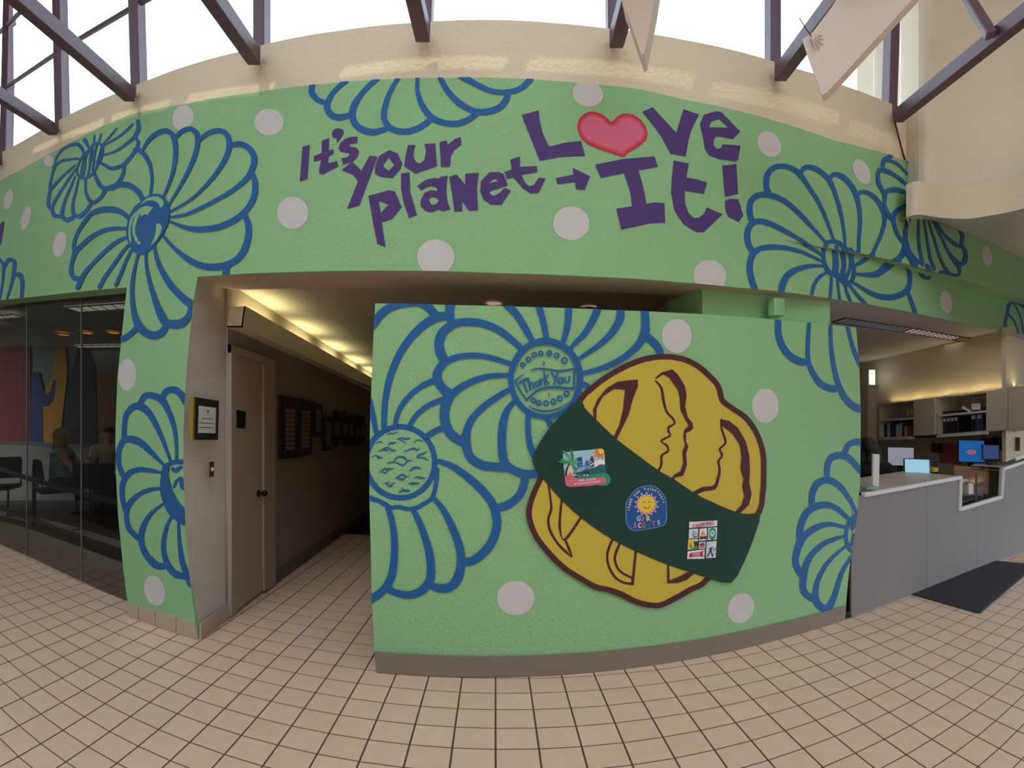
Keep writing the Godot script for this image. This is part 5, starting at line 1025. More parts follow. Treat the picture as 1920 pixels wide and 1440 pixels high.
# ---------------------------------------------------------------- steel and glass under the roof
func roof_frames() -> void:
	var feet := [on(-5.951, 4.535, 0.05), on(-4.332, 4.304, 0.05), on(-2.956, 4.070, 0.05), on(-1.674, 3.905, 0.05), on(-0.529, 3.838, 0.05), on(0.634, 3.858, 0.05), on(1.862, 3.954, 0.05), on(3.257, 4.121, 0.05)]
	var where := ["at the far left edge, lowest foot", "second from the left, over the leftmost small flower", "third from the left, over the large left flower", "between the left flowers and the top petals", "over the middle of the mural, nearly end on", "beside the smaller hanging baffle", "with the larger hanging baffle in front", "at the right corner by the plain curved wall"]
	var lean := [0.02, -0.02, -0.03, 0.0, 0.03, -0.01, 0.0, 0.03]
	for k in feet.size():
		var f: Vector3 = feet[k]
		var t := base("roof_truss"); tag(t, "dark purple-brown steel roof truss " + where[k], "truss", "roof trusses above the mural")
		var st := tool_()
		beam(st, f + Vector3(0, 0.0, 0), f + Vector3(-0.0 * f.x, 0.02, -f.z + 1.0), 0.085, 0.11)
		obj("beam", st, M.steel, t)
		st = tool_()
		beam(st, f + Vector3(0.0, 0.02, -0.09), f + Vector3(lean[k] * 3.0, 7.05 - f.y, -0.09), 0.075, 0.09, Vector3.BACK)
		obj("post", st, M.steel, t)
		if k == 7:
			st = tool_(); beam(st, Vector3(3.169, 4.096, -3.000), Vector3(3.533, 4.928, -3.550), 0.05, 0.05); obj("brace", st, M.steel, t)
	var edge := [on(-7.721, 4.913, -0.06), on(-5.669, 4.652, -0.06), on(-4.210, 4.408, -0.06), on(-3.140, 4.213, -0.06), on(-2.821, 4.165, -0.06), on(-1.798, 4.026, -0.06), on(-1.609, 4.017, -0.06), on(-1.063, 3.974, -0.06), on(-0.572, 3.954, -0.06), on(-0.215, 3.953, -0.06), on(0.259, 3.955, -0.06), on(0.583, 3.965, -0.06), on(1.100, 4.002, -0.06), on(1.765, 4.068, -0.06), on(2.247, 4.127, -0.06), on(2.525, 4.152, -0.06), on(3.065, 4.230, -0.06), on(3.481, 4.296, -0.06)]
	var g := base("window_3"); tag(g, "", "", "", "structure")
	for k in edge.size() - 1:
		var st := tool_()
		prism(st, PackedVector3Array([edge[k] - Vector3(0, 0.06, 0), edge[k + 1] - Vector3(0, 0.06, 0), Vector3(edge[k + 1].x, 7.1, edge[k + 1].z), Vector3(edge[k].x, 7.1, edge[k].z)]), Vector3(0, 0, -0.012))
		obj("pane", st, M.pane, g)
	for l in [[on(-8.090, 5.841, -0.04), on(-5.844, 5.465, -0.04), on(-4.270, 5.129, -0.04), on(-2.986, 4.868, -0.04), on(-2.456, 4.798, -0.04)], [on(-7.153, 6.404, -0.04), on(-6.023, 6.215, -0.04), on(-5.222, 6.074, -0.04), on(-4.591, 5.933, -0.04)]]:
		var st := tool_()
		tube(st, PackedVector3Array(l), 0.018, 6)
		obj("glazing_bar", st, M.steel, g)
	var st2 := tool_()   # the loose black cable at the end of the upper wall
	tube(st2, PackedVector3Array([on(3.249, 4.109, 0.02), on(3.333, 3.982, 0.015), on(3.402, 3.875, 0.012), on(3.437, 3.835, 0.01)]), 0.006, 6)
	tag(obj("cable", st2, M.black), "thin black cable hanging from the right truss foot to the mural", "cable")

func baffles() -> void:
	M.baffle = rough_wall(mat(col(226, 212, 204), 0.95), 5.0, noise_tex(0.08, 21, 3.0), 0.25)
	var t := base("acoustic_baffle"); tag(t, "larger white fabric-wrapped ceiling baffle hanging askew with puckered corner", "baffle", "hanging baffles")
	var st := tool_()
	var f := PackedVector3Array([Vector3(1.856, 3.986, -2.450), Vector3(1.765, 3.825, -2.500), Vector3(1.679, 3.710, -2.530), Vector3(1.632, 3.685, -2.550), Vector3(1.653, 3.619, -2.550), Vector3(1.777, 3.406, -2.600), Vector3(1.811, 3.428, -2.600), Vector3(2.133, 3.784, -2.450), Vector3(2.273, 3.936, -2.400)])
	prism(st, f, Vector3(0.045, 0.0, -0.05))
	obj("panel", st, M.baffle, t)
	st = tool_()
	tube(st, PackedVector3Array([Vector3(1.650, 3.660, -2.500), Vector3(1.631, 3.725, -2.520), Vector3(1.623, 3.814, -2.560)]), 0.0025, 5)
	obj("wire", st, M.black, t)
	for k in 5:   # creases gathered round the tie
		st = tool_()
		var a := 0.1 + k * 0.3
		tube(st, PackedVector3Array([Vector3(1.666, 3.682, -2.525), Vector3(1.665, 3.680, -2.523) + Vector3(cos(a) * 0.04, -sin(a) * 0.04 + 0.01, 0.0), Vector3(1.673, 3.690, -2.535) + Vector3(cos(a) * 0.09, -sin(a) * 0.09 + 0.01, 0.0)]), 0.004, 5)
		obj("crease", st, M.baffle, t)
	t = base("acoustic_baffle"); tag(t, "smaller white ceiling baffle seen edge on, hanging beside a truss", "baffle", "hanging baffles")
	st = tool_()
	prism(st, PackedVector3Array([Vector3(0.514, 3.889, -2.300), Vector3(0.577, 3.748, -2.380), Vector3(0.616, 3.682, -2.400), Vector3(0.700, 3.516, -2.450), Vector3(0.715, 3.525, -2.450), Vector3(0.750, 3.748, -2.380), Vector3(0.758, 3.889, -2.300)]), Vector3(0.05, 0.0, -0.12))
	obj("panel", st, M.baffle, t)

# ---------------------------------------------------------------- the hallway behind the mural
func hall_x(d: float) -> float: return -2.22 - 0.037 * (d - 3.3)

func corridor() -> void:
	var st := tool_()
	var lo := []; var hi := []
	for d in [3.58, 4.4, 5.4, 6.4, 7.4, 9.2]:
		lo.append(Vector3(hall_x(d) - 0.012, 0, -d)); hi.append(Vector3(hall_x(d) - 0.012, 2.9, -d))
	loft(st, lo, hi, Vector3.RIGHT)
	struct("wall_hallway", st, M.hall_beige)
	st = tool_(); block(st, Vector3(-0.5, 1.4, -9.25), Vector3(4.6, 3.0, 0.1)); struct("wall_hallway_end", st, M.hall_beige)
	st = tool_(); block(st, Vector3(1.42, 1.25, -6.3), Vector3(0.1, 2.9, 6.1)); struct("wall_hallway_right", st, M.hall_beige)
	st = tool_()
	var a := []; var b := []
	for d in [3.26, 4.2, 5.4, 6.6, 7.8, 9.2]:
		var y: float = 2.665 - 0.056 * (d - 3.14)
		a.append(Vector3(-2.3 - (0.0 if d < 3.3 else 0.4), y, -d)); b.append(Vector3(1.4, y, -d))
	loft(st, a, b, Vector3.DOWN)
	for k in a.size(): a[k].y = 2.75; b[k].y = 2.75
	loft(st, a, b, Vector3.UP)
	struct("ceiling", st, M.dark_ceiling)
	# light cove along the hallway wall: a trough with tubes lying in it
	var t := base("light_cove"); tag(t, "beige boxed light cove along the hallway wall, glowing on the ceiling", "light cove")
	st = tool_()
	var top0 := Vector3(-2.099, 2.453, -3.570); var bot0 := Vector3(-2.122, 2.285, -3.570); var top1 := Vector3(-2.270, 2.283, -7.325); var bot1 := Vector3(-2.270, 2.126, -7.298)
	top1 = top0 + (top1 - top0) * 1.4; bot1 = bot0 + (bot1 - bot0) * 1.4
	var cw0 := Vector3(-2.225, 2.447, -3.570); var cv0 := Vector3(-2.244, 2.285, -3.570)
	var cw1 := Vector3(hall_x(-top1.z), top1.y, top1.z); var cv1 := Vector3(hall_x(-bot1.z), bot1.y, bot1.z)
	prism(st, PackedVector3Array([top0, bot0, bot1, top1]), Vector3(-0.012, 0, 0))
	prism(st, PackedVector3Array([bot0, cv0, cv1, bot1]), Vector3(0, 0.012, 0))
	prism(st, PackedVector3Array([top0, cw0, cv0, bot0]), Vector3(0, 0, -0.012))
	obj("trough", st, M.cove, t)
	for k in 6:
		st = tool_()
		var s := top0.lerp(top1, 0.01 + k * 0.165); var e := top0.lerp(top1, 0.155 + k * 0.165)
		tube(st, PackedVector3Array([s + Vector3(-0.06, -0.035, 0), e + Vector3(-0.06, -0.035, 0)]), 0.014, 8)
		obj("tube", st, M.lamp_yellow, t)
		var l := AreaLight3D.new(); l.name = "cove_light"; l.area_size = Vector2(0.08, 0.5)
		l.light_color = Color(1.0, 0.97, 0.72); l.light_energy = 0.5; l.shadow_enabled = true
		t.add_child(l, true); l.position = s.lerp(e, 0.5) + Vector3(-0.06, -0.01, 0); l.rotation_degrees = Vector3(90, 0, 0)
	# two round downlights in the hallway ceiling
	for k in 2:
		var c := [Vector3(-0.162, 2.610, -4.061), Vector3(0.708, 2.610, -4.179)][k] as Vector3
		t = base("downlight", c); tag(t, ["left of the two round ceiling downlights above the freestanding mural wall", "right of the two round ceiling downlights above the freestanding mural wall"][k], "downlight", "round downlights above the mural wall")
		st = tool_(); lathe(st, Vector3.ZERO, [[0.068, -0.004], [0.085, -0.012], [0.092, -0.004], [0.092, 0.0]], 28); obj("rim", st, M.white, t)
		st = tool_(); lathe(st, Vector3.ZERO, [[0.0, -0.002], [0.068, -0.004]], 28); obj("lens", st, M.lens, t)
	# door in the hallway wall
	t = base("door_1"); tag(t, "", "", "", "structure")
	st = tool_()
	prism(st, PackedVector3Array([Vector3(-2.232, 0.009, -3.628), Vector3(-2.248, 0.033, -4.066), Vector3(-2.248, 2.074, -4.057), Vector3(-2.232, 2.108, -3.620)]), Vector3(0.012, 0, 0))
	obj("leaf", st, M.door, t)
	st = tool_()
	prism(st, PackedVector3Array([Vector3(-2.248, 0.028, -4.066), Vector3(-2.256, 0.004, -4.271), Vector3(-2.256, 2.117, -4.260), Vector3(-2.248, 2.136, -4.057)]), Vector3(0.03, 0, 0))
	prism(st, PackedVector3Array([Vector3(-2.229, 0.010, -3.555), Vector3(-2.232, 0.009, -3.628), Vector3(-2.232, 2.142, -3.620), Vector3(-2.229, 2.148, -3.555)]), Vector3(0.03, 0, 0))
	prism(st, PackedVector3Array([Vector3(-2.229, 2.085, -3.555), Vector3(-2.256, 2.054, -4.271), Vector3(-2.256, 2.119, -4.271), Vector3(-2.229, 2.148, -3.555)]), Vector3(0.028, 0, 0))
	obj("frame", st, M.door_frame, t)
	st = tool_()
	lathe(st, Vector3(-2.233, 0.915, -3.988), [[0.03, 0.0], [0.03, 0.008], [0.012, 0.012], [0.012, 0.035], [0.028, 0.045], [0.03, 0.06], [0.02, 0.074], [0.0, 0.078]], 16, Basis(Vector3.UP, Vector3.RIGHT, Vector3.BACK))
	obj("knob", st, M.dark_metal, t)
	st = tool_()
	prism(st, PackedVector3Array([Vector3(-2.218, 1.499, -3.591), Vector3(-2.225, 1.489, -3.774), Vector3(-2.225, 1.627, -3.782), Vector3(-2.218, 1.643, -3.598)]), Vector3(0.006, 0, 0))
	tag(obj("door_plate", st, M.black), "small black square name plate on the hallway door", "sign")
	# skirting of the hallway
	st = tool_()
	prism(st, PackedVector3Array([Vector3(-2.256, 0.004, -4.271), Vector3(-2.374, 0.030, -7.475), Vector3(-2.374, 0.126, -7.475), Vector3(-2.256, 0.129, -4.271)]), Vector3(0.012, 0, 0))
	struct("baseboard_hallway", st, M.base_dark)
	# the dark carpet beyond the tiles
	st = tool_(); block(st, Vector3(-0.6, 0.004, -7.75), Vector3(4.0, 0.012, 2.8)); struct("floor_hallway", st, M.carpet)
	# framed notice and light switch on the pier
	t = base("framed_notice"); tag(t, "framed white notice with dark mat and gilt frame on the pier", "frame")
	var fr := [Vector3(-2.236, 1.715, -3.155), Vector3(-2.231, 1.701, -3.420), Vector3(-2.239, 1.403, -3.420), Vector3(-2.244, 1.412, -3.155)]
	var n: Vector3 = (fr[1] - fr[0]).cross(fr[3] - fr[0]).normalized()
	if n.x < 0: n = -n
	var at := func(s: float, v: float, lift: float) -> Vector3: return fr[0].lerp(fr[1], s).lerp((fr[3] as Vector3).lerp(fr[2], s), v) + n * lift
	var pl := func(s0: float, s1: float, v0: float, v1: float, lift: float, th: float) -> SurfaceTool:
		var q := tool_()
		prism(q, PackedVector3Array([at.call(s0, v0, lift), at.call(s1, v0, lift), at.call(s1, v1, lift), at.call(s0, v1, lift)]), n * -th)
		return q
	obj("frame", pl.call(0, 1, 0, 1, 0.022, 0.03), M.gilt, t)
	obj("mat_board", pl.call(0.06, 0.98, 0.015, 0.985, 0.024, 0.003), M.mat_black, t)
	obj("paper", pl.call(0.18, 0.86, 0.195, 0.83, 0.0255, 0.002), M.paper, t)
	for k in 3:   # three short lines, too small in the photograph to read letter by letter
		st = tool_()
		for w in 7:
			var s0: float = [0.29, 0.21, 0.21][k] + w * [0.066, 0.086, 0.085][k]; var v0: float = [0.475, 0.585, 0.69][k]
			var s1: float = s0 + [0.058, 0.08, 0.078][k]
			prism(st, PackedVector3Array([at.call(s0, v0, 0.0262), at.call(s1, v0, 0.0262), at.call(s1, v0 + 0.016, 0.0262), at.call(s0, v0 + 0.016, 0.0262)]), n * -0.0005)
		obj("print_line", st, M.black, t)
	st = tool_()
	prism(st, PackedVector3Array([at.call(0.50, 0.33, 0.0262), at.call(0.57, 0.33, 0.0262), at.call(0.57, 0.30, 0.0262), at.call(0.54, 0.265, 0.0262), at.call(0.50, 0.30, 0.0262)]), n * -0.0005)
	obj("emblem", st, M.black, t)
	st = tool_()
	prism(st, PackedVector3Array([at.call(0.49, 0.385, 0.0262), at.call(0.58, 0.385, 0.0262), at.call(0.58, 0.393, 0.0262), at.call(0.49, 0.393, 0.0262)]), n * -0.0005)
	obj("print_line", st, M.black, t)
	t = base("light_switch"); tag(t, "brass light switch plate on the pier below the notice", "switch")
	var sp := Vector3(-2.253, 1.185, -3.390)
	var yaw := atan2(n.x, n.z)
	var rb := Basis(Vector3.UP, yaw)
	st = tool_(); block(st, sp + n * 0.004, Vector3(0.055, 0.115, 0.008), rb, 0.003); obj("plate", st, M.brass, t)
	st = tool_(); block(st, sp + n * 0.012, Vector3(0.01, 0.024, 0.02), rb * Basis(Vector3.RIGHT, 0.4), 0.002); obj("lever", st, M.paper, t)
	# plaques along the hallway wall
	plaque([Vector3(-2.260, 1.805, -4.392), Vector3(-2.275, 1.800, -4.780), Vector3(-2.274, 1.175, -4.755), Vector3(-2.260, 1.186, -4.386)], "large dark framed award board nearest the hallway door", [9, 4], "tall award boards in the hallway")
	plaque([Vector3(-2.275, 1.798, -4.793), Vector3(-2.289, 1.790, -5.168), Vector3(-2.287, 1.185, -5.116), Vector3(-2.274, 1.179, -4.767)], "second large dark framed award board along the hallway", [9, 4], "tall award boards in the hallway")
	plaque([Vector3(-2.290, 1.785, -5.191), Vector3(-2.300, 1.754, -5.461), Vector3(-2.299, 1.382, -5.436), Vector3(-2.289, 1.382, -5.175)], "thin framed name list beyond the two large award boards", [8, 1], "")
	plaque([Vector3(-2.301, 1.645, -5.486), Vector3(-2.312, 1.618, -5.798), Vector3(-2.311, 1.197, -5.761), Vector3(-2.301, 1.207, -5.478)], "smaller dark framed board lower on the hallway wall", [6, 1], "")
	var ov := [[Vector3(-2.313, 1.721, -5.817), Vector3(-2.323, 1.222, -6.095)], [Vector3(-2.325, 1.718, -6.137), Vector3(-2.336, 1.214, -6.425)], [Vector3(-2.336, 1.675, -6.448), Vector3(-2.345, 1.209, -6.690)], [Vector3(-2.346, 1.682, -6.715), Vector3(-2.356, 1.204, -6.978)], [Vector3(-2.357, 1.681, -7.005), Vector3(-2.367, 1.208, -7.262)]]
	for k in 5:
		t = base("oval_plaque"); tag(t, "long round-ended dark plaque on the hallway wall, " + ["nearest the framed boards", "second of five from the boards", "in the middle of the five", "second from the far end", "at the far end by the mural wall"][k], "plaque", "round-ended plaques in the hallway")
		st = tool_()
		var d0: float = -ov[k][0].z; var d1: float = -ov[k][1].z
		var ya: float = ov[k][0].y; var yb: float = ov[k][1].y
		var pts := PackedVector3Array(); var r := (d1 - d0) * 0.5
		for s in 9: pts.append(Vector3(0, ya - r + r * sin(PI * s / 8.0), -(d0 + r + r * cos(PI * s / 8.0))))
		for s in 9: pts.append(Vector3(0, yb + r - r * sin(PI * s / 8.0), -(d0 + r - r * cos(PI * s / 8.0))))
		for s in pts.size(): pts[s].x = hall_x(-pts[s].z)
		prism(st, pts, Vector3(0.02, 0, 0)); obj("board", st, M.plaque, t)
		st = tool_()
		for s in 10:
			var y := lerpf(ya - r * 1.3, yb + r * 1.2, (s + 0.5) / 10.0)
			block(st, Vector3(hall_x(d0 + r) + 0.022, y, -(d0 + r)), Vector3(0.003, absf(ya - yb) * 0.045, r * 1.3), Basis(), 0.001)
		obj("name_strips", st, M.plaque_strip, t)
	# green bulkhead with its vent, between the mural wall and the soffit
	st = tool_()
	var g0 := Vector3(1.31, 2.47, -3.12); var g1 := Vector3(2.49, 2.49, -3.55)
	prism(st, PackedVector3Array([g0, g1, Vector3(2.49, 2.1, -3.55), Vector3(1.31, 2.1, -3.12)]), Vector3(-0.1, 0, -0.4))
	struct("trim_2", st, M.green)
	t = base("vent_box"); tag(t, "small green slotted box on the bulkhead above the mural wall", "vent")
	var gn := (g1 - g0).cross(Vector3.DOWN).normalized()
	if gn.z < 0: gn = -gn
	var gb := Basis(Vector3.UP, atan2(gn.x, gn.z))
	var gc := Vector3(1.887, 2.357, -3.280)
	st = tool_(); block(st, gc + gn * 0.03, Vector3(0.1, 0.125, 0.06), gb, 0.006); obj("case", st, M.green, t)
	for k in 5:
		st = tool_(); block(st, gc + gn * 0.0615 + gb.x * (-0.022 + k * 0.0145), Vector3(0.006, 0.085, 0.006), gb, 0.0015); obj("slat", st, M.green_paint, t)
	# strip of soffit over the bulkhead
	st = tool_()
	loft(st, [on(1.300, 2.436), on(1.512, 2.445), on(1.694, 2.453), on(1.898, 2.463), on(2.103, 2.470, 0, true), on(2.470, 2.491, 0, true)], [Vector3(1.32, 2.46, -3.2), Vector3(1.6, 2.465, -3.3), Vector3(1.82, 2.47, -3.4), Vector3(2.0, 2.475, -3.48), Vector3(2.2, 2.48, -3.55), Vector3(2.49, 2.485, -3.65)], Vector3.DOWN)
	struct("ceiling", st, M.ceiling)

func plaque(c: Array, label: String, grid: Array, group: String) -> void:
	# a framed board hung flat on the hallway wall; c: its corners
	var t := base("award_board"); tag(t, label, "plaque", group)
	var n := Vector3(1, 0, -0.037).normalized()
	var at := func(s: float, v: float, l: float) -> Vector3: return c[0].lerp(c[1], s).lerp((c[3] as Vector3).lerp(c[2], s), v) + n * l
	var st := tool_()
	prism(st, PackedVector3Array([at.call(0, 0, 0.025), at.call(1, 0, 0.025), at.call(1, 1, 0.025), at.call(0, 1, 0.025)]), n * -0.03); obj("frame", st, M.plaque, t)
	st = tool_()
	prism(st, PackedVector3Array([at.call(0.18, 0.07, 0.027), at.call(0.86, 0.07, 0.027), at.call(0.86, 0.93, 0.027), at.call(0.18, 0.93, 0.027)]), n * -0.002); obj("backing", st, M.plaque_in, t)
	st = tool_()
	for i in grid[0]:
		for j in grid[1]:
			var s0: float = 0.24 + 0.56 * j / grid[1]; var s1: float = s0 + 0.5 / grid[1]
			var v0: float = 0.2 + 0.68 * i / grid[0]; var v1: float = v0 + 0.5 / grid[0]
			prism(st, PackedVector3Array([at.call(s0, v0, 0.029), at.call(s1, v0, 0.029), at.call(s1, v1, 0.029), at.call(s0, v1, 0.029)]), n * -0.002)
	obj("name_plates", st, M.plaque_strip, t)

# ---------------------------------------------------------------- the meeting room behind the glass
func glass_room() -> void:
	# the green underside over the glass, and the glass itself
	var st := tool_()
	var xs := [-9.0, -8.2, -7.4, -6.7, -6.3, -5.6, -5.0, -4.5, -4.08, -3.6, -3.02]
	var head := []; var inner := []
	for x in xs:
		var y := head_height(x)
		head.append(on(x, y)); inner.append(on(x, y + 0.004, -0.19))
	loft(st, head, inner, Vector3.DOWN)
	obj("reveal", st, M.green, get_node("wall_front"))
	var cuts := [-3.0, -4.17, -5.62, -7.2, -9.0]
	var g := base("window_4"); tag(g, "", "", "", "structure")
	for k in 4:
		st = tool_()
		var lo := []; var hi := []; var lo2 := []; var hi2 := []
		for s in 9:
			var x := lerpf(cuts[k] - 0.004, cuts[k + 1] + 0.004, s / 8.0)
			lo.append(on(x, 0.0, -0.15)); hi.append(on(x, head_height(x) + 0.01, -0.15)); lo2.append(on(x, 0.0, -0.162)); hi2.append(on(x, head_height(x) + 0.01, -0.162))
		loft(st, lo, hi, Vector3.BACK); loft(st, lo2, hi2, Vector3.FORWARD)
		obj("pane", st, M.glass, g)
		if k > 0:
			st = tool_()
			beam(st, on(cuts[k], 0.0, -0.156), on(cuts[k], head_height(cuts[k]), -0.156), 0.007, 0.014)
			obj("joint", st, M.joint, g)
	# floor edge, kerb and the dark floor of the room
	st = tool_()
	var kx := [-9.0, -8.0, -7.0, -6.4, -5.9, -5.3, -4.7, -4.2, -3.8, -3.4, -3.0, -2.6]
	var k0 := []; var k1 := []; var k2 := []; var k3 := []; var k4 := []
	for x in kx:
		k0.append(on(x, 0.0, -0.5)); k1.append(on(x, 0.115, -0.5)); k2.append(on(x, 0.12, -0.66)); k3.append(on(x, 0.12, -0.9)); k4.append(Vector3(x * 1.9, 0.12, -9.6))
	loft(st, k0, k1, Vector3.BACK)
	struct("trim_3", st, M.kerb)
	st = tool_(); loft(st, k1, k2, Vector3.UP); struct("trim_4", st, M.kerb_dark)
	st = tool_(); loft(st, k2, k3, Vector3.UP); struct("trim_5", st, M.kerb)
	st = tool_(); loft(st, k3, k4, Vector3.UP); struct("floor_room", st, M.room_carpet)
	# the pair of handrails
	var t := base("handrail"); tag(t, "dark double handrail running behind the glass wall", "handrail")
	for h in [[on(-9.694, 1.202, -0.58), on(-7.706, 0.850, -0.58), on(-6.619, 0.766, -0.58), on(-5.759, 0.730, -0.58), on(-4.922, 0.699, -0.58), on(-4.277, 0.689, -0.58), on(-3.761, 0.676, -0.58)], [on(-9.694, 0.591, -0.58), on(-7.706, 0.280, -0.58), on(-6.619, 0.214, -0.58), on(-5.759, 0.188, -0.58), on(-4.922, 0.179, -0.58), on(-4.277, 0.178, -0.58), on(-3.761, 0.180, -0.58)]]:
		st = tool_(); tube(st, PackedVector3Array(h), 0.032, 10); obj("rail", st, M.rail, t)
	for x in [-8.3, -6.6, -3.2]:
		st = tool_(); tube(st, PackedVector3Array([on(x, 0.12, -0.6), on(x, 0.86 if x > -5 else 0.98, -0.6)]), 0.02, 8); obj("post", st, M.rail, t)
	# walls and ceiling of the room
	st = tool_(); block(st, Vector3(-8.5, 1.6, -8.5), Vector3(13.0, 3.2, 0.12)); var wr := struct("wall_room", st, M.room_wall)
	st = tool_(); block(st, Vector3(-15.0, 1.6, -6.5), Vector3(0.12, 3.2, 4.2)); struct("wall_room_left", st, M.room_wall)
	st = tool_(); block(st, Vector3(-2.65, 1.6, -6.1), Vector3(0.1, 3.2, 4.8)); struct("wall_room_right", st, M.room_wall)
	st = tool_()
	var c0 := []; var c1 := []
	for x in xs:
		c0.append(on(x, maxf(2.97, head_height(x)), -0.02)); c1.append(Vector3(x * 1.7 + 2.2, 2.97, -8.6))
	loft(st, c0, c1, Vector3.DOWN)
	for k in c0.size(): c0[k].y += 0.2; c1[k].y += 0.2
	loft(st, c0, c1, Vector3.UP)
	struct("ceiling_room", st, M.room_ceiling)
	# figures painted on the far wall, a dado rail, and wainscot under it
	var paints := [
		["red_panel", M.fig_red, [Vector3(-11.095, 2.992, -8.420), Vector3(-8.935, 2.962, -8.420), Vector3(-8.955, 1.209, -8.420), Vector3(-11.095, 1.249, -8.420)]],
		["painted_figure", M.fig_yellow, [Vector3(-8.469, 2.921, -8.410), Vector3(-8.291, 2.951, -8.410), Vector3(-8.252, 2.476, -8.410), Vector3(-8.351, 1.585, -8.410), Vector3(-8.390, 1.189, -8.410), Vector3(-8.727, 1.189, -8.410), Vector3(-8.707, 1.783, -8.410), Vector3(-8.667, 2.129, -8.410), Vector3(-8.529, 2.416, -8.410)]],
		["painted_figure", M.fig_blue, [Vector3(-8.899, 2.495, -8.405), Vector3(-8.771, 2.495, -8.405), Vector3(-8.741, 2.317, -8.405), Vector3(-8.662, 2.080, -8.405), Vector3(-8.563, 2.129, -8.405), Vector3(-8.504, 2.357, -8.405), Vector3(-8.464, 2.357, -8.405), Vector3(-8.494, 2.001, -8.405), Vector3(-8.603, 1.862, -8.405), Vector3(-8.702, 1.862, -8.405), Vector3(-8.692, 1.190, -8.405), Vector3(-8.939, 1.190, -8.405), Vector3(-8.929, 2.080, -8.405)]],
		["painted_figure", M.fig_green, [Vector3(-8.054, 3.010, -8.410), Vector3(-7.935, 3.158, -8.410), Vector3(-7.836, 2.970, -8.410), Vector3(-7.806, 2.773, -8.410), Vector3(-7.727, 2.594, -8.410), Vector3(-7.717, 1.981, -8.410), Vector3(-7.678, 1.091, -8.410), Vector3(-8.380, 1.150, -8.410), Vector3(-8.291, 1.783, -8.410), Vector3(-8.212, 2.327, -8.410), Vector3(-8.103, 2.792, -8.410)]],
		["painted_figure", M.fig_brown, [Vector3(-7.708, 2.476, -8.410), Vector3(-7.124, 2.575, -8.410), Vector3(-7.124, 1.071, -8.410), Vector3(-7.668, 1.091, -8.410)]],
	]
	for p in paints:
		st = tool_(); prism(st, PackedVector3Array(p[2]), Vector3(0, 0, -0.004)); obj(p[0], st, p[1], wr)
	st = tool_(); prism(st, PackedVector3Array([Vector3(-11.055, 1.269, -8.390), Vector3(-8.903, 1.210, -8.390), Vector3(-7.995, 1.151, -8.390), Vector3(-7.057, 1.072, -8.390), Vector3(-7.057, 1.013, -8.390), Vector3(-7.995, 1.092, -8.390), Vector3(-8.903, 1.161, -8.390), Vector3(-11.055, 1.210, -8.390)]), Vector3(0, 0, -0.03)); obj("dado_rail", st, M.rail, wr)
	st = tool_(); prism(st, PackedVector3Array([Vector3(-11.081, 1.209, -8.410), Vector3(-8.924, 1.160, -8.410), Vector3(-8.014, 1.091, -8.410), Vector3(-7.074, 1.011, -8.410), Vector3(-7.074, 0.101, -8.410), Vector3(-11.081, 0.101, -8.410)]), Vector3(0, 0, -0.01)); obj("wainscot", st, M.wainscot, wr)
	# ceiling lights
	var tl := [[Vector3(-5.470, 2.955, -5.535), Vector3(-4.059, 2.955, -5.227), Vector3(-4.259, 2.955, -5.485), Vector3(-5.498, 2.955, -5.770)], [Vector3(-7.124, 2.955, -6.055), Vector3(-6.438, 2.955, -5.852), Vector3(-6.479, 2.955, -6.025), Vector3(-7.379, 2.955, -6.273)], [Vector3(-7.929, 2.955, -8.209), Vector3(-6.671, 2.955, -8.100), Vector3(-6.833, 2.955, -8.321), Vector3(-8.058, 2.955, -8.436)]]
	for k in 3:
		t = base("ceiling_light"); tag(t, ["long rectangular gridded ceiling light behind the glass, nearest the green pier", "rectangular ceiling light at the left edge behind the glass", "thin bright ceiling light deepest behind the glass"][k], "ceiling light", "ceiling lights behind the glass")
		st = tool_(); prism(st, PackedVector3Array(tl[k]), Vector3(0, 0.012, 0)); obj("diffuser", st, M.room_lamp, t)
		st = tool_()
		var q: Array = tl[k]
		for e in 4: beam(st, q[e] - Vector3(0, 0.004, 0), q[(e + 1) % 4] - Vector3(0, 0.004, 0), 0.02, 0.015)
		obj("frame", st, M.joint, t)
		for e in 7:
			st = tool_()
			beam(st, (q[0] as Vector3).lerp(q[1], (e + 1) / 8.0) - Vector3(0, 0.003, 0), (q[3] as Vector3).lerp(q[2], (e + 1) / 8.0) - Vector3(0, 0.003, 0), 0.01, 0.008); obj("grid_bar", st, M.joint, t)
		var l := AreaLight3D.new(); l.name = "lamp"; l.area_size = Vector2(1.0, 0.3); l.light_energy = [0.04, 0.04, 0.04][k]; l.light_color = Color(1.0, 0.95, 0.85); l.shadow_enabled = true
		t.add_child(l, true); l.position = (q[0] + q[2]) * 0.5 - Vector3(0, 0.04, 0); l.rotation_degrees = Vector3(-90, 0, 0)
	for k in 3:
		var c: Vector3 = [Vector3(-7.127, 2.955, -7.195), Vector3(-6.638, 2.955, -7.070), Vector3(-6.196, 2.955, -7.050)][k]
		t = base("downlight", c); tag(t, ["leftmost of three warm round downlights behind the glass", "middle of three warm round downlights behind the glass", "warm round downlight behind the glass nearest the green pier"][k], "downlight", "warm downlights behind the glass")
		st = tool_(); lathe(st, Vector3.ZERO, [[0.0, -0.003], [0.075, -0.004]], 20); obj("lens", st, M.warm_lamp, t)
		st = tool_(); lathe(st, Vector3.ZERO, [[0.075, -0.004], [0.085, -0.012], [0.095, 0.0]], 20); obj("rim", st, M.brass, t)
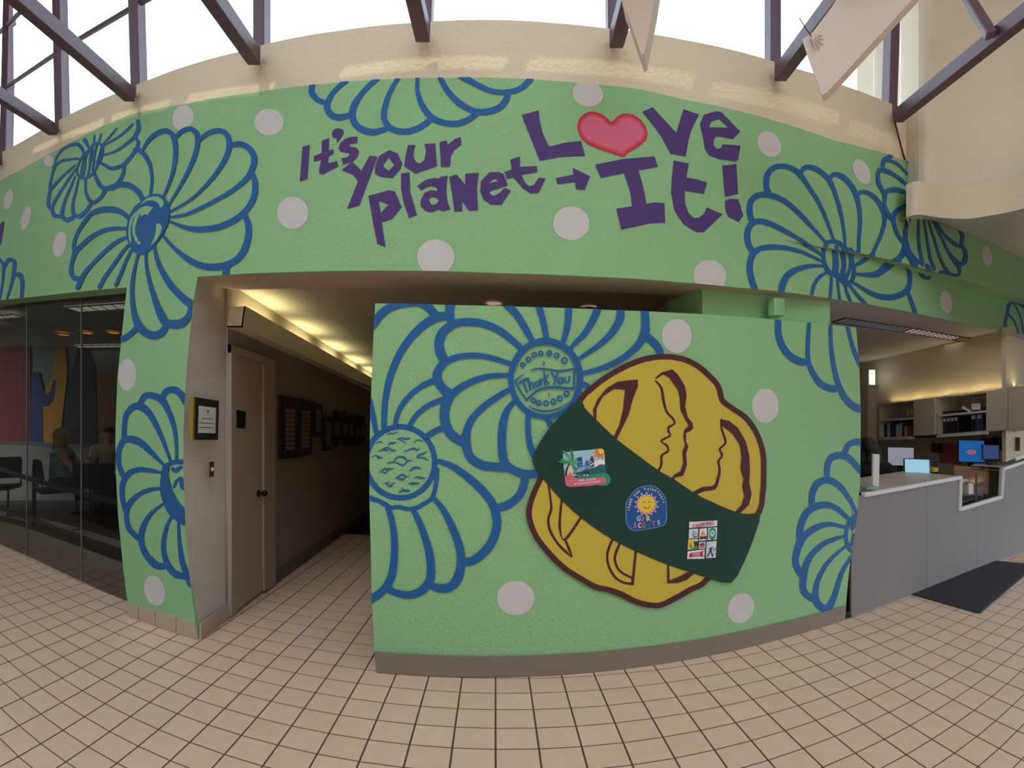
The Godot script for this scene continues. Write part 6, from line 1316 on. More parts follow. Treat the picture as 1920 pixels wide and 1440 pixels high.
		var l := SpotLight3D.new(); l.name = "lamp"; l.position = Vector3(0, -0.05, 0); l.rotation_degrees = Vector3(-90, 0, 0); l.spot_angle = 50.0; l.light_energy = 0.07; l.light_size = 0.06; l.light_color = Color(1.0, 0.8, 0.5); l.spot_range = 12.0; l.spot_attenuation = 2.0; l.shadow_enabled = true
		t.add_child(l, true)
	# a round table with papers, three chairs
	var tb := Vector3(-6.42, 0.12, -7.25)
	t = base("meeting_table", tb); tag(t, "round meeting table between the two seated people behind the glass", "table")
	st = tool_(); lathe(st, Vector3.ZERO, [[0.0, 0.585], [0.44, 0.585], [0.45, 0.6], [0.44, 0.615], [0.0, 0.615]], 28); obj("tabletop", st, M.table_top, t)
	st = tool_(); lathe(st, Vector3.ZERO, [[0.26, 0.0], [0.26, 0.02], [0.05, 0.06], [0.04, 0.585]], 16); obj("pedestal", st, M.rail, t)
	t = base("paper"); st = tool_(); block(st, tb + Vector3(-0.25, 0.622, 0.14), Vector3(0.3, 0.012, 0.21), Basis(Vector3.UP, 0.2), 0.002); tag(t, "cream sheets of paper lying before the woman in the striped top", "paper"); obj("sheet", st, M.sheet, t)
	t = base("tray"); st = tool_(); block(st, tb + Vector3(-0.1, 0.624, -0.2), Vector3(0.3, 0.014, 0.22), Basis(Vector3.UP, -0.6), 0.003); tag(t, "pale clipboard tray under the forearms of the seated man", "tray"); obj("board", st, M.sheet, t)
	t = base("cup", tb + Vector3(-0.2, 0.615, -0.02)); tag(t, "tall white paper cup standing between the two seated people", "cup")
	st = tool_(); lathe(st, Vector3.ZERO, [[0.0, 0.0], [0.04, 0.0], [0.048, 0.16], [0.044, 0.16], [0.037, 0.01], [0.0, 0.01]], 16); obj("body", st, M.sheet, t)
	var chair := make_chair()
	chair.position = Vector3(-8.0, 0.12, -7.0); chair.rotation.y = 0.5
	tag(chair, "empty dark upholstered chair at the far left behind the glass", "chair", "chairs behind the glass")
	var ch := copy(chair, "meeting_chair"); ch.position = Vector3(-5.6, 0.12, -6.25); ch.rotation.y = PI + 0.2; tag(ch, "dark teal chair with its back to the glass beside the green pier", "chair", "chairs behind the glass")
	ch = copy(chair, "meeting_chair"); ch.position = Vector3(-6.78, 0.12, -6.8); ch.rotation.y = 2.48; tag(ch, "chair under the woman in the striped top", "chair", "chairs behind the glass")
	ch = copy(chair, "meeting_chair"); ch.position = Vector3(-6.94, 0.12, -7.8); ch.rotation.y = 0.76; tag(ch, "chair under the seated man in the pale shirt", "chair", "chairs behind the glass")
	person(Vector3(-6.76, 0.12, -6.82), 2.2, "seated woman with long fair hair in a striped sleeveless top holding a sheet of paper", {"shirt": M.stripes, "hair": M.fair, "legs": M.trousers, "long": true, "sleeve": 0.0, "reach": [[Vector3(0.2, 0.74, 0.2), Vector3(0.1, 0.72, 0.4)], [Vector3(-0.22, 0.72, 0.16), Vector3(-0.13, 0.74, 0.38)]]})
	t = base("paper"); st = tool_(); block(st, Vector3(-6.43, 0.95, -6.93), Vector3(0.012, 0.26, 0.2), Basis(Vector3.UP, 0.6) * Basis(Vector3.BACK, 0.6), 0.002); tag(t, "white sheet held up by the woman in the striped top", "paper"); obj("sheet", st, M.paper, t)
	person(Vector3(-6.92, 0.12, -7.78), 0.76, "seated man in a pale polo shirt with folded forearms on the table", {"shirt": M.polo, "hair": M.dark_hair, "legs": M.trousers, "long": false, "sleeve": 0.6, "reach": [[Vector3(0.24, 0.68, 0.18), Vector3(-0.02, 0.66, 0.36)], [Vector3(-0.24, 0.68, 0.18), Vector3(0.04, 0.67, 0.33)]]})

func head_height(x: float) -> float:
	var pts := [[-9.000, 3.234], [-6.023, 2.984], [-4.210, 2.754], [-3.077, 2.616]]
	for i in pts.size() - 1:
		if x <= pts[i + 1][0]: return lerpf(pts[i][1], pts[i + 1][1], (x - pts[i][0]) / (pts[i + 1][0] - pts[i][0]))
	return pts[pts.size() - 1][1]

func make_chair() -> Node3D:
	var t := base("meeting_chair")
	var st := tool_(); block(st, Vector3(0, 0.43, 0), Vector3(0.46, 0.07, 0.46), Basis(), 0.025); obj("seat", st, M.chair, t)
	st = tool_(); block(st, Vector3(0, 0.72, -0.22), Vector3(0.44, 0.34, 0.05), Basis(Vector3.RIGHT, -0.12), 0.02); obj("backrest", st, M.chair, t)
	for s in [-1.0, 1.0]:
		st = tool_(); tube(st, PackedVector3Array([Vector3(s * 0.23, 0.0, 0.24), Vector3(s * 0.23, 0.0, -0.2), Vector3(s * 0.23, 0.02, -0.24)]), 0.012, 8); obj("runner", st, M.rail, t)
		st = tool_(); tube(st, PackedVector3Array([Vector3(s * 0.23, 0.0, 0.23), Vector3(s * 0.23, 0.42, 0.2), Vector3(s * 0.23, 0.42, -0.2), Vector3(s * 0.22, 0.86, -0.25)]), 0.012, 8); obj("leg", st, M.rail, t)
	return t

# ---------------------------------------------------------------- people
func flesh(st: SurfaceTool, bones: Array, cell: float, k: float) -> void:
	# one smooth skin over tapered bones: [from, radius, to, radius]
	var lo := Vector3.ONE * 1e9; var hi := -lo
	for b in bones:
		var m: float = maxf(b[1], b[3]) + cell * 2.0 + k
		for p in [b[0], b[2]]:
			lo = lo.min(p - Vector3.ONE * m); hi = hi.max(p + Vector3.ONE * m)
	var n := Vector3i(((hi - lo) / cell).ceil()) + Vector3i.ONE
	var f := PackedFloat32Array(); f.resize(n.x * n.y * n.z); f.fill(1.0)
	for b in bones:
		var a: Vector3 = b[0]; var d: Vector3 = b[2] - a; var dd := maxf(d.length_squared(), 1e-9)
		var m: float = maxf(b[1], b[3]) + k + cell * 1.5
		var s := Vector3i(((a.min(b[2]) - Vector3.ONE * m - lo) / cell).floor()).max(Vector3i.ZERO)
		var e := Vector3i(((a.max(b[2]) + Vector3.ONE * m - lo) / cell).ceil()).min(n - Vector3i.ONE)
		for z in range(s.z, e.z + 1):
			for y in range(s.y, e.y + 1):
				var i := (z * n.y + y) * n.x + s.x
				for x in range(s.x, e.x + 1):
					var p := lo + Vector3(x, y, z) * cell
					var t := clampf((p - a).dot(d) / dd, 0.0, 1.0)
					var v: float = p.distance_to(a + d * t) - lerpf(b[1], b[3], t)
					var o := f[i]
					var h := maxf(k - absf(v - o), 0.0) / k
					f[i] = minf(v, o) - h * h * k * 0.25
					i += 1
	var at := {}
	var sy := n.x; var sz := n.x * n.y
	for z in n.z - 1:
		for y in n.y - 1:
			for x in n.x - 1:
				var i := z * sz + y * sy + x
				var q := [f[i], f[i + 1], f[i + sy], f[i + sy + 1], f[i + sz], f[i + sz + 1], f[i + sz + sy], f[i + sz + sy + 1]]
				var c := 0
				for w in q: c += 1 if w < 0.0 else 0
				if c == 0 or c == 8: continue
				var sum := Vector3.ZERO; var hits := 0
				for g in [[0, 1], [2, 3], [4, 5], [6, 7], [0, 2], [1, 3], [4, 6], [5, 7], [0, 4], [1, 5], [2, 6], [3, 7]]:
					var u: float = q[g[0]]; var v: float = q[g[1]]
					if (u < 0.0) != (v < 0.0):
						var t := u / (u - v)
						sum += Vector3(g[0] & 1, (g[0] >> 1) & 1, g[0] >> 2).lerp(Vector3(g[1] & 1, (g[1] >> 1) & 1, g[1] >> 2), t); hits += 1
				var grad := Vector3(q[1] + q[3] + q[5] + q[7] - q[0] - q[2] - q[4] - q[6], q[2] + q[3] + q[6] + q[7] - q[0] - q[1] - q[4] - q[5], q[4] + q[5] + q[6] + q[7] - q[0] - q[1] - q[2] - q[3])
				at[i] = [lo + (Vector3(x, y, z) + sum / hits) * cell, grad.normalized()]
	for i in at:
		for ax in 3:
			var step: int = [1, sy, sz][ax]; var u: int = [sy, sz, 1][ax]; var v: int = [sz, 1, sy][ax]
			if (f[i] < 0.0) == (f[i + step] < 0.0): continue
			if not (at.has(i - u) and at.has(i - v) and at.has(i - u - v)): continue
			var c := [at[i], at[i - u], at[i - u - v], at[i - v]]
			if f[i] < 0.0: c.reverse()
			for w in [c[0], c[1], c[2], c[0], c[2], c[3]]:
				st.set_normal(w[1]); st.add_vertex(w[0])

func hand(st: SurfaceTool, wrist: Vector3, along: Vector3, palm_down: Vector3, side: float) -> void:
	# a palm, four curled fingers of their own lengths and a thumb off its side
	var z := along.normalized(); var x := palm_down.cross(z).normalized() * side; var d := z.cross(x).normalized()
	if d.dot(palm_down) < 0.0: d = -d
	var b := [[wrist - z * 0.02, 0.026, wrist + z * 0.05 + x * 0.012, 0.02], [wrist + z * 0.03 - x * 0.016, 0.018, wrist + z * 0.075 - x * 0.022, 0.014], [wrist + z * 0.03 + x * 0.018, 0.018, wrist + z * 0.078 + x * 0.024, 0.014]]
	var len_ := [0.072, 0.082, 0.076, 0.058]
	for k in 4:
		var root := wrist + z * (0.08 - absf(k - 1.2) * 0.004) + x * (0.03 - k * 0.02)
		var l: float = len_[k]
		var m1 := root + (z * 0.9 + d * 0.3).normalized() * l * 0.45
		var m2 := m1 + (z * 0.6 + d * 0.7).normalized() * l * 0.32
		var tip := m2 + (z * 0.25 + d * 0.9).normalized() * l * 0.25
		b += [[root - z * 0.02, 0.0095, m1, 0.009], [m1, 0.009, m2, 0.0085], [m2, 0.0085, tip, 0.0075]]
	var t0 := wrist + z * 0.02 + x * 0.026
	var t1 := t0 + (z * 0.6 + x * 0.7).normalized() * 0.04; var t2 := t1 + (z * 0.85 + x * 0.1 + d * 0.4).normalized() * 0.032
	b += [[t0, 0.014, t1, 0.0105], [t1, 0.0105, t2, 0.009]]
	flesh(st, b, 0.0055, 0.008)

func person(at: Vector3, turn: float, label: String, o: Dictionary) -> Node3D:
	# a seated figure facing +z before it is turned: one continuous body, then clothes and hair over it
	var t := base("person", at, turn); tag(t, label, "person")
	var hip := Vector3(0, 0.53, -0.02); var waist := Vector3(0, 0.72, -0.02); var chest := Vector3(0, 0.93, 0.0); var neck := Vector3(0, 1.08, 0.0); var skull := Vector3(0, 1.225, 0.02)
	var torso := [[hip + Vector3(-0.07, 0, 0), 0.11, hip + Vector3(0.07, 0, 0), 0.11], [hip, 0.12, waist, 0.105], [waist, 0.105, chest, 0.125], [chest + Vector3(-0.07, 0.03, 0), 0.1, chest + Vector3(0.07, 0.03, 0), 0.1]]
	var arms := []; var wrists := []
	for s in 2:
		var sg := 1.0 if s == 0 else -1.0
		var sh := Vector3(sg * 0.165, 0.99, -0.01); var el: Vector3 = o.reach[s][0]; var wr: Vector3 = o.reach[s][1]
		arms.append([Vector3(sg * 0.09, 1.0, 0), 0.06, sh, 0.055]); arms.append([sh, 0.053, el, 0.04]); arms.append([el, 0.039, wr, 0.026])
		wrists.append([wr, (wr - el).normalized(), sg])
	var legs := []
	for sg in [1.0, -1.0]:
		var h := Vector3(sg * 0.085, 0.52, 0.0); var kn := Vector3(sg * 0.1, 0.5, 0.42); var an := Vector3(sg * 0.1, 0.09, 0.4)
		legs += [[h, 0.085, kn, 0.058], [kn, 0.056, an, 0.038], [an + Vector3(0, -0.03, -0.03), 0.036, an + Vector3(0, -0.05, 0.15), 0.028]]
	var st := tool_()
	flesh(st, torso + arms + legs + [[chest + Vector3(0, 0.05, 0), 0.06, neck + Vector3(0, 0.06, 0.005), 0.052]], 0.016, 0.04)
	var face := [[neck, 0.052, neck + Vector3(0, 0.08, 0.01), 0.05], [skull + Vector3(0, 0.02, -0.012), 0.088, skull + Vector3(0, 0.035, 0.012), 0.086], [skull + Vector3(0, -0.03, 0.025), 0.068, skull + Vector3(0, -0.075, 0.05), 0.036],
		[skull + Vector3(0, 0.012, 0.092), 0.009, skull + Vector3(0, -0.025, 0.112), 0.013], [skull + Vector3(-0.022, -0.058, 0.083), 0.008, skull + Vector3(0.022, -0.058, 0.083), 0.008], [skull + Vector3(-0.03, 0.028, 0.085), 0.012, skull + Vector3(0.03, 0.028, 0.085), 0.012],
		[skull + Vector3(0.083, 0.01, -0.005), 0.014, skull + Vector3(0.088, -0.03, 0.0), 0.011], [skull + Vector3(-0.083, 0.01, -0.005), 0.014, skull + Vector3(-0.088, -0.03, 0.0), 0.011]]
	flesh(st, face, 0.008, 0.018)
	for w in wrists: hand(st, w[0], w[1], Vector3.DOWN, -w[2])
	obj("body", st, M.skin, t)
	for sg in [1.0, -1.0]:
		st = tool_(); lathe(st, skull + Vector3(sg * 0.033, 0.008, 0.083), [[0.0, -0.009], [0.009, 0.0], [0.0, 0.009]], 8); obj("eye", st, M.black, t)
	var puff := func(list: Array, by: float) -> Array:
		var r := []
		for b in list: r.append([b[0], b[1] + by, b[2], b[3] + by])
		return r
	st = tool_()
	var sleeves := []
	for s in 2:
		sleeves.append(arms[s * 3])
		if o.sleeve > 0.0: sleeves.append([arms[s * 3 + 1][0], 0.055, (arms[s * 3 + 1][0] as Vector3).lerp(arms[s * 3 + 1][2], o.sleeve), 0.056])
	flesh(st, puff.call(torso + sleeves, 0.012), 0.016, 0.04)
	obj("shirt", st, o.shirt, t)
	st = tool_()
	flesh(st, puff.call([torso[0], [hip, 0.115, hip + Vector3(0, 0.08, 0), 0.108]] + [legs[0], legs[1], legs[3], legs[4]], 0.014), 0.016, 0.03)
	obj("trousers", st, o.legs, t)
	st = tool_()
	for sg in [0, 3]: flesh(st, [[legs[sg + 2][0], 0.045, legs[sg + 2][2], 0.036]], 0.012, 0.01)
	obj("shoes", st, M.black, t)
	st = tool_()
	var hair := [[skull + Vector3(0, 0.04, -0.03), 0.094, skull + Vector3(0, 0.058, 0.018), 0.083], [skull + Vector3(0, 0.0, -0.05), 0.078, skull + Vector3(0, -0.04, -0.045), 0.06]]
	if o.long:
		for s in [[0.0, -0.075], [0.06, -0.045], [-0.06, -0.045], [0.085, -0.005], [-0.085, -0.005]]:
			hair.append([skull + Vector3(s[0], 0.02, s[1]), 0.04, skull + Vector3(s[0] * 1.15, -0.16, s[1] - 0.015), 0.042]); hair.append([skull + Vector3(s[0] * 1.15, -0.16, s[1] - 0.015), 0.042, skull + Vector3(s[0] * 1.1, -0.27, s[1] - 0.03), 0.022])
	flesh(st, hair, 0.01, 0.02)
	obj("hair", st, o.hair, t)
	return t

# ---------------------------------------------------------------- the reception office on the right
func office() -> void:
	# room shell
	var st := tool_()
	var a := []; var b := []
	for p in [[2.49, 2.495], [2.84, 2.514], [3.2, 2.535], [3.6, 2.556], [4.2, 2.585], [4.8, 2.614], [5.4, 2.64], [6.0, 2.667], [6.65, 2.695], [9.0, 2.75]]:
		a.append(on(p[0], p[1], -0.0, true)); b.append(Vector3(p[0], 2.5, -9.0))
	loft(st, a, b, Vector3.DOWN)
	for k in a.size(): a[k].y = 3.0; b[k].y = 3.0
	loft(st, a, b, Vector3.UP)
	struct("ceiling_office", st, M.office_ceiling)
	st = tool_(); block(st, Vector3(6.0, 1.35, -7.22), Vector3(0.16, 2.7, 3.5)); struct("wall_office", st, M.office_wall)
	st = tool_(); block(st, Vector3(4.2, 1.3, -8.6), Vector3(4.0, 2.6, 0.1)); struct("wall_office_end", st, M.office_wall)
	st = tool_(); block(st, Vector3(2.5, 1.25, -6.2), Vector3(0.1, 2.6, 5.0)); struct("wall_office_left", st, M.office_wall)
	st = tool_(); prism(st, PackedVector3Array([Vector3(2.5, 0.004, -3.56), Vector3(3.9, 0.004, -4.26), Vector3(5.0, 0.004, -4.93), Vector3(7.5, 0.004, -6.4), Vector3(7.5, 0.004, -8.6), Vector3(2.5, 0.004, -8.6)]), Vector3(0, 0.006, 0)); struct("floor_office", st, M.room_carpet)
	# louvred ceiling lights
	var tl := [[Vector3(3.120, 2.520, -4.407), Vector3(3.121, 2.521, -4.245), Vector3(4.385, 2.580, -4.970), Vector3(4.453, 2.579, -5.185)], [Vector3(4.443, 2.579, -5.161), Vector3(4.401, 2.581, -4.981), Vector3(5.689, 2.632, -5.736), Vector3(5.705, 2.626, -5.893)], [Vector3(5.732, 2.627, -5.902), Vector3(5.719, 2.633, -5.752), Vector3(6.720, 2.669, -6.256), Vector3(6.700, 2.658, -6.423)], [Vector3(6.514, 2.603, -7.163), Vector3(6.624, 2.610, -7.127), Vector3(6.649, 2.653, -6.467), Vector3(6.532, 2.649, -6.411)]]
	for k in 4:
		var t := base("ceiling_light"); tag(t, ["dim bluish louvred ceiling light nearest the mural wall in the reception office", "bright louvred ceiling light in the middle of the reception row", "dull ceiling light at the right end of the reception row", "thin ceiling light strip along the reception office wall"][k], "ceiling light", "reception ceiling lights")
		var q: Array = tl[k]
		st = tool_(); prism(st, PackedVector3Array(q), Vector3(0, 0.01, 0)); obj("diffuser", st, [M.lamp_dim, M.lamp_lit, M.lamp_off, M.lamp_lit][k], t)
		st = tool_()
		for e in 4: beam(st, q[e] - Vector3(0, 0.003, 0), q[(e + 1) % 4] - Vector3(0, 0.003, 0), 0.014, 0.014)
		obj("frame", st, M.rail, t)
		if k < 2:
			for e in 9:
				st = tool_(); beam(st, (q[0] as Vector3).lerp(q[3], (e + 1) / 10.0) - Vector3(0, 0.002, 0), (q[1] as Vector3).lerp(q[2], (e + 1) / 10.0) - Vector3(0, 0.002, 0), 0.006, 0.012); obj("louvre", st, M.joint, t)
			for e in 2:
				st = tool_(); beam(st, (q[0] as Vector3).lerp(q[1], (e + 1) / 3.0) - Vector3(0, 0.002, 0), (q[3] as Vector3).lerp(q[2], (e + 1) / 3.0) - Vector3(0, 0.002, 0), 0.008, 0.012); obj("louvre", st, M.joint, t)
		if k < 3:
			var l := AreaLight3D.new(); l.name = "lamp"; l.area_size = Vector2(1.0, 0.25); l.light_energy = [0.192, 0.480, 0.080][k]; l.light_color = Color(1.0, 0.97, 0.92); l.shadow_enabled = true
			t.add_child(l, true); l.position = (q[0] + q[2]) * 0.5 - Vector3(0, 0.04, 0); l.rotation_degrees = Vector3(-90, 0, 0)
	# the counter: grey panels, pale edge, tops at two heights with a low notch between
	var t := base("reception_counter"); tag(t, "grey panelled reception counter with pale edge trim and a stepped-down notch", "counter")
	var path := [on(2.675, 0.951, 0, true), on(2.829, 0.953, 0, true), on(3.980, 0.977, 0, true), on(4.514, 0.987, 0, true), on(4.488, 0.665, 0, true), on(5.497, 0.705, 0, true), on(5.543, 1.018, 0, true), on(6.647, 1.128, 0, true), on(8.044, 1.324, 0, true), on(9.450, 1.614, 0, true)]
	var edge := []
	for p in path: edge.append(Vector2(p.x, p.y))
	var body := PackedVector2Array(edge)
	body.append(Vector2(edge[9].x, 0.0)); body.append(Vector2(edge[0].x, 0.0))
	zones.counter = [body, false]
	var seams := [edge[0].x, 3.830, 4.909, 6.196, edge[9].x]
	for k in seams.size() - 1:
		st = tool_()
		var r := PackedVector2Array([Vector2(seams[k] + 0.0025, 0.0), Vector2(seams[k + 1] - 0.0025, 0.0), Vector2(seams[k + 1] - 0.0025, 3.0), Vector2(seams[k] + 0.0025, 3.0)])
		fill(st, r, ["counter"], 0.0)
		var m0 := on(seams[k] + 0.0025, 0, 0.0); var m1 := on(seams[k] + 0.0025, 1.0, 0.0)
		quad(st, m0, m1, m1 - Vector3(0, 0, 0.02), m0 - Vector3(0, 0, 0.02), Vector3.LEFT)
		obj("front_panel", st, M.counter, t)
	st = tool_(); fill(st, body, ["counter"], -0.02); obj("core", st, M.rail, t)
	st = tool_()
	for i in path.size() - 1:
		if i == 0: continue
		var s: Vector3 = path[i]; var e: Vector3 = path[i + 1]
		var n := 8 if absf(e.x - s.x) > 0.2 else 1
		for j in n:
			var p0 := s.lerp(e, float(j) / n); var p1 := s.lerp(e, float(j + 1) / n)
			p0 = on(p0.x, p0.y, 0.0); p1 = on(p1.x, p1.y, 0.0)
			beam(st, p0, p1 + (p1 - p0).normalized() * 0.012, 0.036, 0.036)
	obj("edge_trim", st, M.trim_white, t)
	for seg in [[1, 3, 0.5], [6, 9, 0.45]]:
		st = tool_()
		var f := []; var g := []; var x0: float = edge[seg[0]].x; var x1: float = edge[seg[1]].x
		for s in 9:
			var x := lerpf(x0, x1, s / 8.0); var y: float = lerpf(edge[seg[0]].y, edge[seg[1]].y, s / 8.0) + 0.015
			f.append(on(x, y, 0.0)); g.append(on(x, y, 0.0) + Vector3(-0.12, 0.0, -seg[2]) * [1.0, 0.62][0 if seg[0] == 1 else 1])
		loft(st, f, g, Vector3.UP)
		for s in 9: f[s].y -= 0.035; g[s].y -= 0.035
		loft(st, f, g, Vector3.DOWN)
		var g2 := []
		for p in g: g2.append(p + Vector3(0, 0.035, 0))
		loft(st, g, g2, Vector3.FORWARD)
		obj("countertop", st, M.countertop, t)
	st = tool_()
	var n0: Vector3 = path[4]; var n1: Vector3 = path[5]
	prism(st, PackedVector3Array([n0 + Vector3(0, 0.012, 0), n1 + Vector3(0, 0.012, 0), n1 + Vector3(-0.1, 0.012, -0.28), n0 + Vector3(-0.1, 0.012, -0.28)]), Vector3(0, -0.02, 0))
	obj("notch_shelf", st, M.notch, t)
	st = tool_()
	prism(st, PackedVector3Array([n1, path[6], (path[6] as Vector3) + Vector3(-0.13, 0, -0.26), n1 + Vector3(-0.13, 0, -0.26)]), Vector3(0.03, 0, 0))
	obj("notch_side", st, M.notch_wood, t)
	# worktop behind the counter and along the wall
	t = base("desk"); tag(t, "long worktop along the reception wall below the cabinets", "desk")
	st = tool_(); block(st, Vector3(5.62, 0.72, -6.3), Vector3(0.56, 0.035, 1.0)); obj("top", st, M.countertop, t)
	for z in [-5.9, -6.7]:
		st = tool_(); block(st, Vector3(5.65, 0.36, z), Vector3(0.45, 0.68, 0.04)); obj("support", st, M.counter, t)
	t = base("desk"); tag(t, "low pale worktop behind the counter notch", "desk")
	st = tool_(); prism(st, PackedVector3Array([Vector3(4.612, 0.807, -4.900), Vector3(5.420, 0.904, -5.200), Vector3(5.454, 0.923, -5.250), Vector3(4.723, 0.874, -5.050)]), Vector3(0, -0.03, 0)); obj("top", st, M.notch_wood, t)
	st = tool_(); block(st, Vector3(5.139, 0.519, -5.200), Vector3(0.5, 0.6, 0.04)); obj("support", st, M.counter, t)
	# wall cabinets
	cabinet([Vector3(5.550, 1.839, -6.867), Vector3(5.550, 1.858, -6.248), Vector3(5.550, 1.347, -6.248), Vector3(5.550, 1.314, -6.867)], true, "open wall shelf unit with blue and white books, farthest along the reception wall")
	cabinet([Vector3(5.550, 1.858, -6.248), Vector3(5.550, 1.875, -5.927), Vector3(5.550, 1.390, -5.927), Vector3(5.550, 1.373, -6.248)], false, "closed wall cabinet between the two open shelf units")
	cabinet([Vector3(5.550, 1.879, -5.927), Vector3(5.550, 1.911, -5.289), Vector3(5.550, 1.435, -5.289), Vector3(5.550, 1.377, -5.927)], true, "open wall shelf unit with black binders, nearer the viewer")
	cabinet([Vector3(5.550, 1.911, -5.289), Vector3(5.550, 1.932, -5.056), Vector3(5.550, 1.474, -5.056), Vector3(5.550, 1.441, -5.289)], false, "closed wall cabinet right of the black binders")
	cabinet([Vector3(5.550, 1.932, -5.056), Vector3(5.550, 1.955, -4.789), Vector3(5.550, 1.516, -4.789), Vector3(5.550, 1.474, -5.056)], false, "closed wall cabinet at the right edge of the photograph")
	for k in 5:   # strip lights lying on top of the cabinets, washing the wall above them
		var lip := Vector3(5.550, 1.851, -6.462).lerp(Vector3(5.550, 1.955, -4.814), k / 4.0)
		var p := Vector3(5.86, lip.y + 0.006, lip.z * 1.056)
		t = base("strip_light"); tag(t, ["strip light on the cabinet top at the far end of the reception wall", "strip light on the cabinet top above the first closed cabinet", "strip light on the cabinet top above the black binders", "strip light on the cabinet top right of the binders", "strip light on the cabinet top at the right edge"][k], "strip light", "strip lights on the cabinets")
		st = tool_(); block(st, p + Vector3(0, 0.0, 0), Vector3(0.05, 0.01, 0.36), Basis(), 0.003); obj("housing", st, M.white, t)
		st = tool_(); block(st, p + Vector3(0, 0.008, 0), Vector3(0.03, 0.006, 0.32), Basis(), 0.002); obj("tube", st, M.strip_lamp, t)
		var l := AreaLight3D.new(); l.name = "lamp"; l.area_size = Vector2(0.05, 0.5); l.light_color = Color(1.0, 0.92, 0.64); l.light_energy = 0.1; l.shadow_enabled = true
		t.add_child(l, true); l.position = p + Vector3(0, 0.016, 0); l.rotation_degrees = Vector3(90, 0, 0)
	# books, binders and things on the shelves
	var hues := [M.book_dark, M.book_blue, M.book_blue, M.book_white, M.book_blue, M.book_dark, M.book_white, M.book_white, M.book_blue]
	for k in 9:
		var p := Vector3(5.620, 1.329, -6.923).lerp(Vector3(5.620, 1.348, -6.508), k / 8.0)
		book(p, [0.17, 0.2, 0.19, 0.21, 0.2, 0.24, 0.18, 0.2, 0.19][k], 0.046, hues[k], "book", ("blue" if hues[k] == M.book_blue else "white" if hues[k] == M.book_white else "blackish") + " book, " + ["farthest left", "second from left", "third from left", "fourth from left", "in the middle", "fourth from right", "third from right", "second from right", "farthest right"][k] + " of nine on the far lower shelf", "books on the far shelf", false)
	for k in 3:
		var p := Vector3(5.620, 1.348, -6.473).lerp(Vector3(5.620, 1.355, -6.378), k / 2.0)
		book(p, 0.15 + k * 0.005, 0.042, [M.book_tan, M.book_red, M.book_red][k], "book", ["tan book beside two red books on the far lower shelf", "middle red book on the far lower shelf", "rightmost red book on the far lower shelf"][k], "warm coloured books on the far shelf", false)
	for k in 6:
		var p := Vector3(5.620, 1.386, -5.979).lerp(Vector3(5.620, 1.408, -5.735), k / 5.0)
		book(p, 0.3, 0.058, M.binder, "binder", "black labelled ring binder, " + ["leftmost", "second from left", "third from left", "fourth from left", "fifth from left", "rightmost"][k] + " of six on the nearer lower shelf", "black binders", true)
	for k in 3:
		var p := Vector3(5.620, 1.425, -5.516).lerp(Vector3(5.620, 1.437, -5.380), k / 2.0)
		book(p, 0.3, 0.07, [M.binder, M.book_blue, M.binder][k], "binder", ["black binder with round label at the right of the nearer shelf", "dark blue binder with label at the right of the nearer shelf", "plain black binder at the right end of the nearer shelf"][k], "binders at the right of the nearer shelf", k < 2)
	bottle(Vector3(5.650, 1.653, -6.464), 0.13, 0.024, M.jar_tan, "tan bottle on the far upper shelf, left of the paler one")
	bottle(Vector3(5.650, 1.659, -6.391), 0.14, 0.026, M.jar_pale, "pale bottle on the far upper shelf at its right end")
	bottle(Vector3(5.650, 1.677, -5.958), 0.15, 0.045, M.jar_teal, "teal glass bottle at the left of the nearer upper shelf")
	t = base("card"); tag(t, "small white card standing on the nearer upper shelf", "card"); st = tool_(); block(st, Vector3(5.600, 1.738, -5.471), Vector3(0.008, 0.075, 0.1), Basis(), 0.002); obj("face", st, M.paper, t)
	t = base("paper"); tag(t, "white leaflet leaning on the nearer upper shelf, left of the card", "paper"); st = tool_(); block(st, Vector3(5.600, 1.710, -5.587), Vector3(0.006, 0.03, 0.12), Basis(Vector3.RIGHT, 0.5), 0.002); obj("sheet", st, M.paper, t)
	# partition, far shelving and the lit gap beyond
	st = tool_(); prism(st, PackedVector3Array([Vector3(5.493, 2.142, -7.000), Vector3(5.577, 2.125, -6.900), Vector3(5.577, 0.355, -6.900), Vector3(5.493, 0.338, -7.000)]), Vector3(0, 0, -0.3)); struct("wall_partition", st, M.office_wall)
	t = base("wall_lamp"); tag(t, "bright white vertical lamp panel above the partition in the office", "lamp")
	st = tool_(); block(st, Vector3(5.797, 2.280, -7.300), Vector3(0.085, 0.25, 0.03), Basis(), 0.005); obj("panel", st, M.lamp_panel, t)
	var wl := OmniLight3D.new(); wl.name = "lamp"; wl.position = Vector3(5.678, 2.265, -7.150); wl.light_energy = 0.032; wl.light_size = 0.1; wl.omni_range = 8.0; wl.omni_attenuation = 2.0; wl.shadow_enabled = true; t.add_child(wl, true)
	t = base("bookcase"); tag(t, "pale open bookcase glimpsed beside the mural wall's right edge", "bookcase")
	st = tool_(); prism(st, PackedVector3Array([Vector3(5.929, 2.429, -8.000), Vector3(6.278, 2.429, -8.000), Vector3(6.278, 0.264, -8.000), Vector3(5.929, 0.264, -8.000)]), Vector3(0, 0, -0.02)); obj("back", st, M.counter, t)
	for v in [Vector3(6.023, 1.813, -7.900), Vector3(6.023, 1.590, -7.900), Vector3(6.023, 1.321, -7.900), Vector3(6.023, 1.023, -7.900)]:
		st = tool_(); block(st, v, Vector3(0.36, 0.02, 0.22)); obj("shelf", st, M.trim_white, t)
	t = base("box"); tag(t, "yellow box on the bookcase beside the mural wall", "box"); st = tool_(); block(st, Vector3(6.060, 1.981, -7.900), Vector3(0.16, 0.1, 0.15)); obj("carton", st, M.yellow_box, t)
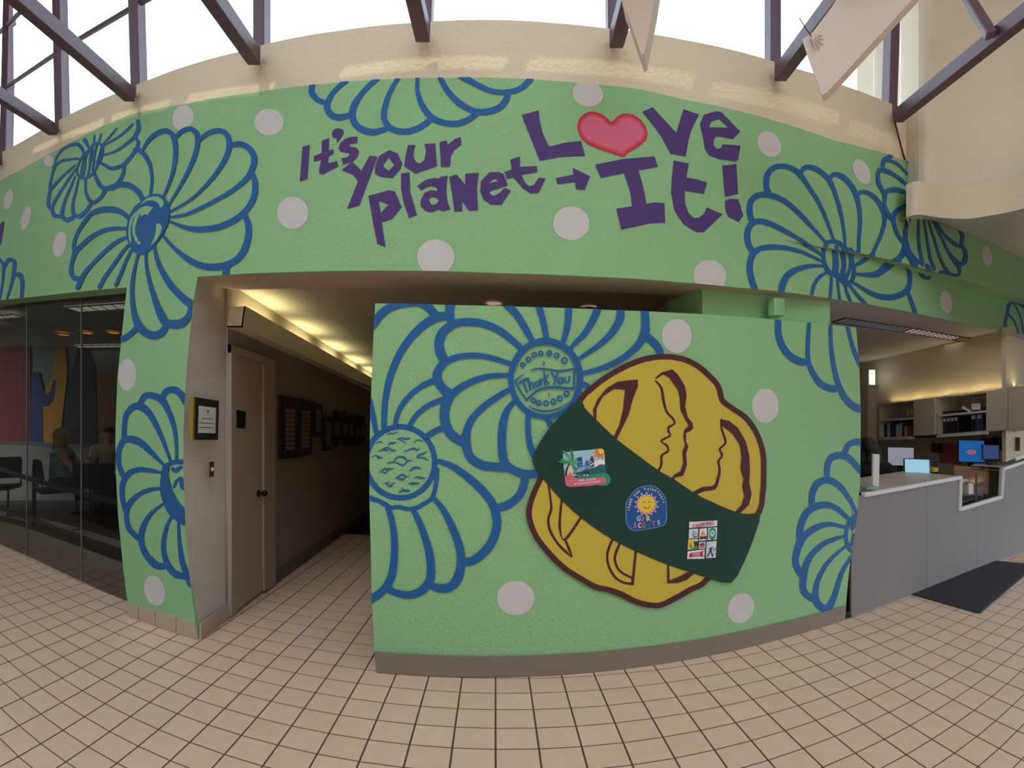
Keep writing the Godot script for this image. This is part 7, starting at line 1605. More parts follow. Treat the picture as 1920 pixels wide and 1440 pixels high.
	t = base("box"); tag(t, "white box on the bookcase under the yellow box", "box"); st = tool_(); block(st, Vector3(6.050, 1.869, -7.900), Vector3(0.14, 0.09, 0.15)); obj("carton", st, M.paper, t)
	# screens
	screen(Vector3(5.142, 1.100, -6.000), 0.26, 0.235, M.screen_white, 0.0, "flat monitor with a white document, left of the reception screens", false)
	screen(Vector3(4.420, 1.056, -4.950), 0.2, 0.165, M.screen_pale, -0.22, "pale bluish monitor tilted back just behind the counter", false)
	screen(Vector3(5.571, 1.199, -5.500), 0.215, 0.255, M.screen_blue, 0.0, "monitor with a bright blue picture and a pink flower", true)
	screen(Vector3(5.596, 1.198, -5.300), 0.125, 0.16, M.screen_navy, -0.12, "smaller dark blue monitor to the right of the flower screen", false)
	# papers pinned to the wall
	for p in [[Vector3(5.905, 1.135, -6.114), 0.3, 0.26, M.pin_pink, "pink notice pinned on the wall left of the flower screen"], [Vector3(5.905, 1.197, -6.298), 0.17, 0.13, M.pin_brown, "brown notice pinned on the wall above the yellow folder"], [Vector3(5.905, 1.312, -5.596), 0.2, 0.08, M.pin_brown, "dark picture pinned above the small blue monitor"], [Vector3(5.905, 1.176, -7.414), 0.25, 0.16, M.pin_mix, "mottled picture pinned above the seated receptionist"], [Vector3(5.905, 1.293, -5.420), 0.3, 0.16, M.pin_green, "greenish picture pinned at the right end of the wall"]]:
		t = base("notice"); tag(t, p[4], "notice"); st = tool_(); block(st, p[0], Vector3(0.008, p[2], p[1]), Basis(), 0.002); obj("sheet", st, p[3], t)
	# things on the counter and desks
	t = base("sign_holder"); tag(t, "upright white sign holder standing on the counter by the mural wall", "sign")
	st = tool_(); prism(st, PackedVector3Array([Vector3(3.151, 1.265, -3.950), Vector3(3.204, 1.260, -3.950), Vector3(3.197, 0.972, -3.950), Vector3(3.146, 0.982, -3.950)]), Vector3(-0.004, 0, -0.012)); obj("plate", st, M.paper, t)
	st = tool_(); block(st, Vector3(3.167, 0.965, -3.950), Vector3(0.09, 0.012, 0.07), Basis(), 0.003); obj("foot", st, M.trim_white, t)
	t = base("paper"); tag(t, "folded green banknote-like papers lying on the counter's left end", "paper")
	st = tool_(); block(st, Vector3(2.943, 1.000, -3.750), Vector3(0.13, 0.022, 0.08), Basis(Vector3.UP, 0.3), 0.005); obj("sheet", st, M.jar_teal, t)
	t = base("folder"); tag(t, "yellow folder lying behind the tilted monitor", "folder"); st = tool_(); block(st, Vector3(4.882, 0.998, -5.300), Vector3(0.13, 0.05, 0.12), Basis(Vector3.UP, 0.5), 0.006); obj("cover", st, M.yellow_box, t)
	t = base("planter", Vector3(5.072, 0.748, -5.060)); tag(t, "square white pot with a pink flower in the counter notch", "planter")
	st = tool_(); block(st, Vector3(0, 0.065, 0), Vector3(0.085, 0.13, 0.085), Basis(Vector3.UP, 0.3), 0.006); obj("pot", st, M.cream_pot, t)
	st = tool_(); flesh(st, [[Vector3(0.03, 0.14, 0.01), 0.025, Vector3(0.05, 0.15, 0.0), 0.022], [Vector3(0.05, 0.13, 0.01), 0.02, Vector3(0.04, 0.12, 0.02), 0.02]], 0.007, 0.01); obj("flower", st, M.pink, t)
	t = base("tray"); tag(t, "white paper tray on the higher right part of the counter", "tray"); st = tool_(); block(st, Vector3(6.011, 1.186, -5.500), Vector3(0.22, 0.03, 0.14), Basis(Vector3.UP, 0.5), 0.005); obj("sheet", st, M.paper, t)
	t = base("ornament"); tag(t, "small pinkish tan ornament on the counter at the right edge", "ornament"); st = tool_(); flesh(st, [[Vector3(6.141, 1.205, -5.500), 0.03, Vector3(6.173, 1.251, -5.500), 0.022], [Vector3(6.186, 1.199, -5.500), 0.03, Vector3(6.205, 1.225, -5.500), 0.025]], 0.008, 0.02); obj("body", st, M.skin, t)
	t = base("desk_clutter"); t.name = "paper_pile"; tag(t, "pile of loose papers on the low worktop behind the notch", "papers")
	for k in 5:
		st = tool_(); block(st, Vector3(5.010, 0.868, -5.100) + Vector3(k * 0.03 - 0.06, k * 0.008, k % 2 * 0.03), Vector3(0.16, 0.006, 0.11), Basis(Vector3.UP, k * 0.7), 0.002); obj("sheet", st, [M.paper, M.sheet][k % 2], t)
	# office chair and the receptionist
	t = base("office_chair", Vector3(5.02, 0.0, -5.45), 0.6); tag(t, "black office chair behind the counter notch", "chair")
	st = tool_(); block(st, Vector3(0, 0.85, 0), Vector3(0.36, 0.5, 0.07), Basis(), 0.03); obj("backrest", st, M.chair, t)
	st = tool_(); block(st, Vector3(0, 0.48, -0.22), Vector3(0.42, 0.08, 0.42), Basis(), 0.03); obj("seat", st, M.chair, t)
	st = tool_(); lathe(st, Vector3(0, 0, -0.22), [[0.28, 0.0], [0.28, 0.03], [0.04, 0.08], [0.03, 0.45]], 10); obj("base", st, M.rail, t)
	t = base("office_chair", Vector3(4.44, 0.0, -5.65), PI); tag(t, "office chair under the receptionist in black", "chair")
	st = tool_(); block(st, Vector3(0, 0.45, 0), Vector3(0.44, 0.08, 0.44), Basis(), 0.03); obj("seat", st, M.chair, t)
	st = tool_(); lathe(st, Vector3.ZERO, [[0.28, 0.0], [0.28, 0.03], [0.04, 0.08], [0.03, 0.42]], 10); obj("base", st, M.rail, t)
	person(Vector3(4.44, 0.0, -5.65), PI - 0.5, "seated receptionist with long dark hair in a black top, back to the viewer", {"shirt": M.black_cloth, "hair": M.dark_hair, "legs": M.trousers, "long": true, "sleeve": 0.55, "reach": [[Vector3(0.27, 0.74, 0.08), Vector3(0.16, 0.74, 0.32)], [Vector3(-0.27, 0.74, 0.08), Vector3(-0.16, 0.74, 0.32)]]})
	# the plain pier at the far end of the office
	zones.pier = [outline([5636, 2545, 7138, 2521, 7138, 1294, 5636, 1096]), false]
	st = tool_(); slab(st, "pier", 0.04); struct("wall_far_pier", st, M.office_wall)
	# mat in front of the counter
	t = base("floor_mat"); tag(t, "black rubber-edged mat on the tiles before the reception counter", "mat")
	var mt := PackedVector3Array([Vector3(3.581, 0.000, -4.056), Vector3(3.753, 0.000, -3.650), Vector3(5.661, 0.000, -4.900), Vector3(5.281, 0.000, -5.083)])
	for k in 4: mt[k].y = 0.001
	st = tool_(); prism(st, mt, Vector3(0, 0.008, 0)); obj("pile", st, M.mat_cloth, t)
	st = tool_()
	for k in 4: beam(st, mt[k] + Vector3(0, 0.004, 0), mt[(k + 1) % 4] + Vector3(0, 0.004, 0), 0.03, 0.007)
	obj("border", st, M.black, t)

func cabinet(c: Array, open_: bool, label: String) -> void:
	# c: the front's corners, far top, near top, near bottom, far bottom
	var t := base("wall_cabinet"); tag(t, label, "cabinet")
	var deep := Vector3(0.33, 0, 0); var out := Vector3(-0.018, 0, 0)
	var st := tool_()
	var th := 0.018
	prism(st, PackedVector3Array([c[0], c[1], c[1] + deep, c[0] + deep]), Vector3(0, -th, 0))
	prism(st, PackedVector3Array([c[3], c[2], c[2] + deep, c[3] + deep]), Vector3(0, th, 0))
	prism(st, PackedVector3Array([c[0], c[3], c[3] + deep, c[0] + deep]), Vector3(0, 0, th))
	prism(st, PackedVector3Array([c[1], c[2], c[2] + deep, c[1] + deep]), Vector3(0, 0, -th))
	prism(st, PackedVector3Array([c[0] + deep, c[1] + deep, c[2] + deep, c[3] + deep]), Vector3(-0.01, 0, 0))
	obj("carcass", st, M.cabinet, t)
	st = tool_()
	if open_:
		var a: Vector3 = (c[0] as Vector3).lerp(c[3], 0.46); var b: Vector3 = (c[1] as Vector3).lerp(c[2], 0.46)
		prism(st, PackedVector3Array([a, b, b + deep, a + deep]), Vector3(0, -0.025, 0)); obj("shelf", st, M.trim_white, t)
		st = tool_(); prism(st, PackedVector3Array([(c[3] as Vector3) + out * 0.4, (c[2] as Vector3) + out * 0.4, (c[2] as Vector3) + out * 0.4 + Vector3(0, -0.025, 0), (c[3] as Vector3) + out * 0.4 + Vector3(0, -0.025, 0)]), Vector3(0.02, 0, 0)); obj("lower_edge", st, M.trim_white, t)
	else:
		var g := Vector3(0, 0, 0.004)
		prism(st, PackedVector3Array([(c[0] as Vector3) + out + g, (c[1] as Vector3) + out - g, (c[2] as Vector3) + out - g, (c[3] as Vector3) + out + g]), Vector3(0.017, 0, 0)); obj("door", st, M.cabinet, t)

func book(p: Vector3, h: float, w: float, m: Material, called: String, label: String, group: String, labelled: bool) -> void:
	var t := base(called, p); tag(t, label, called, group)
	var st := tool_(); block(st, Vector3(0.08, h * 0.5, 0), Vector3(0.17, h, w * 0.92), Basis(), 0.005); obj("cover", st, m, t)
	st = tool_(); block(st, Vector3(0.085, h * 0.5, 0), Vector3(0.164, h + 0.002, w * 0.6), Basis(), 0.002); obj("pages", st, M.sheet, t)
	if labelled:
		st = tool_(); block(st, Vector3(-0.006, h * 0.62, 0), Vector3(0.003, 0.045, w * 0.62), Basis(), 0.001); tag(obj("spine_label", st, M.paper, t), "white spine label")

func bottle(p: Vector3, h: float, r: float, m: Material, label: String) -> void:
	var t := base("bottle", p); tag(t, label, "bottle")
	var st := tool_(); lathe(st, Vector3.ZERO, [[0.0, 0.0], [r, 0.0], [r, h * 0.62], [r * 0.45, h * 0.78], [r * 0.42, h * 0.9], [0.0, h * 0.9]], 16); obj("body", st, m, t)
	st = tool_(); lathe(st, Vector3.ZERO, [[0.0, h * 0.89], [r * 0.5, h * 0.89], [r * 0.5, h], [0.0, h]], 14); obj("cap", st, M.trim_white, t)

func screen(c: Vector3, w: float, h: float, m: Material, tilt: float, label: String, flower: bool) -> void:
	var t := base("monitor", c, atan2(-c.x, -c.z) + 0.12); tag(t, label, "monitor")
	var r := Basis(Vector3.RIGHT, tilt)
	var st := tool_(); block(st, Vector3.ZERO, Vector3(w + 0.02, h + 0.02, 0.03), r, 0.005); obj("casing", st, M.black, t)
	st = tool_(); block(st, r * Vector3(0, 0, 0.0155), Vector3(w, h, 0.003), r, 0.001); obj("display", st, m, t)
	st = tool_(); block(st, Vector3(0, -h * 0.5 - 0.05, -0.04), Vector3(0.05, 0.12, 0.02), Basis(), 0.004); obj("neck", st, M.black, t)
	st = tool_(); block(st, Vector3(0, -h * 0.5 - 0.11, -0.02), Vector3(0.17, 0.012, 0.12), Basis(), 0.004); obj("foot", st, M.black, t)
	if flower:
		st = tool_()
		for k in 9:
			var a := TAU * k / 9.0
			var d := Vector3(cos(a), sin(a) * 0.7, 0); var s := Vector3(-sin(a), cos(a), 0)
			tri(st, Vector3(0, -0.01, 0.0175) + d * 0.006, Vector3(0, -0.01, 0.0175) + d * 0.03 + s * 0.009, Vector3(0, -0.01, 0.0175) + d * 0.03 - s * 0.009, Vector3.BACK)
			tri(st, Vector3(0, -0.01, 0.0175) + d * 0.03 + s * 0.009, Vector3(0, -0.01, 0.0175) + d * 0.05, Vector3(0, -0.01, 0.0175) + d * 0.03 - s * 0.009, Vector3.BACK)
		obj("picture", st, M.screen_pink, t)

func badges(cookie: Node) -> void:
	# three cloth badges painted on the sash, each in its own colours
	var st := SurfaceTool.new(); var pn := ["panel"]
	st = tool_()
	st.set_color(col(168, 205, 220).srgb_to_linear())
	fill(st, outline([307, 1343, 333, 1354, 391, 1359, 474, 1365, 529, 1372, 554, 1365, 566, 1342, 569, 1276, 574, 1222, 445, 1215, 366, 1206, 318, 1214, 311, 1267]), pn, 0.02050)
	st.set_color(col(225, 222, 210).srgb_to_linear())
	fill(st, outline([320, 1267, 345, 1279, 374, 1262, 391, 1246, 374, 1226, 345, 1214, 326, 1214]), pn, 0.02075)
	st.set_color(col(238, 240, 236).srgb_to_linear())
	fill(st, outline([499, 1277, 504, 1293, 529, 1305, 565, 1305, 569, 1276, 537, 1276, 510, 1260]), pn, 0.02100)
	st.set_color(col(48, 92, 108).srgb_to_linear())
	fill(st, outline([374, 1226, 415, 1231, 441, 1245, 508, 1259, 535, 1276, 571, 1273, 576, 1222, 466, 1214, 403, 1208]), pn, 0.02125)
	st.set_color(col(36, 150, 106).srgb_to_linear())
	fill(st, outline([386, 1217, 434, 1209, 466, 1213, 518, 1219, 567, 1224, 591, 1213, 605, 1191, 601, 1164, 582, 1145, 550, 1144, 518, 1151, 508, 1183, 403, 1193]), pn, 0.02150)
	st.set_color(col(28, 60, 60).srgb_to_linear())
	fill(st, outline([391, 1199, 434, 1192, 487, 1195, 550, 1198, 550, 1195, 487, 1192, 434, 1188, 391, 1196]), pn, 0.02175)
	st.set_color(col(222, 104, 132).srgb_to_linear())
	fill(st, outline([318, 1216, 337, 1208, 366, 1206, 391, 1196, 434, 1191, 487, 1195, 550, 1198, 571, 1195, 578, 1179, 569, 1161, 529, 1154, 487, 1147, 403, 1144, 345, 1143, 326, 1153, 320, 1176]), pn, 0.02200)
	st.set_color(col(236, 120, 40).srgb_to_linear())
	for q in Geometry2D.intersect_polygons(outline([603, 1342, 565, 1343, 587, 1312, 555, 1333, 557, 1296, 541, 1330, 522, 1299, 528, 1335, 494, 1319, 519, 1346, 482, 1350, 518, 1359, 489, 1382, 524, 1372, 512, 1406, 537, 1378, 546, 1414, 551, 1377, 579, 1402, 563, 1369, 600, 1375, 568, 1356]), outline([474, 1373, 559, 1366, 567, 1292, 474, 1294])): fill(st, q, pn, 0.02225)
	st.set_color(col(250, 212, 60).srgb_to_linear())
	fill(st, outline([562, 1356, 561, 1349, 557, 1344, 551, 1340, 545, 1339, 538, 1340, 533, 1344, 529, 1350, 527, 1356, 529, 1362, 533, 1368, 538, 1372, 545, 1373, 551, 1371, 557, 1368, 561, 1362]), pn, 0.02250)
	st.set_color(col(240, 130, 50).srgb_to_linear())
	fill(st, outline([337, 1209, 345, 1228, 352, 1237, 359, 1226, 364, 1209]), pn, 0.02275)
	st.set_color(col(40, 80, 150).srgb_to_linear())
	fill(st, outline([393, 1319, 424, 1323, 428, 1266, 396, 1264]), pn, 0.02300)
	st.set_color(col(120, 170, 210).srgb_to_linear())
	fill(st, outline([401, 1295, 418, 1296, 419, 1288, 401, 1287]), pn, 0.02325)
	st.set_color(col(120, 170, 210).srgb_to_linear())
	fill(st, outline([402, 1278, 419, 1280, 420, 1272, 402, 1271]), pn, 0.02350)
	st.set_color(col(40, 110, 140).srgb_to_linear())
	fill(st, outline([445, 1297, 466, 1300, 467, 1269, 446, 1268]), pn, 0.02375)
	st.set_color(col(30, 26, 40).srgb_to_linear())
	fill(st, outline([475, 1306, 497, 1308, 499, 1267, 474, 1259]), pn, 0.02400)
	st.set_color(col(232, 236, 240).srgb_to_linear())
	fill(st, outline([476, 1277, 495, 1289, 495, 1279, 476, 1265]), pn, 0.02425)
	st.set_color(col(232, 236, 240).srgb_to_linear())
	fill(st, outline([476, 1294, 491, 1301, 487, 1294, 476, 1288]), pn, 0.02450)
	st.set_color(col(190, 40, 90).srgb_to_linear())
	fill(st, outline([474, 1308, 478, 1322, 486, 1330, 494, 1322, 498, 1309]), pn, 0.02475)
	st.set_color(col(40, 90, 160).srgb_to_linear())
	brush(st, [367, 1218, 364, 1221, 404, 1260, 402, 1264, 433, 1266, 432, 1270, 466, 1271, 465, 1275, 473, 1276, 471, 1279], pn, 0.02500)
	st.set_color(col(40, 90, 160).srgb_to_linear())
	brush(st, [391, 1228, 390, 1231, 425, 1232, 423, 1235, 458, 1256, 456, 1259, 473, 1264, 471, 1266], pn, 0.02525)
	st.set_color(col(40, 90, 160).srgb_to_linear())
	brush(st, [393, 1252, 396, 1252, 400, 1231, 402, 1232], pn, 0.02550)
	st.set_color(col(40, 90, 160).srgb_to_linear())
	brush(st, [408, 1260, 411, 1260, 414, 1233, 417, 1234], pn, 0.02575)
	st.set_color(col(40, 90, 160).srgb_to_linear())
	brush(st, [422, 1263, 425, 1264, 429, 1237, 431, 1237], pn, 0.02600)
	st.set_color(col(40, 90, 160).srgb_to_linear())
	brush(st, [437, 1265, 440, 1266, 441, 1245, 444, 1245], pn, 0.02625)
	st.set_color(col(40, 90, 160).srgb_to_linear())
	brush(st, [450, 1267, 452, 1268, 454, 1253, 457, 1253], pn, 0.02650)
	st.set_color(col(232, 236, 240).srgb_to_linear())
	brush(st, [402, 1254, 404, 1254, 406, 1235, 408, 1236], pn, 0.02675)
	st.set_color(col(232, 236, 240).srgb_to_linear())
	brush(st, [433, 1261, 435, 1262, 437, 1243, 439, 1243], pn, 0.02700)
	st.set_color(col(70, 34, 30).srgb_to_linear())
	brush(st, [346, 1285, 352, 1281, 330, 1263, 339, 1259, 322, 1240, 333, 1237, 319, 1217, 332, 1216], pn, 0.02725)
	st.set_color(col(44, 150, 96).srgb_to_linear())
	fill(st, outline([357, 1289, 329, 1287, 306, 1285, 274, 1298, 306, 1304, 341, 1301]), pn, 0.02750)
	st.set_color(col(60, 170, 110).srgb_to_linear())
	fill(st, outline([357, 1291, 337, 1324, 318, 1344, 297, 1363, 320, 1359, 345, 1332]), pn, 0.02775)
	st.set_color(col(40, 140, 90).srgb_to_linear())
	fill(st, outline([359, 1293, 355, 1328, 349, 1376, 366, 1356, 374, 1323, 368, 1295]), pn, 0.02800)
	st.set_color(col(70, 175, 115).srgb_to_linear())
	fill(st, outline([362, 1291, 382, 1307, 407, 1299, 403, 1286, 382, 1283]), pn, 0.02825)
	st.set_color(col(44, 150, 96).srgb_to_linear())
	fill(st, outline([355, 1287, 370, 1279, 391, 1254, 386, 1234, 370, 1250]), pn, 0.02850)
	st.set_color(col(60, 160, 100).srgb_to_linear())
	fill(st, outline([357, 1289, 320, 1308, 296, 1314, 292, 1304, 320, 1295]), pn, 0.02875)
	st.set_color(col(232, 236, 240).srgb_to_linear())
	fill(st, outline([443, 1214, 442, 1211, 441, 1210, 439, 1209, 437, 1208, 435, 1209, 434, 1210, 432, 1212, 432, 1214, 432, 1216, 434, 1217, 435, 1219, 437, 1219, 439, 1218, 441, 1217, 442, 1216]), pn, 0.02900)
	st.set_color(col(232, 236, 240).srgb_to_linear())
	fill(st, outline([462, 1213, 461, 1211, 460, 1210, 458, 1208, 456, 1208, 454, 1208, 452, 1210, 451, 1211, 451, 1213, 451, 1215, 452, 1217, 454, 1218, 456, 1219, 458, 1218, 460, 1217, 461, 1215]), pn, 0.02925)
	st.set_color(col(20, 60, 50).srgb_to_linear())
	fill(st, outline([446, 1224, 445, 1221, 444, 1220, 441, 1218, 438, 1218, 435, 1219, 433, 1220, 432, 1222, 431, 1224, 432, 1226, 433, 1228, 435, 1229, 438, 1230, 441, 1229, 444, 1228, 445, 1226]), pn, 0.02950)
	st.set_color(col(20, 60, 50).srgb_to_linear())
	fill(st, outline([466, 1226, 465, 1224, 464, 1222, 461, 1221, 458, 1220, 455, 1221, 452, 1222, 450, 1224, 449, 1227, 450, 1229, 452, 1231, 455, 1232, 458, 1233, 461, 1232, 464, 1231, 465, 1229]), pn, 0.02975)
	st.set_color(col(20, 30, 30).srgb_to_linear())
	fill(st, outline([440, 1213, 440, 1212, 439, 1211, 439, 1211, 438, 1211, 437, 1211, 437, 1211, 436, 1212, 436, 1213, 436, 1213, 437, 1214, 437, 1214, 438, 1215, 439, 1214, 439, 1214, 440, 1213]), pn, 0.03000)
	st.set_color(col(20, 30, 30).srgb_to_linear())
	fill(st, outline([458, 1212, 457, 1211, 457, 1211, 456, 1210, 456, 1210, 455, 1210, 454, 1211, 454, 1212, 453, 1212, 454, 1213, 454, 1214, 455, 1214, 456, 1214, 456, 1214, 457, 1214, 457, 1213]), pn, 0.03025)
	st.set_color(col(232, 236, 240).srgb_to_linear()); letters(st, "GIRL SCOUTS", 0.0131, on_wall(0.4562, 1.1837, 4, 0.03050))
	st.set_color(col(232, 236, 240).srgb_to_linear()); letters(st, "of Gateway Council", 0.0131, on_wall(0.4552, 1.1674, 5, 0.03050))
	obj("badge", st, M.print, cookie)
	st = tool_()
	st.set_color(col(120, 160, 205).srgb_to_linear())
	fill(st, smooth_loop(outline([701, 1017, 706, 1040, 728, 1074, 765, 1115, 807, 1133, 867, 1139, 910, 1124, 949, 1089, 972, 1053, 977, 1015, 979, 923, 959, 884, 903, 871, 837, 863, 762, 859, 726, 879, 706, 913, 702, 967])), pn, 0.02050)
	st.set_color(col(26, 82, 150).srgb_to_linear())
	fill(st, smooth_loop(outline([705, 1015, 710, 1038, 731, 1072, 767, 1111, 808, 1129, 867, 1135, 908, 1120, 945, 1087, 968, 1052, 973, 1015, 974, 925, 956, 887, 901, 875, 837, 867, 763, 863, 729, 882, 710, 915, 707, 966])), pn, 0.02075)
	st.set_color(col(232, 236, 240).srgb_to_linear())
	fill(st, outline([841, 1101, 853, 1070, 879, 1092, 875, 1059, 909, 1069, 890, 1041, 926, 1035, 895, 1019, 926, 999, 890, 997, 909, 968, 875, 980, 878, 947, 853, 972, 841, 941, 829, 973, 803, 950, 807, 983, 774, 974, 792, 1001, 757, 1007, 787, 1023, 757, 1042, 792, 1045, 774, 1074, 807, 1062, 804, 1095, 829, 1070]), pn, 0.02100)
	st.set_color(col(226, 110, 70).srgb_to_linear())
	fill(st, outline([841, 1094, 853, 1070, 875, 1085, 875, 1059, 903, 1064, 890, 1041, 918, 1034, 895, 1019, 918, 1001, 890, 997, 903, 973, 875, 980, 875, 954, 853, 972, 841, 948, 829, 973, 807, 957, 807, 983, 780, 979, 792, 1001, 765, 1008, 787, 1023, 765, 1040, 792, 1045, 780, 1069, 807, 1062, 807, 1088, 829, 1070]), pn, 0.02125)
	st.set_color(col(232, 236, 240).srgb_to_linear())
	fill(st, outline([856, 1082, 864, 1065, 883, 1069, 883, 1051, 902, 1046, 894, 1030, 909, 1018, 894, 1008, 902, 991, 883, 988, 883, 970, 864, 975, 856, 959, 841, 971, 826, 960, 817, 977, 799, 974, 799, 992, 780, 996, 788, 1012, 774, 1024, 788, 1034, 780, 1051, 799, 1054, 799, 1072, 818, 1067, 826, 1083, 841, 1071]), pn, 0.02150)
	st.set_color(col(226, 110, 70).srgb_to_linear())
	fill(st, outline([855, 1076, 864, 1064, 879, 1064, 882, 1050, 897, 1043, 893, 1030, 903, 1018, 893, 1008, 897, 994, 882, 989, 879, 975, 864, 976, 854, 965, 841, 972, 827, 966, 818, 978, 803, 978, 800, 992, 786, 999, 790, 1013, 780, 1024, 790, 1034, 786, 1048, 800, 1053, 803, 1067, 818, 1066, 827, 1077, 841, 1070]), pn, 0.02175)
	st.set_color(col(240, 205, 70).srgb_to_linear())
	fill(st, outline([895, 1020, 893, 1007, 888, 995, 879, 985, 868, 978, 855, 973, 841, 972, 827, 974, 814, 980, 803, 988, 794, 999, 789, 1011, 787, 1024, 789, 1037, 794, 1049, 803, 1059, 814, 1067, 827, 1071, 841, 1072, 855, 1070, 868, 1065, 879, 1056, 888, 1046, 893, 1033]), pn, 0.02200)
	st.set_color(col(110, 50, 30).srgb_to_linear())
	brush(st, [812, 1028, 810, 1030, 822, 1035, 820, 1039, 828, 1035, 831, 1038, 834, 1028, 836, 1030], pn, 0.02225)
	st.set_color(col(110, 50, 30).srgb_to_linear())
	brush(st, [851, 1028, 849, 1030, 858, 1034, 856, 1038, 865, 1036, 867, 1039, 870, 1030, 873, 1032], pn, 0.02250)
	st.set_color(col(110, 50, 30).srgb_to_linear())
	brush(st, [816, 1012, 819, 1014, 823, 1000, 826, 1004, 839, 993, 840, 997, 856, 997, 853, 1000, 866, 1014, 863, 1016], pn, 0.02275)
	st.set_color(col(190, 215, 240).srgb_to_linear()); letters(st, "G", 0.0325, on_wall(0.7872, 0.9351, -8, 0.02300))
	st.set_color(col(230, 110, 140).srgb_to_linear()); letters(st, "I", 0.0326, on_wall(0.8158, 0.9302, -12, 0.02300))
	st.set_color(col(235, 220, 110).srgb_to_linear()); letters(st, "R", 0.0350, on_wall(0.8496, 0.9321, 8, 0.02300))
	st.set_color(col(30, 120, 100).srgb_to_linear()); letters(st, "L", 0.0281, on_wall(0.8837, 0.9373, 14, 0.02300))
	st.set_color(col(235, 110, 150).srgb_to_linear()); letters(st, "S", 0.0324, on_wall(0.7649, 0.8944, -4, 0.02300))
	st.set_color(col(235, 220, 110).srgb_to_linear()); letters(st, "C", 0.0325, on_wall(0.7946, 0.8918, 0, 0.02300))
	st.set_color(col(225, 105, 60).srgb_to_linear()); letters(st, "O", 0.0303, on_wall(0.8220, 0.8904, 0, 0.02300))
	st.set_color(col(30, 120, 100).srgb_to_linear()); letters(st, "U", 0.0303, on_wall(0.8546, 0.8921, 6, 0.02300))
	st.set_color(col(230, 100, 150).srgb_to_linear()); letters(st, "T", 0.0304, on_wall(0.8875, 0.8985, 10, 0.02300))
	st.set_color(col(190, 215, 240).srgb_to_linear()); letters(st, "S", 0.0305, on_wall(0.9232, 0.9036, 8, 0.02300))
	st.set_color(col(235, 225, 130).srgb_to_linear()); letters(st, "t", 0.0162, on_wall(0.7212, 0.9912, 84, 0.02300))
	st.set_color(col(235, 225, 130).srgb_to_linear()); letters(st, "h", 0.0162, on_wall(0.7231, 1.0085, 80, 0.02300))
	st.set_color(col(235, 225, 130).srgb_to_linear()); letters(st, "a", 0.0162, on_wall(0.7268, 1.0245, 76, 0.02300))
	st.set_color(col(235, 225, 130).srgb_to_linear()); letters(st, "n", 0.0162, on_wall(0.7310, 1.0382, 72, 0.02300))
	st.set_color(col(235, 225, 130).srgb_to_linear()); letters(st, "k", 0.0162, on_wall(0.7378, 1.0541, 68, 0.02300))
	st.set_color(col(235, 225, 130).srgb_to_linear()); letters(st, "y", 0.0162, on_wall(0.7600, 1.0823, 52, 0.02300))
	st.set_color(col(235, 225, 130).srgb_to_linear()); letters(st, "o", 0.0162, on_wall(0.7735, 1.0934, 42, 0.02300))
	st.set_color(col(235, 225, 130).srgb_to_linear()); letters(st, "u", 0.0162, on_wall(0.7872, 1.1045, 36, 0.02300))
	st.set_color(col(235, 225, 130).srgb_to_linear()); letters(st, "V", 0.0163, on_wall(0.8295, 1.1182, 8, 0.02300))
	st.set_color(col(235, 225, 130).srgb_to_linear()); letters(st, "o", 0.0163, on_wall(0.8509, 1.1175, 0, 0.02300))
	st.set_color(col(235, 225, 130).srgb_to_linear()); letters(st, "l", 0.0164, on_wall(0.8678, 1.1176, -8, 0.02300))
	st.set_color(col(235, 225, 130).srgb_to_linear()); letters(st, "u", 0.0164, on_wall(0.8837, 1.1117, -14, 0.02300))
	st.set_color(col(235, 225, 130).srgb_to_linear()); letters(st, "n", 0.0164, on_wall(0.9002, 1.1052, -20, 0.02300))
	st.set_color(col(235, 225, 130).srgb_to_linear()); letters(st, "t", 0.0164, on_wall(0.9186, 1.0940, -34, 0.02300))
	st.set_color(col(235, 225, 130).srgb_to_linear()); letters(st, "e", 0.0164, on_wall(0.9322, 1.0793, -48, 0.02300))
	st.set_color(col(235, 225, 130).srgb_to_linear()); letters(st, "e", 0.0165, on_wall(0.9433, 1.0636, -58, 0.02300))
	st.set_color(col(235, 225, 130).srgb_to_linear()); letters(st, "r", 0.0165, on_wall(0.9515, 1.0480, -66, 0.02300))
	st.set_color(col(235, 225, 130).srgb_to_linear()); letters(st, "s", 0.0165, on_wall(0.9580, 1.0312, -74, 0.02300))
	obj("badge", st, M.print, cookie)
	st = tool_()
	st.set_color(col(60, 34, 60).srgb_to_linear())
	fill(st, outline([1135, 896, 1354, 891, 1348, 768, 1338, 639, 1122, 653, 1127, 743]), pn, 0.02050)
	st.set_color(col(232, 236, 240).srgb_to_linear())
	fill(st, outline([1139, 893, 1350, 889, 1348, 852, 1139, 855]), pn, 0.02075)
	st.set_color(col(200, 226, 236).srgb_to_linear())
	fill(st, outline([1139, 847, 1205, 846, 1204, 786, 1135, 786]), pn, 0.02100)
	st.set_color(col(232, 236, 240).srgb_to_linear())
	fill(st, outline([1216, 844, 1270, 845, 1269, 766, 1212, 766]), pn, 0.02125)
	st.set_color(col(205, 236, 232).srgb_to_linear())
	fill(st, outline([1280, 846, 1348, 845, 1345, 764, 1277, 765]), pn, 0.02150)
	st.set_color(col(240, 225, 150).srgb_to_linear())
	fill(st, outline([1132, 781, 1202, 780, 1200, 715, 1127, 715]), pn, 0.02175)
	st.set_color(col(235, 220, 215).srgb_to_linear())
	fill(st, outline([1211, 758, 1259, 757, 1256, 713, 1209, 714]), pn, 0.02200)
	st.set_color(col(232, 236, 240).srgb_to_linear())
	fill(st, outline([1127, 706, 1254, 708, 1250, 647, 1123, 657]), pn, 0.02225)
	st.set_color(col(215, 232, 238).srgb_to_linear())
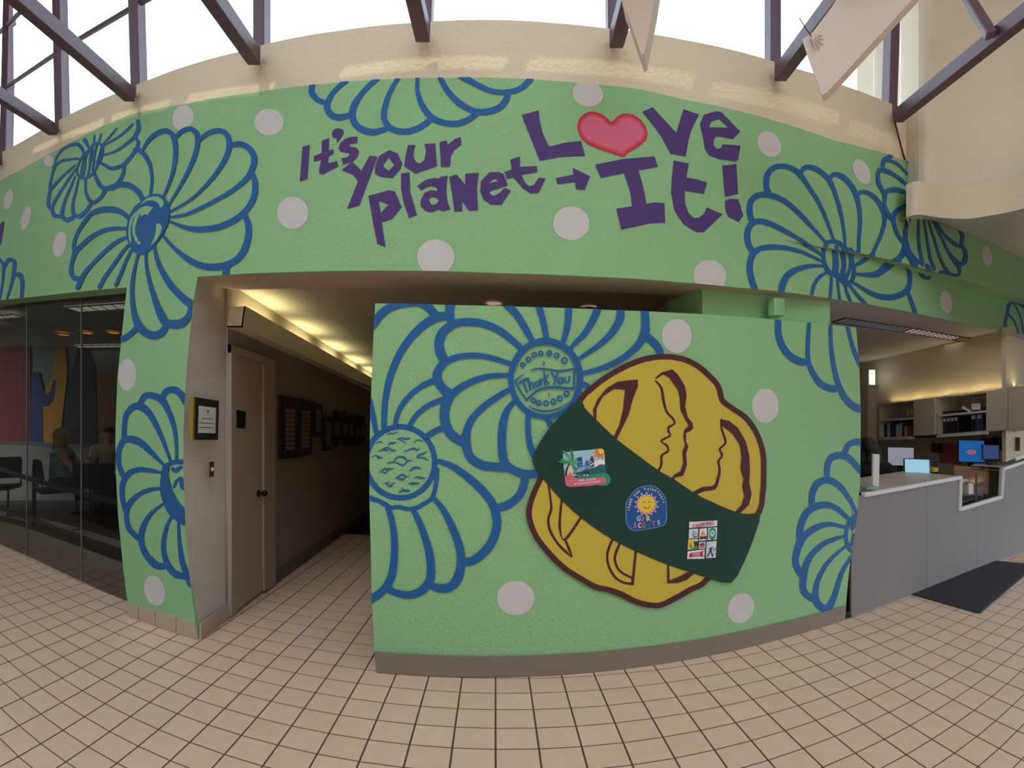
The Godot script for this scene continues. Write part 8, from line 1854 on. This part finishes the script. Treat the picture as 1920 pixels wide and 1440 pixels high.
	fill(st, outline([1267, 755, 1344, 756, 1337, 646, 1263, 650]), pn, 0.02250)
	st.set_color(col(30, 60, 100).srgb_to_linear())
	fill(st, outline([1202, 807, 1201, 800, 1197, 795, 1190, 791, 1182, 790, 1175, 792, 1168, 797, 1164, 803, 1163, 810, 1164, 817, 1168, 823, 1175, 826, 1182, 827, 1190, 825, 1197, 821, 1201, 814]), pn, 0.02275)
	st.set_color(col(225, 225, 220).srgb_to_linear())
	fill(st, outline([1198, 810, 1197, 805, 1194, 801, 1189, 798, 1184, 798, 1178, 799, 1174, 802, 1170, 807, 1169, 812, 1170, 817, 1174, 821, 1178, 823, 1184, 824, 1189, 822, 1194, 819, 1197, 815]), pn, 0.02300)
	st.set_color(col(210, 60, 50).srgb_to_linear())
	fill(st, outline([1179, 804, 1182, 815, 1194, 818, 1185, 805]), pn, 0.02325)
	st.set_color(col(60, 60, 60).srgb_to_linear())
	brush(st, [1178, 826, 1175, 825, 1172, 834, 1171, 831, 1166, 832, 1167, 829], pn, 0.02350)
	st.set_color(col(240, 140, 50).srgb_to_linear())
	fill(st, outline([1225, 796, 1229, 817, 1239, 834, 1249, 816, 1256, 811, 1251, 789]), pn, 0.02375)
	st.set_color(col(250, 200, 80).srgb_to_linear())
	fill(st, outline([1232, 793, 1239, 812, 1246, 807, 1246, 790]), pn, 0.02400)
	st.set_color(col(50, 24, 24).srgb_to_linear())
	brush(st, [1219, 787, 1223, 796, 1261, 773, 1264, 782], pn, 0.02425)
	st.set_color(col(50, 24, 24).srgb_to_linear())
	brush(st, [1260, 795, 1265, 786, 1219, 783, 1223, 774], pn, 0.02450)
	st.set_color(col(30, 140, 110).srgb_to_linear())
	fill(st, outline([1289, 834, 1305, 844, 1323, 843, 1335, 831, 1336, 782, 1320, 766, 1300, 768, 1286, 784]), pn, 0.02475)
	st.set_color(col(232, 236, 240).srgb_to_linear())
	fill(st, outline([1295, 827, 1325, 827, 1327, 790, 1296, 788]), pn, 0.02500)
	st.set_color(col(50, 50, 50).srgb_to_linear())
	brush(st, [1295, 824, 1299, 826, 1321, 791, 1325, 793], pn, 0.02525)
	st.set_color(col(50, 50, 50).srgb_to_linear())
	brush(st, [1320, 826, 1323, 824, 1297, 793, 1300, 791], pn, 0.02550)
	st.set_color(col(230, 200, 60).srgb_to_linear())
	fill(st, outline([1130, 721, 1135, 772, 1169, 774, 1174, 739, 1169, 726, 1144, 720]), pn, 0.02575)
	st.set_color(col(70, 30, 40).srgb_to_linear())
	fill(st, outline([1142, 729, 1149, 763, 1154, 730]), pn, 0.02600)
	st.set_color(col(40, 34, 50).srgb_to_linear())
	fill(st, outline([1171, 769, 1179, 773, 1181, 760, 1186, 762, 1191, 771, 1201, 758, 1200, 741, 1176, 739]), pn, 0.02625)
	st.set_color(col(50, 150, 90).srgb_to_linear())
	fill(st, outline([1144, 720, 1174, 735, 1199, 741, 1197, 717]), pn, 0.02650)
	st.set_color(col(90, 70, 120).srgb_to_linear())
	fill(st, outline([1211, 742, 1219, 750, 1249, 751, 1251, 741, 1219, 735]), pn, 0.02675)
	st.set_color(col(220, 90, 60).srgb_to_linear())
	fill(st, outline([1219, 735, 1250, 741, 1246, 722, 1224, 722]), pn, 0.02700)
	st.set_color(col(190, 30, 70).srgb_to_linear())
	fill(st, outline([1137, 679, 1144, 694, 1159, 695, 1221, 693, 1229, 700, 1249, 698, 1244, 663, 1229, 663, 1219, 669, 1161, 670, 1147, 664]), pn, 0.02725)
	st.set_color(col(245, 215, 170).srgb_to_linear())
	fill(st, outline([1237, 693, 1248, 696, 1244, 668, 1237, 670]), pn, 0.02750)
	st.set_color(col(232, 236, 240).srgb_to_linear())
	brush(st, [1162, 687, 1161, 690, 1216, 685, 1216, 688], pn, 0.02775)
	st.set_color(col(232, 236, 240).srgb_to_linear())
	brush(st, [1162, 678, 1161, 681, 1216, 676, 1216, 679], pn, 0.02800)
	st.set_color(col(40, 36, 70).srgb_to_linear())
	brush(st, [1276, 659, 1267, 663, 1311, 717, 1304, 721], pn, 0.02825)
	st.set_color(col(40, 36, 70).srgb_to_linear())
	brush(st, [1317, 660, 1308, 658, 1293, 715, 1286, 713], pn, 0.02850)
	st.set_color(col(40, 130, 190).srgb_to_linear())
	brush(st, [1320, 691, 1315, 692, 1325, 708, 1321, 710, 1331, 710, 1335, 710, 1325, 696, 1331, 694], pn, 0.02875)
	st.set_color(col(240, 230, 160).srgb_to_linear())
	fill(st, outline([1296, 729, 1295, 725, 1292, 722, 1289, 720, 1284, 720, 1280, 721, 1276, 723, 1274, 727, 1273, 731, 1274, 734, 1276, 737, 1280, 739, 1284, 739, 1289, 738, 1292, 736, 1295, 732]), pn, 0.02900)
	st.set_color(col(40, 90, 60).srgb_to_linear())
	fill(st, outline([1292, 740, 1284, 739, 1285, 732, 1281, 738, 1274, 736, 1279, 741, 1274, 747, 1281, 743, 1285, 749, 1284, 742]), pn, 0.02925)
	st.set_color(col(220, 130, 60).srgb_to_linear())
	fill(st, outline([1318, 749, 1312, 748, 1313, 743, 1309, 747, 1303, 746, 1307, 750, 1303, 754, 1309, 752, 1313, 756, 1312, 751]), pn, 0.02950)
	st.set_color(col(30, 30, 50).srgb_to_linear())
	brush(st, [1322, 668, 1318, 671, 1332, 676, 1329, 678], pn, 0.02975)
	st.set_color(col(190, 30, 70).srgb_to_linear()); letters(st, "CAMPING", 0.0262, on_wall(1.2412, 0.8708, 5, 0.03000))
	obj("badge", st, M.print, cookie)
